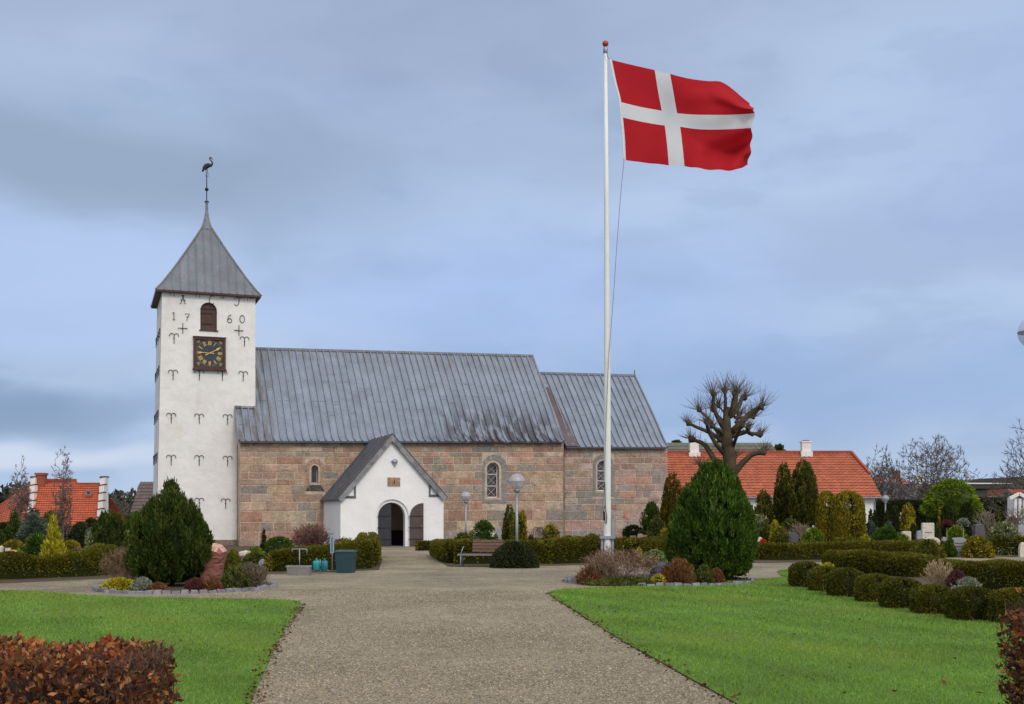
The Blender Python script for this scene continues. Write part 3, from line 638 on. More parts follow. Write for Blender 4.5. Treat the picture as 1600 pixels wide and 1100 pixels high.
def wall_stones(name, u0, u1, zb, ztf, y, holes, avoid, pal, seed, ncourse, base=(.66, .36), parent=church, quoins=True):
    """mortar wall with openings, faced with separately coloured ashlar blocks standing a little proud"""
    rr = random.Random(seed); mb = MB(); mb.col = S(186, 168, 150)
    mb.panel([(u0, zb), (u1, zb), (u1, ztf(u1)), (u0, ztf(u0))], holes, y, .9)
    hs = [base[0]+(base[1]-base[0])*i/(ncourse-1) for i in range(ncourse)]; hs = [h*rr.uniform(.74, 1.26) for h in hs]; tot = sum(hs); acc = 0
    for i, h in enumerate(hs):
        f0, f1 = acc/tot, (acc+h)/tot; acc += h; u = u0
        while u < u1-.02:
            wd = rr.choice([rr.uniform(.35, .8), rr.uniform(.7, 1.2), rr.uniform(1.1, 1.8)]) if i < ncourse-1 else rr.uniform(.35, .8); e = min(u+wd, u1)
            if u1-e < .3: e = u1
            zz = lambda uu, f: zb+(ztf(uu)-zb)*f
            za, zc = zz((u+e)/2, f0), zz((u+e)/2, f1); segs = [(u, e)]
            for (a0, a1, b0, b1) in avoid:
                if za < b1-.02 and zc > b0+.02:
                    ns = []
                    for s0, s1 in segs:
                        if s1 <= a0 or s0 >= a1: ns.append((s0, s1)); continue
                        if s0 < a0: ns.append((s0, a0))
                        if s1 > a1: ns.append((a1, s1))
                    segs = ns
            base_ = rr.choice(pal); b = rr.uniform(.86, 1.10)
            if rr.random() < .05: base_ = (130, 130, 124)
            for s0, s1 in segs:
                if s1-s0 < .06: continue
                cc_ = [x*.82+y_*.18 for x, y_ in zip(S(base_), S(158, 140, 126))]; mb.col = tuple(x*b*rr.uniform(.97, 1.03) for x in cc_); g = .015+rr.random()*.010; p = .012+rr.random()*.022; c = .018
                a = [(s0+g, zz(s0, f0)+g), (s1-g, zz(s1, f0)+g), (s1-g, zz(s1, f1)-g), (s0+g, zz(s0, f1)-g)]
                b_ = [(a[0][0]+c, a[0][1]+c), (a[1][0]-c, a[1][1]+c), (a[2][0]-c, a[2][1]-c), (a[3][0]+c, a[3][1]-c)]
                v = [(x, y+.004, z) for x, z in a]+[(x, y-p, z) for x, z in b_]
                mb.add(v, [(4, 5, 6, 7), (0, 1, 5, 4), (1, 2, 6, 5), (2, 3, 7, 6), (3, 0, 4, 7)])
            u = e
    return mb.build(name, stonem, parent, recalc=False)
def quad_px(px, v=0.0): return cl(px[0], px[1], v)
W1 = (cl(761, 777.5)[0], cl(780, 777.5)[0], cl(770, 777.5)[1], cl(770, 722.5)[1]); W1o = (cl(753.5, 777)[0], cl(792, 777)[0], cl(770, 786)[1], cl(770, 710)[1])
W0 = (cl(486.5, 755)[0], cl(497.5, 755)[0], cl(490, 755)[1], cl(490, 727)[1]); W0o = (cl(477, 760)[0], cl(507, 760)[0], cl(490, 767)[1], cl(490, 717)[1])
VC = .6; W2 = (cl(933.5, 767, VC)[0], cl(952, 767, VC)[0], cl(943, 767, VC)[1], cl(943, 719.5, VC)[1]); W2o = (cl(926.5, 777, VC)[0], cl(959.5, 777, VC)[0], cl(943, 775, VC)[1], cl(943, 710, VC)[1])
aw = lambda w, n=14: arch(w[0], w[1], w[2], w[3], n)
wall_stones('nave_wall', U0, U1, .25, zt, 0, [aw(W0), aw(W1)], [W0o, W1o], PAL_L[:], 11, 13)
CU0 = cl(882, 760, VC)[0]; CU1 = cl(1042.5, 760, VC)[0]; czl = cl(882, 699.5, VC)[1]; czr = cl(1042, 699, VC)[1]
ztc = lambda u: czl+(czr-czl)*(u-CU0)/(CU1-CU0)
wall_stones('chancel_wall', CU0, CU1, .25, ztc, VC, [aw(W2)], [W2o], PAL_R, 12, 13)
# rest of the body: ends and north side
mb = MB(); mb.col = S(150, 122, 104)
WN = 10.0; mb.box(U0, U0+.8, .9, 1.6, 0, ZL); mb.box(U1-.8, U1-.01, .9, WN, 0, ZR-.2); mb.box(U0, U1, WN, WN+.6, 0, ZL-.2); mb.box(CU1-.8, CU1-.01, VC+.9, WN-.6, 0, czr-.1); mb.box(CU0, CU1, WN-.6, WN, 0, czr-.2)
RZL = cl(398, 546, 5)[1]; RZR = cl(830, 557, 5)[1]; CRL = cl(842, 584, 5)[1]; CRR = cl(997, 588, 5)[1]
mb.add([(U1-.05, -.0, ZR), (U1-.05, WN, ZR), (U1-.05, 5, RZR-.15)], [(0, 1, 2)]); mb.add([(CU1-.05, VC, czr), (CU1-.05, WN-.6, czr), (CU1-.05, 5, CRR-.15)], [(0, 1, 2)])
mb.build('rear_walls', stonem, church)
mb = MB(); 
for i in range(34):
    u = U0-.06+i*(CU1-U0)/34; e = U0-.06+(i+1)*(CU1-U0)/34; v = 0 if (u+e)/2 < U1 else VC; mb.col = tuple(x*k_ for k_ in [random.uniform(.85, 1.1)] for x in S(random.choice([(158, 136, 122), (146, 122, 112), (152, 130, 120)])))
    mb.box(u+.006, e-.006, v-.14-random.random()*.02, v+.5, -.1, .30+random.random()*.015)
mb.build('plinth', stonem, church)
mb = MB(); mb.col = S(170, 152, 134)                      # big granite corner pier between nave and chancel, end face
mb.box(U1-.02, U1+.015, -.03, VC+.02, .3, ZR-.02); mb.build('corner_quoin', stonem, church)
glassm = mat('window_glass', S(58, 50, 46), rough=.15, spec=.6, n1=(6, .4))
leadbar = mat('window_lead', S(176, 176, 176), rough=.6)
def stone_arch(name, win, out, y, colr, splay, parent, dark_sill=None, n=14, key=None):
    """dressed stone surround: outer arch on the wall face, splayed in to the window"""
    mb = MB(); mb.col = S(colr); A = aw(win, n); wo = ((out[0]+out[1])/2-(win[0]+win[1])/2)
    mgn = splay; mid = arch(win[0]-mgn, win[1]+mgn, win[2]-mgn*.8, win[3]+mgn, n); O = arch(out[0], out[1], out[2], out[3], n); k = len(O); yf = y-.035
    for i in range(k):
        j = (i+1) % k; mb.col = tuple(c*(1+.10*math.sin(i*2.7)) for c in S(colr))
        if dark_sill and i == 0: mb.col = S(dark_sill)
        mb.add([(O[i][0], yf, O[i][1]), (O[j][0], yf, O[j][1]), (mid[j][0], yf, mid[j][1]), (mid[i][0], yf, mid[i][1])], [(0, 1, 2, 3)])
        mb.add([(mid[i][0], yf, mid[i][1]), (mid[j][0], yf, mid[j][1]), (A[j][0], y+.42, A[j][1]), (A[i][0], y+.42, A[i][1])], [(0, 1, 2, 3)])
        mb.add([(O[i][0], yf, O[i][1]), (O[j][0], yf, O[j][1]), (O[j][0], y+.01, O[j][1]), (O[i][0], y+.01, O[i][1])], [(0, 1, 2, 3)])
    return mb.build(name, stonem, parent, recalc=False)
def church_window(win, out, y, colr, splay, rows, dark_sill=None):
    f = MB(); A = aw(win); cx = (win[0]+win[1])/2; k = len(A); t = .055; ins = arch(win[0]+t, win[1]-t, win[2]+t, win[3]-t); yy = y+.36
    for i in range(k):
        j = (i+1) % k; p = [(A[i][0], yy, A[i][1]), (A[j][0], yy, A[j][1]), (ins[j][0], yy, ins[j][1]), (ins[i][0], yy, ins[i][1])]; f.prism(p, (0, .08, 0))
    for r_ in range(1, rows):
        z = win[2]+(win[3]-win[2])*r_/rows; f.box(win[0]+t, win[1]-t, yy+.01, yy+.07, z-.02, z+.02)
    o = f.build('window', whitem if rows > 1 else leadbar, church)
    stone_arch('stone_surround', win, out, y, colr, splay, o, dark_sill)
    g = MB(); g.panel(ins, [], yy+.03, .02); g.build('glass', glassm, o)
    l = MB(); H_ = (win[3]-win[2])/rows; x0, x1 = win[0]+t, win[1]-t
    nx = 1 if rows > 1 else 2
    if rows > 1:
        for r_ in range(rows):
            z0 = win[2]+H_*r_+.03; z1 = z0+H_-.06; zt_ = z1-(.12 if r_ == rows-1 else 0); q = .07 if r_ == rows-1 else 0
            l.bar((x0, yy+.02, z0), (x1-q, yy+.02, zt_), .022); l.bar((x1, yy+.02, z0), (x0+q, yy+.02, zt_), .022)
            zm = (z0+z1)/2; l.bar((x0, yy+.015, zm), (cx, yy+.015, z1), .012); l.bar((cx, yy+.015, z0), (x1, yy+.015, zm), .012)
    else:
        for i in range(9): z = win[2]+.08+i*(win[3]-win[2]-.12)/9; l.bar((x0, yy+.02, z), (x1, yy+.02, z), .012)
        l.bar((cx, yy+.02, win[2]), (cx, yy+.02, win[3]-.03), .015)
    l.build('leading', leadbar if rows > 1 else ironm, o)
church_window(W1, W1o, 0, (134, 130, 126), .16, 3); church_window(W2, W2o, VC, (134, 130, 124), .13, 3); church_window(W0, W0o, 0, (162, 134, 112), .13, 1, (70, 70, 66))

# lead roofs with standing seams
def lead_roof(name, ua, ub, ve, vr, zea, zeb, zra, zrb, pitch, seed, stain=None, cut=None, ctop=None, bell=.0, lean=0):
    """slope from eave (v=ve) to ridge (v=vr) between u=ua and ub; rolls every pitch metres; each sheet has its own grey"""
    rr = random.Random(seed); mb = MB(); nu = max(2, int(round((ub-ua)/pitch))); nv = 14; sg = 1 if vr > ve else -1
    def pt(u, s, lift=0):
        f = (u-ua)/(ub-ua); ze = zea+(zeb-zea)*f; zr = zra+(zrb-zra)*f; k = s-bell*s*(1-s)**8
        return (u, ve+(vr-ve)*s-sg*lift*.7, ze+(zr-ze)*k+lift*.7)
    for i in range(nu):
        u0 = ua+(ub-ua)*i/nu; u1 = ua+(ub-ua)*(i+1)/nu; off = rr.uniform(0, 1); base = rr.uniform(.96, 1.04); lap = [off*.33+j*.33 for j in range(-1, 4)]
        cols = [rr.uniform(.96, 1.04) for _ in range(6)]
        for j in range(nv):
            s0, s1 = j/nv, (j+1)/nv; sm = (s0+s1)/2; q = sum(1 for l in lap if l < sm)
            c = np.array(S(123, 133, 149))*base*cols[q]
            mb.col = tuple(c); o0 = .012*(q % 2)
            mb.add([pt(u0, s0, o0), pt(u1, s0, o0), pt(u1, s1, o0), pt(u0, s1, o0)], [(0, 1, 2, 3)])
        for l in lap:
            if .03 < l < .97:
                mb.col = S(114, 118, 128); a, b = pt(u0, l, .0), pt(u1, l, .0); mb.bar(a, b, .012, .02)
    for i in range(nu+1):
        u = ua+(ub-ua)*i/nu; mb.col = tuple(x*k_ for k_ in [rr.uniform(.9, 1.05)] for x in S(124, 133, 147)); w = .036
        for j in range(nv):
            s0, s1 = j/nv, (j+1)/nv; A = [pt(u-w, s0, .0), pt(u+w, s0, .0), pt(u+w*.7, s0, .11), pt(u-w*.7, s0, .11)]; B = [pt(u-w, s1, .0), pt(u+w, s1, .0), pt(u+w*.7, s1, .11), pt(u-w*.7, s1, .11)]
            mb.add(A+B, [(0, 1, 5, 4), (1, 2, 6, 5), (2, 3, 7, 6), (3, 0, 4, 7)]+([(0, 3, 2, 1)] if j == 0 else []))
    # eave edge
    mb.col = S(96, 98, 106); mb.add([pt(ua, 0), pt(ub, 0), (ub, ve+sg*.02, zeb-.09), (ua, ve+sg*.02, zea-.09)], [(0, 1, 2, 3)])
    mb.add([(ua, ve+sg*.02, zea-.09), (ub, ve+sg*.02, zeb-.09), (ub, ve+sg*.5, zeb-.09), (ua, ve+sg*.5, zea-.09)], [(0, 1, 2, 3)])
    return mb, pt
def nave_roof_mat():
    m = leadm.copy(); m.name = 'nave_lead_sheet'; nt = m.node_tree; N = nt.nodes; L = nt.links; b = N['Principled BSDF']; src = b.inputs['Base Color'].links[0].from_socket
    tc = N.new('ShaderNodeTexCoord'); sx = N.new('ShaderNodeSeparateXYZ'); L.new(tc.outputs['Object'], sx.inputs[0])
    def mr(s, a, b_, c, d):
        r = N.new('ShaderNodeMapRange'); r.interpolation_type = 'SMOOTHSTEP'; L.new(s, r.inputs[0]); 
        for i, v in enumerate((a, b_, c, d)): r.inputs[1+i].default_value = v
        return r.outputs[0]
    def mul(a, b_):
        q = N.new('ShaderNodeMath'); q.operation = 'MULTIPLY'; L.new(a, q.inputs[0])
        if isinstance(b_, float): q.inputs[1].default_value = b_
        else: L.new(b_, q.inputs[1])
        return q.outputs[0]
    mp = N.new('ShaderNodeMapping'); L.new(tc.outputs['Object'], mp.inputs[0]); mp.inputs['Scale'].default_value = (1.5, .3, .45)
    t = N.new('ShaderNodeTexNoise'); L.new(mp.outputs[0], t.inputs[0]); t.inputs['Scale'].default_value = 1.4; t.inputs['Detail'].default_value = 8; t.inputs['Roughness'].default_value = .68
    ua, ub = cl(660, 690)[0], cl(868, 690)[0]
    f = mul(mul(mr(sx.outputs[0], ua-1.6, ua+3.4, 0, 1), mr(sx.outputs[0], ub-.6, ub+1.2, 1, 0)), mul(mr(sx.outputs[2], 6.7, 9.2, 1, 0), mr(t.outputs[0], .41, .53, 0, .9)))
    mx = N.new('ShaderNodeMix'); mx.data_type = 'RGBA'; L.new(f, mx.inputs[0]); L.new(src, mx.inputs[6]); mx.inputs[7].default_value = (*S(58, 52, 62), 1)
    # brown streaks running down from the ridge and at the west end
    t2 = N.new('ShaderNodeTexNoise'); mp2 = N.new('ShaderNodeMapping'); L.new(tc.outputs['Object'], mp2.inputs[0]); mp2.inputs['Scale'].default_value = (3.2, .4, .4); L.new(mp2.outputs[0], t2.inputs[0]); t2.inputs['Scale'].default_value = 1.5; t2.inputs['Detail'].default_value = 6
    g = mul(mr(sx.outputs[2], 10.4, 11.9, 0, .75), mr(t2.outputs[0], .45, .65, 0, 1))
    mx2 = N.new('ShaderNodeMix'); mx2.data_type = 'RGBA'; L.new(g, mx2.inputs[0]); L.new(mx.outputs[2], mx2.inputs[6]); mx2.inputs[7].default_value = (*S(108, 104, 104), 1)
    h_ = mul(mr(sx.outputs[0], -6.9, -5.6, .8, 0), mr(t2.outputs[0], .42, .62, 0, 1))
    mx3 = N.new('ShaderNodeMix'); mx3.data_type = 'RGBA'; L.new(h_, mx3.inputs[0]); L.new(mx2.outputs[2], mx3.inputs[6]); mx3.inputs[7].default_value = (*S(98, 90, 86), 1)
    L.new(mx3.outputs[2], b.inputs['Base Color']); return m
naveleadm = nave_roof_mat()
TV = 1.5; UT = cl(397.5, 560, TV)[0]       # tower south face plane and its east edge
UL = cl(373, 690, -.3)[0]; URr = cl(881, 690, -.35)[0]
VE = -.38; ez = lambda u: cl(377, 689, VE)[1]+(cl(880, 690, VE)[1]-cl(377, 689, VE)[1])*(u-U0)/(U1-U0); rz_ = lambda u: RZL+(RZR-RZL)*(u-UT)/(URr-UT)
mb, pt = lead_roof('nave_roof', UT, URr, VE, 5.0, ez(UT), ez(URr), rz_(UT), rz_(URr), .415, 3, bell=1.0)
# verge on the east gable and ridge roll
mb.col = S(150, 152, 158)
for j in range(14): mb.bar(pt(URr, j/14, .03), pt(URr, (j+1)/14, .03), .10, .12)
mb.col = S(128, 128, 134); mb.bar((UT, 5, rz_(UT)+.05), (URr+.05, 5, rz_(URr)+.05), .16, .14)
mb.build('nave_roof', naveleadm, church, recalc=False)
s_cut = (TV-VE)/(5-VE); mb2, pt2 = lead_roof('x', UL, UT, VE, TV, ez(UL), ez(UT), cl(373, 637, TV)[1], pt(UT, s_cut)[2], .415, 9, bell=0)
mb2.col = S(140, 142, 148)
for j in range(14): mb2.bar(pt2(UL, j/14, .03), pt2(UL, (j+1)/14, .03), .08, .12)
mb2.bar((UL, TV-.05, pt2(UL, 1)[2]+.05), (UT, TV-.05, pt2(UT, 1)[2]+.05), .10, .12); mb2.build('roof_return', naveleadm, church, recalc=False)
mb3, _ = lead_roof('x', UT, URr, WN+.7, 5.0, ez(UT), ez(URr), rz_(UT), rz_(URr), .83, 4); mb3.build('north_roof', leadm, church, recalc=False)
CV = VC-.38; cez = lambda u: cl(882, 698, CV)[1]+(cl(1042, 698.5, CV)[1]-cl(882, 698, CV)[1])*(u-CU0)/(CU1-CU0); crz = lambda u: CRL+(CRR-CRL)*(u-CU0)/(CU1-CU0)
ue = cl(1043.5, 699, CV)[0]
mb, pt = lead_roof('chancel_roof', CU0-.02, ue, CV, 5.0, cez(CU0), cez(ue), crz(CU0), crz(ue), .43, 5, bell=.5)
mb.col = S(120, 126, 136)
for j in range(14): mb.bar(pt(ue, j/14, .03), pt(ue, (j+1)/14, .03), .10, .12)
mb.bar((CU0, 5, crz(CU0)+.05), (ue+.05, 5, crz(ue)+.05), .16, .14); mb.bar((ue-.02, 5, crz(ue)), (ue-.02, 5, crz(ue)+.42), .06)
mb.col = S(86, 74, 80); mb.hexa([pt(CU0, 0, .03), pt(CU0+.75, 0, .03), pt(CU0+.45, .8, .03), pt(CU0, .8, .03), pt(CU0, 0, .06), pt(CU0+.75, 0, .06), pt(CU0+.45, .8, .06), pt(CU0, .8, .06)])
mb.build('chancel_roof', leadm, church, recalc=False)
mb3, _ = lead_roof('x', CU0, ue, WN+.1, 5.0, cez(CU0), cez(ue), crz(CU0), crz(ue), .86, 6); mb3.build('north_roof', leadm, church, recalc=False)

# ---- tower
TD = 5.1; VB = TV+TD
uTL = cl(253, 470, TV)[0]; uBL = cl(244.5, 840, TV)[0]; uTR = cl(399, 480, TV)[0]; ZE = 14.2
tw = MB()
bel = (cl(313, 515, TV)[0], cl(339, 515, TV)[0], cl(326, 515.5, TV)[1], cl(326, 472.5, TV)[1]); ba = aw(bel)
fl = [[(uBL, 0), (UT+.95, 0), (UT+.95, 5.6), (UT, 5.6), (uTR, ZE), (uTL, ZE)]]
def xl_(z): return uBL+(uTL-uBL)*z/ZE
tw.panel([(uBL, .25), (U0+.05, .25), (U0+.05, 5.5), (uTR, 5.5), (uTR, ZE), (uTL, ZE)], [ba], TV, .5)
wl = [(uBL, TV+.5, .25), (uBL, VB, .25), (uTL, VB, ZE), (uTL, TV+.5, ZE)]
tw.add([(uBL, TV, .25), (uBL, VB, .25), (uTL, VB, ZE), (uTL, TV, ZE)], [(0, 1, 2, 3)])
tw.add([(uTR, TV, 4), (uTR, VB, 4), (uTR, VB, ZE), (uTR, TV, ZE)], [(3, 2, 1, 0)]); tw.add([(uBL, VB, 0), (uTR, VB, 0), (uTR, VB, ZE), (uTL, VB, ZE)], [(0, 1, 2, 3)])
tw.build('tower_wall', limem, church, recalc=False)
mb = MB(); mb.col = S(128, 112, 102); mb.box(uBL-.10, U0+.06, TV-.12, TV+.3, -.1, .33); mb.box(uBL-.10, uBL+.1, TV+.3, VB, -.1, .33); mb.build('tower_plinth', stonem, church)
mb = MB(); mb.col = S(222, 208, 168); mb.box(U0-.12, U0+.02, TV-.02, TV+.1, .33, 5.6); 
# roof: square pyramid with flared eaves
ov = .33; tx0, tx1, ty0, ty1 = uTL-ov, uTR+ov*.85, TV-ov, VB+ov; tcx = cl(323, 345, (TV+VB)/2)[0]; tcy = (TV+VB)/2; AZ = cl(323, 345, tcy)[1]; EZ0 = cl(250, 452, TV-ov)[1]; 
pr = MB(); NS = 13
def tpt(side, a, s, lift=0):
    """side 0..3, a along eave 0..1, s up 0..1"""
    cs = [(tx0, ty0), (tx1, ty0), (tx1, ty1), (tx0, ty1)]; p, q = cs[side], cs[(side+1) % 4]; ex, ey = p[0]+(q[0]-p[0])*a, p[1]+(q[1]-p[1])*a
    k = s+.0; hz = EZ0+(AZ-EZ0)*(s**1.12*.94+s*.06); nx, ny = [(0, -1), (1, 0), (0, 1), (-1, 0)][side]
    return (ex+(tcx-ex)*k+nx*lift, ey+(tcy-ey)*k+ny*lift, hz+lift*.5)
rr = random.Random(2)
for side in range(4):
    for i in range(NS):
        a0, a1 = i/NS, (i+1)/NS; b = rr.uniform(.86, 1.04)
        for j in range(10):
            s0, s1 = j/10, (j+1)/10
            # sheets run straight up the slope: convert eave position to a constant offset from the middle line
            def al(a, s): return min(1, max(0, .5+(a-.5)/(1-s))) if s < .999 else .5
            A0, A1, B0, B1 = al(a0, s0), al(a1, s0), al(a0, s1), al(a1, s1)
            if A1-A0 < 1e-4 and B1-B0 < 1e-4: continue
            pr.col = tuple(c*b*rr.uniform(.96, 1.04) for c in S(110, 115, 125)); pr.add([tpt(side, A0, s0), tpt(side, A1, s0), tpt(side, B1, s1), tpt(side, B0, s1)], [(0, 1, 2, 3)])
    for i in range(1, NS):
        a = i/NS; smax = 1-abs(2*a-1); pr.col = S(108, 110, 116); k = 8
        for j in range(k):
            s0, s1 = smax*j/k, smax*(j+1)/k*.999; pr.bar(tpt(side, min(1, max(0, .5+(a-.5)/(1-s0))), s0, .02), tpt(side, min(1, max(0, .5+(a-.5)/max(1e-3, 1-s1))), s1, .02), .045, .05)
    pr.col = S(116, 114, 116)
    for j in range(10): pr.bar(tpt(side, 0, j/10, .0), tpt(side, 0, (j+1)/10, .0), .10, .10)
towerlead = leadm.copy(); towerlead.name = 'tower_lead_sheet'
pr.build('tower_roof', towerlead, church, recalc=False)
fa = MB(); fz = .10
for (a, b, c, d) in ((tx0, tx1, ty0, ty0+.04), (tx0, tx1, ty1-.04, ty1), (tx0, tx0+.04, ty0+.04, ty1-.04), (tx1-.04, tx1, ty0+.04, ty1-.04)): fa.box(a, b, c, d, EZ0-fz, EZ0-.012)
fa.box(tx0+.04, tx1-.04, ty0+.04, ty1-.04, EZ0-.10, EZ0-.06); fa.build('eaves_boarding', brownm, church)
sp = MB(); sp.col = S(118, 122, 128)
zpx = lambda py: cl(323, py, tcy)[1]
sp.lathe([(.36, AZ-.55), (.22, AZ-.12), (.13, AZ+.22), (.085, zpx(330)), (.075, zpx(318)), (.11, zpx(317)), (.11, zpx(316)), (.07, zpx(315.5))], tcx, tcy, 12); spo = sp.build('spirelet', leadm, church)
wv = MB(); wv.lathe([(.035, zpx(318)), (.035, zpx(316)), (.13, zpx(315.2)), (.13, zpx(314.6)), (.03, zpx(314)), (.028, zpx(299)), (.05, zpx(298.5)), (.10, zpx(297)), (.115, zpx(296)), (.10, zpx(294.5)), (.03, zpx(293)), (.025, zpx(276)), (.02, zpx(275))], tcx, tcy, 12)
wv.bar((tcx-.09, tcy, zpx(275)), (tcx+.10, tcy, zpx(275)), .03); wv.build('weathervane_rod', ironm, church)
bird = MB(); u_ = lambda px, py: (cl(px, py, tcy)[0], tcy, cl(px, py, tcy)[1])
bird.tube([u_(316.3, 268), u_(317.5, 265.5), u_(319.5, 262), u_(322.5, 259.5), u_(326.5, 258.2), u_(330, 258.2), u_(331.6, 256.5), u_(331.8, 254), u_(330.5, 251.8), u_(328.6, 250), u_(327.6, 248), u_(328.2, 246.4), u_(329.4, 246.2), u_(330.6, 247.4), u_(333.3, 250.2)],
          [.05, .06, .11, .15, .135, .085, .055, .042, .038, .036, .036, .045, .05, .025, .008], 10, sx=.6)
bird.tube([u_(318.5, 264), u_(321, 264.5), u_(324, 262)], [.03, .07, .05], 8, sx=.6)
bird.tube([u_(321.6, 262), u_(322, 268), u_(322.8, 275)], .018, 6); bird.tube([u_(323.5, 261), u_(324.3, 266), u_(324.2, 271), u_(326.4, 272), u_(324, 272.6)], .016, 6); bird.build('crane_weathervane', ironm, church, True)
# shutter in the belfry arch
sh = MB(); sh.mi = 0; zq = bel[3]-(bel[1]-bel[0])*.48
sh.panel(arch(bel[0]+.03, bel[1]-.03, bel[2]+.03, bel[3]-.03), [], TV+.16, .04); o = sh.build('belfry_shutter', brownm, church)
for z in (bel[2]+.36, bel[2]+.95): s2 = MB(); s2.box(bel[0]+.05, bel[1]-.25, TV+.135, TV+.16, z-.03, z+.03); s2.build('strap_hinge', ironm, o)
s2 = MB(); s2.box(bel[0]+.03, bel[1]-.03, TV+.13, TV+.16, zq+.06, zq+.10); s2.build('crossbar', ironm, o)
s3 = MB(); s3.box(bel[0]-.06, bel[1]+.08, TV-.07, TV+.05, bel[2]-.07, bel[2]-.01); s3.build('sill', brownm, o)
# clock
ca, cb = cl(302, 527, TV), cl(352.3, 527, TV); cz1 = cl(302, 526.5, TV)[1]; cz0 = cl(302, 575.5, TV)[1]; cx0, cx1 = ca[0], cb[0]; ccx = (cx0+cx1)/2; ccz = (cz0+cz1)/2; cr = (cx1-cx0)/2
ck = MB(); ck.panel([(cx0, cz0), (cx1, cz0), (cx1, cz1), (cx0, cz1)], [[(cx0+.13, cz0+.13), (cx1-.13, cz0+.13), (cx1-.13, cz1-.13), (cx0+.13, cz1-.13)]], TV-.16, .16)
ck.box(cx0-.04, cx1+.04, TV-.24, TV-.003, cz0-.10, cz0-.004); ck.box(cx0-.03, cx1+.03, TV-.20, TV-.003, cz1+.003, cz1+.04); clock = ck.build('clock', brownm, church)
ck = MB(); ck.box(cx0+.12, cx1-.12, TV-.08, TV-.01, cz0+.12, cz1-.12); ck.build('dial', dialm, clock)
nu = MB(); yd = TV-.095; ri = cr-.16
def rad(a, r, off=0): return (ccx+math.sin(a)*r+math.cos(a)*off, yd, ccz+math.cos(a)*r-math.sin(a)*off)
ROM = ['XII', 'I', 'II', 'III', 'IIII', 'V', 'VI', 'VII', 'VIII', 'IX', 'X', 'XI']
for k, w in enumerate(ROM):
    a = k*math.pi/6; adv = {'I': .052, 'V': .10, 'X': .10}; tot = sum(adv[c] for c in w); x = -tot/2; r0_, r1_ = ri*.62, ri*.97; inv = -1 if 3 < k < 9 else 1
    r0_, r1_ = ri*.63, ri*.93
    for c in (w if inv == 1 else w[::-1]):
        m = x+adv[c]/2; x += adv[c]
        if c == 'I': nu.bar(rad(a, r0_, m), rad(a, r1_, m), .024, .014, (0, 1, 0))
        elif c == 'X': nu.bar(rad(a, r0_, m-.036), rad(a, r1_, m+.036), .026, .014, (0, 1, 0)); nu.bar(rad(a, r0_, m+.036), rad(a, r1_, m-.036), .014, .016, (0, 1, 0))
        else: nu.bar(rad(a, r0_, m), rad(a, r1_, m-.036), .026, .014, (0, 1, 0)); nu.bar(rad(a, r0_, m), rad(a, r1_, m+.036), .016, .016, (0, 1, 0))
for k in range(60):
    a = k*math.pi/30; s = .010 if k % 5 else .018; nu.bar(rad(a, ri*.985-s), rad(a, ri*.985+s), .02, .012, (0, 1, 0))
for sx_ in (-1, 1):
    for sz in (-1, 1):      # gilt scrolls in the corners
        qx, qz = ccx+sx_*ri*.84, ccz+sz*ri*.84
        sc_ = MB(); sc_.tube([(qx+.075*math.cos(t)*(1-t/16), yd, qz+.075*math.sin(t)*(1-t/16)) for t in np.linspace(0, 9, 16)], .010, 5)
        sc_.tube([(qx-sx_*.09, yd, qz+sz*.09), (qx-sx_*.02, yd, qz+sz*.10), (qx+sx_*.09, yd, qz-sz*.06)], .009, 5); sc_.build('corner_scroll', goldm, clock)
nu.build('numerals', goldm, clock)
def hand(a, L_, wd, tail, y):
    h = MB(); p = lambda r, o: (ccx+math.sin(a)*r+math.cos(a)*o, y, ccz+math.cos(a)*r-math.sin(a)*o)
    h.prism([p(-tail, -wd*.9), p(-tail, wd*.9), p(-tail*.3, wd*.5), p(L_*.62, wd*.55), p(L_*.72, wd*1.5), p(L_, 0), p(L_*.72, -wd*1.5), p(L_*.62, -wd*.55), p(-tail*.3, -wd*.5)], (0, .012, 0)); h.build('hand', goldm, clock)
hand(R(62), ri*.92, .035, .26, yd-.03); hand(R(272), ri*.97, .028, .24, yd-.055)
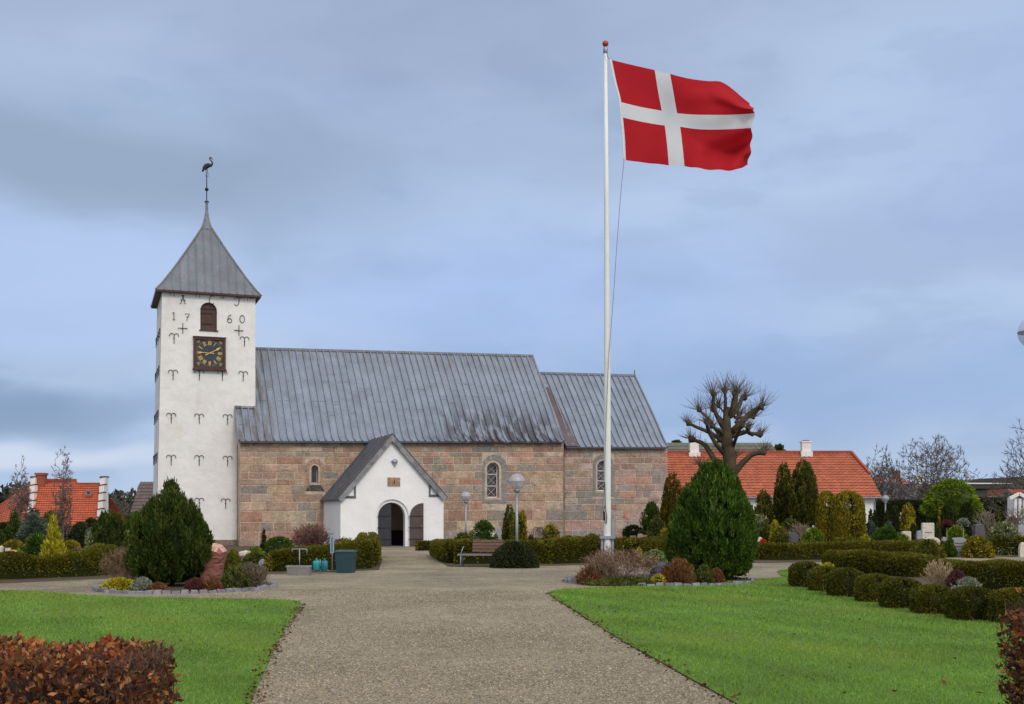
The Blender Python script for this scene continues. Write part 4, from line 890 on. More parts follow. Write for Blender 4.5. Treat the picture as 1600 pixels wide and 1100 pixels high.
# wrought iron wall anchors, letters and date
def stroke(mb, pts, r=.021, n=5): mb.tube(pts, r*.82, n)
def wall_iron(name, px, py, kind, v=TV, side=False, sc=1.0):
    mb = MB(); 
    if side: u0, z0 = px, py; P = lambda a, b: (xl_(z0+b)-.045, u0+a, z0+b)
    else:
        u0, z0 = cl(px, py, v); P = lambda a, b: (u0+a*sc, v-.045, z0+b*sc)
    if kind == 'ram':
        stroke(mb, [P(0, -.32), P(0, .16)], .024)
        for s in (-1, 1): stroke(mb, [P(0, .08)]+[P(s*(.125+.125*math.cos(t)), .12+.13*math.sin(t)) for t in np.linspace(math.pi, -.35, 9)], .021)
        mb.box(*( (u0-.03, u0+.03, v-.06, v+.002, z0-.05, z0+.01) if not side else (xl_(z0)-.06, xl_(z0)+.02, u0-.03, u0+.03, z0-.05, z0+.01)))
    elif kind == 'cross': stroke(mb, [P(0, -.30), P(0, .30)], .024); stroke(mb, [P(-.26, 0), P(.26, 0)], .024)
    elif kind == 'hook': stroke(mb, [P(-.10, -.08), P(-.10, .14), P(.10, .14), P(.10, -.10)], .016)
    elif kind == 'ell': stroke(mb, [P(-.10, -.10), P(.09, -.10), P(.09, .16)], .018)
    elif kind == 'A': stroke(mb, [P(-.17, -.22), P(-.10, -.24), P(.02, .24)]); stroke(mb, [P(-.08, .22), P(.08, .24)], .018); stroke(mb, [P(.02, .24), P(.10, -.22), P(.17, -.20)]); stroke(mb, [P(-.15, -.03), P(.16, -.03)], .018)
    elif kind == 'C': stroke(mb, [P(.12+.0, .20), P(.02, .24), P(-.10, .10), P(-.13, -.05), P(-.08, -.20), P(.02, -.24), P(.13, -.18)])
    elif kind == 'T': stroke(mb, [P(-.20, .10), P(-.16, .19), P(-.04, .20), P(.24, .19)]); stroke(mb, [P(.08, .19), P(.05, -.12), P(-.02, -.23), P(-.14, -.22), P(-.18, -.16)])
    elif kind == '1': stroke(mb, [P(-.07, .14), P(0, .22), P(0, -.20)]); stroke(mb, [P(-.07, -.20), P(.07, -.20)], .018)
    elif kind == '7': stroke(mb, [P(-.12, .12), P(-.10, .19), P(.12, .19), P(-.01, -.05), P(-.03, -.22)]); stroke(mb, [P(-.08, .0), P(.08, .0)], .014)
    elif kind == '6': stroke(mb, [P(.08, .24), P(-.07, .10), P(-.12, -.07)]+[P(.0+.12*math.cos(t), -.11+.12*math.sin(t)) for t in np.linspace(math.pi, 3*math.pi, 12)])
    elif kind == '0': stroke(mb, [P(.13*math.cos(t), .21*math.sin(t)) for t in np.linspace(.3, .3+2*math.pi, 16)])
    return mb.build(name, ironm, church)
for px, py in ((272, 528), (382, 533), (270.5, 585), (311.5, 585.5), (347.5, 586), (380, 587), (267.5, 652.5), (311.2, 653.5), (355.5, 654.5), (267.5, 718), (311.2, 718.5), (355.5, 719.5), (267.5, 784), (311.4, 785), (352.5, 786)): wall_iron('wall_anchor', px, py, 'ram')
for px, py in ((285.5, 513), (373.2, 516.5)): wall_iron('wall_anchor', px, py, 'cross')
for px in (269, 309, 384): wall_iron('wall_hook', px, 460+(px-269)*.06, 'hook')
wall_iron('wall_hook', 347, 463, 'ell'); wall_iron('wall_hook', 393, 464.5, 'ell')
for ch, px, py in (('A', 285.5, 468), ('C', 330.5, 468.5), ('T', 371.5, 471)): wall_iron('iron_letter', px, py, ch)
for ch, px, py in (('1', 271.8, 494), ('7', 292.8, 495.5), ('6', 358.8, 498), ('0', 378.3, 498.5)): wall_iron('iron_numeral', px, py, ch)
for z in (12.0, 9.9, 7.4, 5.0, 2.6):
    for v in (2.3, 3.6, 5.0, 6.1): wall_iron('wall_anchor', v, z, 'ram', side=True)

# ---- porch
PV = -4.8; pu0, pu1 = cl(532, 820, PV)[0], cl(693, 820, PV)[0]; pz = 2.62; pax, paz = cl(612, 678, PV-.1)
dr = (cl(591.5, 855, PV)[0], cl(634, 855, PV)[0], 0.02, cl(612, 785, PV)[1]); dcx = (dr[0]+dr[1])/2
gab = paz-.28
pw = MB(); bandA = arch(dr[0]-.16, dr[1]+.16, 0, dr[3]+.17); doorA = arch(dr[0], dr[1], 0, dr[3])
pw.panel([(pu0, 0), (bandA[0][0], 0)]+[bandA[0]]*0+bandA[2:][::-1]+[(bandA[1][0], 0), (pu1, 0), (pu1, pz), (pax, gab), (pu0, pz)] if False else [(pu0, -.05), (pu1, -.05), (pu1, pz), (pax, gab), (pu0, pz)], [bandA], PV, .12)
pw.panel([(pu0, -.05), (pu1, -.05), (pu1, pz), (pax, gab), (pu0, pz)], [doorA], PV+.12, .4)
pw.panel([(bandA[0][0], -.05), (bandA[1][0], -.05), (bandA[1][0], .0), (bandA[0][0], .0)], [], PV+.05, .05)
pw.box(pu0, pu0+.4, PV+.52, 0, -.05, pz); pw.box(pu1-.4, pu1, PV+.52, 0, -.05, pz)
porch = pw.build('porch_wall', limeb, church)
inn = MB(); inn.box(pu0+.4, pu1-.4, -.06, -.01, 0, pz); inn.build('inner_wall', mat('ochre_limewash', S(222, 198, 160), rough=.9, n1=(2, .1)), church)
inn = MB(); inn.box(pu0+.4, pu1-.4, PV+.52, -.06, pz-.08, pz-.02); inn.build('ceiling', limem, church)
inn = MB(); inn.box(dcx-.1, pu1-.45, -.50, -.07, 0.02, .85); inn.build('inner_bench', mat('dark_wood', S(58, 46, 42), n1=(5, .2)), church)
inn = MB(); inn.box(pu0+.42, pu1-.42, PV+.1, -.5, -.02, .018); inn.build('floor', greyst, church)
roofm = mat('porch_lead', vcol=True, rough=.7, n1=(2, .15), n2=(9, .12), bump=(4, .3, .03), dirt=(2.2, .5, .7, S(66, 64, 66), .7, (1, .5, 1)))
pr = MB(); ez_ = cl(500.6, 781.5, -.3)[1]; eavL = (cl(528, 779.5, PV-.2)[0], cl(528, 779, PV-.2)[1]); eavR = (cl(699, 778, PV-.2)[0], cl(699, 777, PV-.2)[1])
for s, e in ((0, eavL), (1, eavR)):
    n_ = 9
    for i in range(n_):
        v0 = PV-.2+(-.0-PV+2.2)*i/n_; v1 = PV-.2+(-.0-PV+2.2)*(i+1)/n_
        for j in range(3):
            a0, a1 = j/3, (j+1)/3; q = lambda a, v, l=0: (e[0]+(pax-e[0])*a-(0), v, e[1]+(paz-e[1])*a+l)
            pr.col = tuple(c*k_ for k_ in [random.uniform(.85, 1.1)] for c in S(92, 92, 98)); pr.hexa([q(a0, v0, -.10), q(a1, v0, -.10), q(a1, v1, -.10), q(a0, v1, -.10), q(a0, v0), q(a1, v0), q(a1, v1), q(a0, v1)])
        pr.col = S(76, 76, 82); pr.bar(q(0, v0, .02), q(1, v0, .02), .05, .05)
pr.build('porch_roof', roofm, church, recalc=False)
vg = MB()                                                        # broad lead-clad verge with its turned corner pieces
bw = .27
for e, sg in ((eavL, 1), (eavR, -1)):
    d = Vector((pax-e[0], 0, paz-e[1])); n_ = Vector((d.z, 0, -d.x)).normalized()*sg*bw; n_ = -n_ if n_.z > 0 else n_
    k = 10
    for i in range(k):
        a = Vector((e[0], PV-.215, e[1]))+d*(i/k); b = Vector((e[0], PV-.215, e[1]))+d*((i+1)/k); 
        e2 = b+n_*(1 if i < k-1 else 1.0)
        if i == k-1: e2 = Vector((pax, PV-.215, b.z+n_.length*-1.45))
        vg.col = tuple(c*k_ for k_ in [random.uniform(.8, 1.15)] for c in S(134, 135, 138)); vg.prism([a, b, e2, a+n_], (0, .20, 0))
    vg.col = S(96, 96, 100); x = e[0]+sg*1.0; zt2 = e[1]+(paz-e[1])*(1.0/abs(pax-e[0]))-.36
    vg.box(min(x, x-sg*.09), max(x, x-sg*.09), PV-.05, PV-.002, e[1]+.03, zt2); vg.box(min(e[0]+sg*.22, x-sg*.09), max(e[0]+sg*.22, x-sg*.09), PV-.05, PV-.002, e[1]+.03, e[1]+.15)
vg.build('verge_board', roofm, church, recalc=False)
# doors
iron2 = ironm
def leaf_door(name, hinge, width, sgn, ang, col):
    t = MB(); t.col = col; rr = dr[3]-dr[2]; h = dr[3]; r_ = (dr[1]-dr[0])/2; hs = h-r_; n_ = 8
    prof = [(0, .03), (width, .03)]+[(width, h-.03)]+[(width-(width)*i/n_, hs+math.sqrt(max(0, r_*r_-(width*i/n_)**2))-.03) for i in range(1, n_+1)]
    c_, s_ = math.cos(ang), math.sin(ang); P = lambda a, z, o=0: (hinge[0]+sgn*(a*c_)+o*s_*sgn*0, hinge[1]-a*s_-o, z)
    t.prism([P(a, z) for a, z in prof], (0, -.06, 0)); o = t.build(name, mat(name+'_paint', col, rough=.55, n1=(4, .2)) if name+'_paint' not in MAT else MAT[name+'_paint'], church)
    for z in (.42, 1.05, 1.68):
        s = MB(); a, b = P(-.08, z, .07), P(width*.95, z, .07); s.bar(a, b, .05, .03); s.build('strap_hinge', ironm, o)
    return o, P
o1, Pp = leaf_door('porch_door', (dr[0]+.02, PV+.10), (dr[1]-dr[0])*.5, 1, R(-14), S(52, 52, 58))
o2, Pp = leaf_door('open_porch_door', (dr[1]+.20, PV-.03), (dr[1]-dr[0])*.5, 1, R(6), S(78, 66, 62)); o2['label'] = 'brown plank door leaf folded open against the white wall'
k_ = MB(); k_.box(*(lambda p: (p[0]-.02, p[0]+.02, p[1]-.05, p[1]+.01, p[2]-.06, p[2]+.06))(Pp(.62, 1.15, .09))); k_.build('handle', mat('brass', S(150, 130, 90), metal=.6, rough=.4), o2)
sd = MB(); sd.col = S(158, 130, 104); a, b = cl(605.5, 746, PV), cl(625, 759.5, PV); sd.box(a[0], b[0], PV-.05, PV+.01, b[1], a[1]); so_ = sd.build('sundial', stonem, church)
sd = MB(); m = (a[0]+b[0])/2; sd.prism([(m, PV-.05, a[1]-.10), (m, PV-.05, b[1]+.14), (m+.0, PV-.16, b[1]+.16)], (.03, 0, 0)); sd.build('gnomon', ironm, so_)
fl_ = MB(); q = cl(616.5, 721.5, PV); fl_.lathe([(.10, 0), (.13, .02), (.15, .08), (.08, .14)], 0, 0, 12); fl_.v = [(q[0]+x, PV-.02-z, q[1]+y) for x, y, z in fl_.v]; fo = fl_.build('wall_lamp', galvm, church, True)
fl_ = MB(); fl_.box(q[0]-.05, q[0]+.05, PV-.14, PV, q[1]-.22, q[1]-.06); fl_.box(q[0]-.20, q[0]-.10, PV-.08, PV, q[1]-.02, q[1]+.06); fl_.build('lamp_bracket', galvm, fo)
pvm = stone_mat('paving', (122, 112, 104)); mb = MB(); mb.box(pu0+1.2, pu1+.2, PV-1.3, PV+.1, -.05, .035); mb.build('porch_step', pvm, church)

# ------------------------------------------------------------ flagpole and flag
poleY = gY(905); pX = (949-CX)/F*poleY
t = thing('flagpole', 'tall white flagpole with a red ball on top standing in the right bed', 'flagpole', (pX, poleY, 0))
top = at(946, 74, poleY); mb = MB(); mb.tube([(0, 0, -.2), (0, 0, 1), (0, 0, 5), (-.02, 0, 10), (top.x-pX, 0, top.z)], [.105, .100, .088, .066, .044], 16); mb.build('pole', whitem, t, True)
mb = MB(); r_ = .085; c = (top.x-pX, top.z+.10); mb.lathe([(max(.002, r_*math.cos(a)), c[1]+r_*math.sin(a)) for a in np.linspace(-1.57, 1.57, 13)], c[0], 0, 16); mb.build('ball', mat('ball_paint', S(176, 62, 48), rough=.4), t, True)
mb = MB(); mb.lathe([(.05, c[1]-.26), (.062, c[1]-.25), (.062, c[1]-.11), (.03, c[1]-.08)], c[0], 0, 12); mb.build('truck', galvm, t, True)
bz = at(0, 839, poleY).z; mb = MB(); mb.box(-.20, .20, -.14, .14, bz-.045, bz+.03); mb.build('hinge_plate', galvm, t)
mb = MB(); mb.box(.11, .17, -.05, .05, -.1, bz+.5); mb.box(-.17, -.115, -.05, .05, -.1, bz); mb.build('pole_bracket', galvm, t)
mb = MB(); q = at(943.5, 806, poleY)-Vector((pX, poleY, 0)); mb.tube([(q.x+.02, -.13, q.z+.28), (q.x-.02, -.15, q.z+.1), (q.x+.01, -.15, q.z-.12), (q.x+.05, -.14, q.z-.22), (q.x+.07, -.14, q.z-.05), (q.x+.03, -.14, q.z+.2), (q.x+.01, -.13, q.z+.9)], .010, 6); mb.bar((q.x-.01, -.15, q.z+.12), (q.x+.0, -.15, q.z-.12), .05); mb.build('cleat', ironm, t)
hl = MB(); fy = poleY-.12
hl.tube([at(947, 80, fy), at(950, 90, fy), at(953, 93, fy)], .010, 5); pts = [at(975, 250, fy), at(970, 300, fy), at(964, 380, fy), at(958, 470, fy), at(951, 560, fy), at(946, 680, fy), at(943, 790, fy)]; hl.tube(pts, .008, 5)
hl.build('halyard', mat('rope', S(120, 124, 132), rough=.8), t, world=True)
CP = {0: [(953, 93), (988, 101.5), (1023, 109.5), (1047, 115.5), (1078, 123), (1105, 126.5), (1127, 128), (1147, 141), (1166, 158)],
      .215: [(960, 126), (994, 134), (1028, 141), (1052.5, 146), (1083, 150), (1110, 153), (1134, 156), (1157, 163), (1176, 168)],
      .43: [(968, 159), (1001, 167), (1034, 173), (1058, 176.8), (1084, 179), (1110, 179.5), (1135, 179.5), (1158, 178.5), (1178, 177)],
      .57: [(970.5, 183), (1004, 190.5), (1038.5, 196), (1062.5, 198), (1087, 201.5), (1112, 202.5), (1136, 202), (1156, 201), (1175, 200)],
      .785: [(973.5, 217), (1008, 224), (1042.5, 228), (1066.5, 229), (1090, 232), (1114, 233.5), (1136, 233), (1156, 232), (1173.5, 229)],
      1.0: [(975, 250), (1010, 254.5), (1045, 258), (1069.5, 259.5), (1092, 263), (1116, 265.5), (1138, 266), (1154, 264.5), (1169, 256)]}
cu = np.array([0, .18, .353, .47, .60, .71, .82, .92, 1.0]); rk = np.array(sorted(CP)); arr = np.array([CP[k] for k in rk])   # rows, cols, 2
def cat_rom(xs, ys, x):
    m = np.gradient(ys, xs, axis=0); i = int(np.clip(np.searchsorted(xs, x)-1, 0, len(xs)-2)); h = xs[i+1]-xs[i]; u = (x-xs[i])/h
    return (2*u**3-3*u**2+1)*ys[i]+(u**3-2*u**2+u)*h*m[i]+(-2*u**3+3*u**2)*ys[i+1]+(u**3-u**2)*h*m[i+1]
us = np.concatenate([np.linspace(0, .353, 24), np.linspace(.353, .47, 9)[1:], np.linspace(.47, 1, 40)[1:]]); vs = np.concatenate([np.linspace(0, .43, 19), np.linspace(.43, .57, 7)[1:], np.linspace(.57, 1, 19)[1:]])
fm = MB(); grid = []
for v in vs:
    row = []
    for u in us:
        col = np.array([cat_rom(rk, arr[:, i], v) for i in range(len(cu))]); p = cat_rom(cu, col, u)
        dy = .07*math.sin(u*7+v*1.2)*u*3+.22*max(0, u-.45)*math.sin((u-.45)*15+v*5)+.10*u*math.sin(v*7-u*5)
        dy += .55*max(0, (u-.62))*math.exp(-((v-.86+(u-.6)*.35)/.09)**2)*2.2          # folds in the fly
        dy += -.5*max(0, u-.7)*math.exp(-((v-.16-(u-.7)*.5)/.10)**2)*2.0
        dy += .35*max(0, u-.55)*math.exp(-((v-.70-(u-.55)*.5)/.07)**2)
        dy += .25*max(0, u-.9)*10*(v > .85)*(v-.85)*4
        dy += .10*u*math.sin(u*19+v*6)+.07*max(0, u-.5)*math.sin(v*24+u*9)
        row.append(at(p[0]+(1.6*math.sin(v*31) if u > .97 else 0), p[1]+(1.2*math.sin(u*40)*u if v > .97 else 0), poleY-.12+dy*1.35))
    grid.append(row)
nu_, nv_ = len(us), len(vs); fm.v = [tuple(p) for r in grid for p in r]
red = S(190, 32, 42); wht = S(226, 226, 228)
for j in range(nv_-1):
    for i in range(nu_-1):
        um, vm = (us[i]+us[i+1])/2, (vs[j]+vs[j+1])/2; fm.col = wht if (.353 < um < .47 or .43 < vm < .57 or um < .008) else red
        fm.face((j*nu_+i, j*nu_+i+1, (j+1)*nu_+i+1, (j+1)*nu_+i))
flagm = mat('flag_cloth', vcol=True, rough=.8, spec=.2, transl=.35, bump=(5, .25, .05))
ft = thing('flag', 'red flag with a white Nordic cross, flying to the right from the white pole', 'flag', at(953, 93, fy))
fm.build('flag_cloth', flagm, ft, True, world=True, recalc=False)
hm = MB(); hm.col = wht; hm.tube([grid[j][0] for j in range(nv_)], .014, 6); hm.build('hoist_rope', whitem, ft, True, world=True)

# ------------------------------------------------------------ lamps
globem = bpy.data.materials.new('lamp_globe'); globem.use_nodes = True; nt = globem.node_tree; b = nt.nodes['Principled BSDF']
b.inputs['Base Color'].default_value = (*S(206, 208, 220), 1); b.inputs['Roughness'].default_value = .12
trn = nt.nodes.new('ShaderNodeBsdfTransparent'); mx = nt.nodes.new('ShaderNodeMixShader'); mx.inputs[0].default_value = .62
nt.links.new(b.outputs[0], mx.inputs[1]); nt.links.new(trn.outputs[0], mx.inputs[2]); nt.links.new(mx.outputs[0], nt.nodes['Material Output'].inputs[0])
mat('globe_band', S(150, 140, 160), rough=.4)
def lamp(label, px, py, Y, dia, post=galvm):
    h = at(px, py, Y).z; X = (px-CX)/F*Y; r = dia/2; t = thing('street_lamp', label, 'lamp', (X, Y, 0), 0, 'globe lamps along the cemetery paths')
    m = MB(); m.tube([(0, 0, -.1), (0, 0, h-r*1.15)], .045, 10); m.build('post', post, t, True)
    m = MB(); m.lathe([(.055, h-r*1.35), (r*.42, h-r*1.12), (r*.42, h-r*.95), (.05, h-r*.9)], n=14); m.build('socket', galvm, t, True)
    m = MB(); m.lathe([(max(.004, r*math.cos(a)), h+r*math.sin(a)) for a in np.linspace(-1.45, 1.57, 17)], n=24); g = m.build('globe', globem, t, True)
    m = MB(); m.lathe([(r*1.004, h-.012), (r*1.012, h), (r*1.004, h+.012)], n=24); m.build('globe_band', MAT['globe_band'], g, True)
    m = MB(); m.lathe([(.05, h-r*.9), (.05, h-r*.3), (.075, h-r*.28), (.075, h+r*.25), (.02, h+r*.3)], n=10); m.build('lamp_body', whitem, t, True)
    m = MB()
    for k in range(4): m.lathe([(r*(.62-.09*k), h+r*(-.18+.2*k)), (r*(.60-.09*k), h+r*(-.13+.2*k))], n=16)
    m.build('louvre', whitem, t, True)
lamp('large globe lamp on a grey post behind the dark clipped box bush', 807.5, 752.5, gY(885), .55)
lamp('smaller globe lamp close to the church wall beside the porch', 727.8, 775.8, 57, .50)
lamp('small distant globe lamp in front of the long red-roofed house corner', 1383.5, 779, 80, .50)
lamp('tall globe lamp cut off by the right edge of the photo', 1618, 519, 17.2, .50)

# ------------------------------------------------------------ bench and tidy-up corner
brb = mat('bench_wood', vcol=True, rough=.65, n1=(8, .2), stretch=(.3, 1, 1))
bY = 38.2; bx = (745-CX)/F*bY; k = bY/F
t = thing('park_bench', 'brown slatted bench with pale metal legs and armrests beside the clipped hedge', 'bench', ((750-CX)/F*bY, bY, 0), R(-7))
sm = MB()
for i in range(4): sm.col = S(96, 74, 62); sm.box(-.72, .72, -.20+i*.115, -.105+i*.115, .415, .445)
sm.build('seat', brb, t)
sm = MB()
for i in range(4):
    z = .49+i*.105; y = .27+i*.03; sm.col = tuple(c*k_ for k_ in [random.uniform(.9, 1.1)] for c in S(104, 76, 66)); sm.hexa([(-.62+.72*.25, y, z), (.85, y, z), (.85, y+.02, z), (-.62+.72*.25, y+.02, z), (-.62+.18, y+.025, z+.085), (.85, y+.025, z+.085), (.85, y+.045, z+.085), (-.62+.18, y+.045, z+.085)])
sm.v = [(x-.12+(.26 if x < 0 else 0), y, z) for x, y, z in sm.v]; sm.build('backrest', brb, t)
for x in (-.62, .60):
    for y0, y1 in ((-.18, -.18), (.12, .34)): m = MB(); m.tube([(x, y1, -.02), (x, y0, .42)], .022, 8); m.build('leg', galvm, t, True)
    m = MB(); m.tube([(x, -.20, .42), (x+.07, -.12, .64), (x+.03, .28, .66)], .016, 8); m.build('armrest', galvm, t, True)
m = MB(); m.bar((-.72, -.215, .40), (.72, -.215, .40), .02, .035); m.bar((-.62, .20, .40), (.6, .20, .40), .03, .03); m.build('seat_frame', galvm, t)

binm = mat('bin_plastic', S(36, 66, 72), rough=.5, n1=(4, .1))
Y = gY(895); X = (540.5-CX)/F*Y; t = thing('waste_bin', 'dark green plastic waste bin with a lid standing against the hedge', 'bin', (X, Y, 0), R(-4)); w = .27; h = .62
m = MB(); m.hexa([(-w*.82, -w, .0), (w*.82, -w, .0), (w*.82, w, .0), (-w*.82, w, .0), (-w, -w*1.1, h), (w, -w*1.1, h), (w, w*1.1, h), (-w, w*1.1, h)]); m.build('body', binm, t)
m = MB(); m.hexa([(-w*1.08, -w*1.2, h), (w*1.08, -w*1.2, h), (w*1.08, w*1.2, h), (-w*1.08, w*1.2, h), (-w*1.0, -w*1.1, h+.035), (w*1.0, -w*1.1, h+.035), (w, w*1.1, h+.055), (-w, w*1.1, h+.055)]); m.build('lid', binm, t)
for s in (-1, 1): m = MB(); m.box(min(s*w*.95, s*(w+.08)), max(s*w*.95, s*(w+.08)), -.04, .04, h*.68, h*.73); m.build('handle', binm, t)
# watering cans on their post
gY_ = gY(897); cx_ = (500-CX)/F*gY_
t = thing('can_stand', 'thin grey post with a crossbar that holds two turquoise watering cans', 'stand', (cx_+.0, gY_, 0)); m = MB(); m.tube([(0, .03, -.05), (0, .03, .42)], .014, 8); m.build('post', galvm, t, True); m = MB(); m.tube([(-.08, .0, .265), (.22, -.13, .275)], .008, 6); m.tube([(-.26, .03, .10), (.26, .03, .10)], .012, 6); m.build('crossbar', galvm, t, True)
for i, (px, c, lb) in enumerate(((494.5, (42, 150, 156), 'bright turquoise plastic watering can, left one on the crossbar'), (507, (34, 116, 126), 'darker turquoise plastic watering can, right one beside the sign post'))):
    X = (px-CX)/F*gY_; t = thing('watering_can', lb, 'watering can', (X, gY_, .115), 0, 'watering cans on the stand'); mm = mat('can_plastic_%d' % i, S(c), rough=.35)
    m = MB(); m.lathe([(.085, 0), (.10, .01), (.105, .20), (.10, .255), (.06, .275)], n=16); m.build('body', mm, t, True)
    m = MB(); m.tube([(0, .09, .20), (0, .05, .34), (0, -.05, .34), (0, -.09, .24)], .016, 8); m.build('handle', mm, t, True)
    m = MB(); m.tube([(0, .09, .05), (0, .17, .20), (0, .20, .30)], [.03, .02, .014], 8); m.build('spout', mm, t, True)
# sign post
Y = gY(895.5); X = (519-CX)/F*Y; t = thing('notice_post', 'narrow blue and grey notice panel on a thin post between the cans and the bin', 'sign', (X, Y, 0))
m = MB(); m.tube([(0, 0, -.05), (0, 0, 1.2)], .017, 8); m.build('post', galvm, t, True)
z0, z1 = at(0, 864.5, Y).z, at(0, 836.5, Y).z; m = MB(); m.box(-.05, .052, -.03, .03, z0, z1); m.build('panel', mat('panel_grey', S(142, 164, 178), rough=.5), t)
m = MB(); m.box(-.022, .022, -.036, -.031, z0+.03, z1-.05); m.build('blue_strip', mat('panel_blue', S(70, 112, 140), rough=.5), t)
m = MB(); m.tube([(0, 0, z1), (.02, -.02, z1+.07), (.08, -.04, z1+.09)], .014, 8); m.build('hook', galvm, t, True)
# T-shaped pipe
Y = gY(893); X = (468-CX)/F*Y; zt_ = at(0, 858, Y).z; t = thing('water_standpipe', 'pale grey T-shaped pipe rising behind the grey stone trough', 'standpipe', (X, Y, 0)); m = MB(); m.tube([(0, 0, -.05), (0, 0, zt_)], .018, 8); m.build('riser', galvm, t, True)
m = MB(); m.tube([(-.22, 0, zt_-.17), (-.225, 0, zt_-.02), (-.2, 0, zt_), (.2, 0, zt_), (.225, 0, zt_-.02), (.22, 0, zt_-.17)], .016, 8); m.build('crosspipe', galvm, t, True)
Y = gY(899); t = thing('stone_trough', 'rough grey stone trough on the gravel below the pale pipe', 'trough', ((467.5-CX)/F*Y, Y, 0), R(-3)); m = MB(); a, b_, h = .32, .13, .235
m.hexa([(-a, -b_, 0), (a, -b_, 0), (a, b_, 0), (-a, b_, 0), (-a*1.02, -b_*1.05, h), (a*1.02, -b_*1.05, h), (a*1.02, b_*1.05, h), (-a*1.02, b_*1.05, h)]); m.build('basin', stone_mat('trough_stone', (124, 122, 118)), t)
m = MB(); m.panel([(-a*1.06, -b_*1.1), (a*1.06, -b_*1.1), (a*1.06, b_*1.1), (-a*1.06, b_*1.1)], [[(-a*.85, -b_*.7), (a*.85, -b_*.7), (a*.85, b_*.7), (-a*.85, b_*.7)]], 0, .04); m.v = [(x, z, h+.002+y) for x, y, z in m.v]; m.build('rim', stone_mat('trough_rim', (140, 138, 132)), t)
Y = gY(889.5); t = thing('plant_tub', 'round dark plastic tub half hidden behind the trough and cans', 'tub', ((478.5-CX)/F*Y, Y, 0)); m = MB(); m.lathe([(.14, 0), (.15, .01), (.18, .33), (.195, .34), (.195, .36), (.17, .36), (.16, .30)], n=18); m.build('body', mat('dark_plastic', S(46, 44, 58), rough=.5), t, True); m = MB(); m.lathe([(.196, .325), (.205, .33), (.205, .365), (.196, .37)], n=18); m.build('rim', mat('dark_plastic_rim', S(58, 54, 70), rough=.5), t, True)

# ------------------------------------------------------------ hedges round the porch path and the bench
H1 = 'clipped hedges by the porch path'
hedge('clipped_hedge', 'clipped olive hedge behind the green bin and the notice post', [G(424, 893), G(475, 892), G(530, 890), G(575, 888)], .60, [.62, .68, .80, .92], 'yewolive', seed=1, group=H1)
hedge('clipped_hedge', 'clipped hedge running from the bin towards the porch on the left of the path', [G(572, 886), G(576, 874), G(574, 866)], .8, [.88, .9, .9], 'yewolive', seed=2, group=H1)
hedge('clipped_hedge', 'clipped hedge slanting from the porch to the bench on the right of the path', [G(690, 868), G(698, 874), G(714, 880)], .95, [.62, .70, .78], 'yewolive', seed=3, group=H1)
hedge('clipped_hedge', 'clipped hedge behind the bench and the dark box bush', [G(712, 881), G(745, 881), G(800, 880), G(850, 879)], .7, [.80, .80, .78, .74], 'yewolive', seed=4, group=H1)
hedge('clipped_hedge', 'loose olive hedge between the box bush and the flagpole', [G(850, 881), G(880, 880), G(925, 879), G(960, 878)], .9, [.78, .84, .9, .84], 'yewolive', seed=5, group=H1, rough_=.08)
hedge('clipped_hedge', 'clipped hedge behind the flagpole bed', [G(985, 878), G(1030, 876), G(1060, 876)], .8, .8, 'yewolive', seed=6, group=H1, rough_=.06)
shrub('box_bush', 'dark broad clipped box bush on the gravel in front of the large lamp', 'bush', 768, 840, 849, 888, 'dome', 'box', sq=2.5, lumps=.015, dens=1.3, Y=37.6, depth_w=1.3, leaf=(.03, .016))

# ------------------------------------------------------------ island bed on the left
def ring_bed(name, lab, cx, cy, a, b, seed, n, moss=False, arc=(0, 360)):
    rr = random.Random(seed); mb = MB()
    for i in range(n):
        t0 = R(arc[0]+(arc[1]-arc[0])*i/n); t1 = R(arc[0]+(arc[1]-arc[0])*(i+1)/n)-.006; h = rr.uniform(.06, .10); w = rr.uniform(.09, .12); mb.col = tuple(c*k_ for k_ in [rr.uniform(.75, 1.15)] for c in S(132, 132, 138))
        P = lambda t, k: (cx+(a+k)*math.cos(t), cy+(b+k)*math.sin(t)); i0, i1, o1, o0 = P(t0, 0), P(t1, 0), P(t1, w), P(t0, w); j = lambda: rr.uniform(-.012, .012)
        base = [(*o0, 0), (*o1, 0), (*i1, 0), (*i0, 0)]; m = ((o0[0]+i1[0])/2, (o0[1]+i1[1])/2)
        topp = [(m[0]+(x-m[0])*.84+j(), m[1]+(y-m[1])*.84+j(), h+j()) for x, y, z in base]; mb.hexa(base+topp)
    o = mb.build(name, stonem); tag(o, lab, 'edging')
    s = MB(); s.col = S(80, 66, 48); n2 = 40; s.add([(cx+a*math.cos(2*math.pi*i/n2), cy+b*math.sin(2*math.pi*i/n2), .03) for i in range(n2)], [range(n2)])
    tag(s.build('flower_bed', soilm), kind='structure')
ring_bed('stone_edging', 'curved edging of grey granite setts round the left planting bed', -7.62, 27.0, 1.95, 2.15, 3, 66)
ring_bed('stone_edging', 'flat mossy stone edging round the flagpole bed', 3.75, 29.6, 2.35, 2.1, 4, 70)
YB = 27.4
shrub('mountain_pine', 'big dense dark green pine with a ragged cone shape in the left island bed', 'tree', 203, 331, 757, 918, 'pine', 'conifer', 'up', Y=YB, leaf=(.10, .016), clump=.17, lumps=.13, dens=1.7, trunk=.12, trunk_r=.06, maxn=60000, seed=21)
bare_bush('bare_shrub', 'pale brown bare twiggy shrub left of the dark pine', 'bush', 160, 232, 846, 906, [(130, 104, 80), (112, 90, 72), (150, 124, 96), (104, 92, 60)], 90, 3, Y=28.6, seed=5, leaves=900, leafpal='brown')
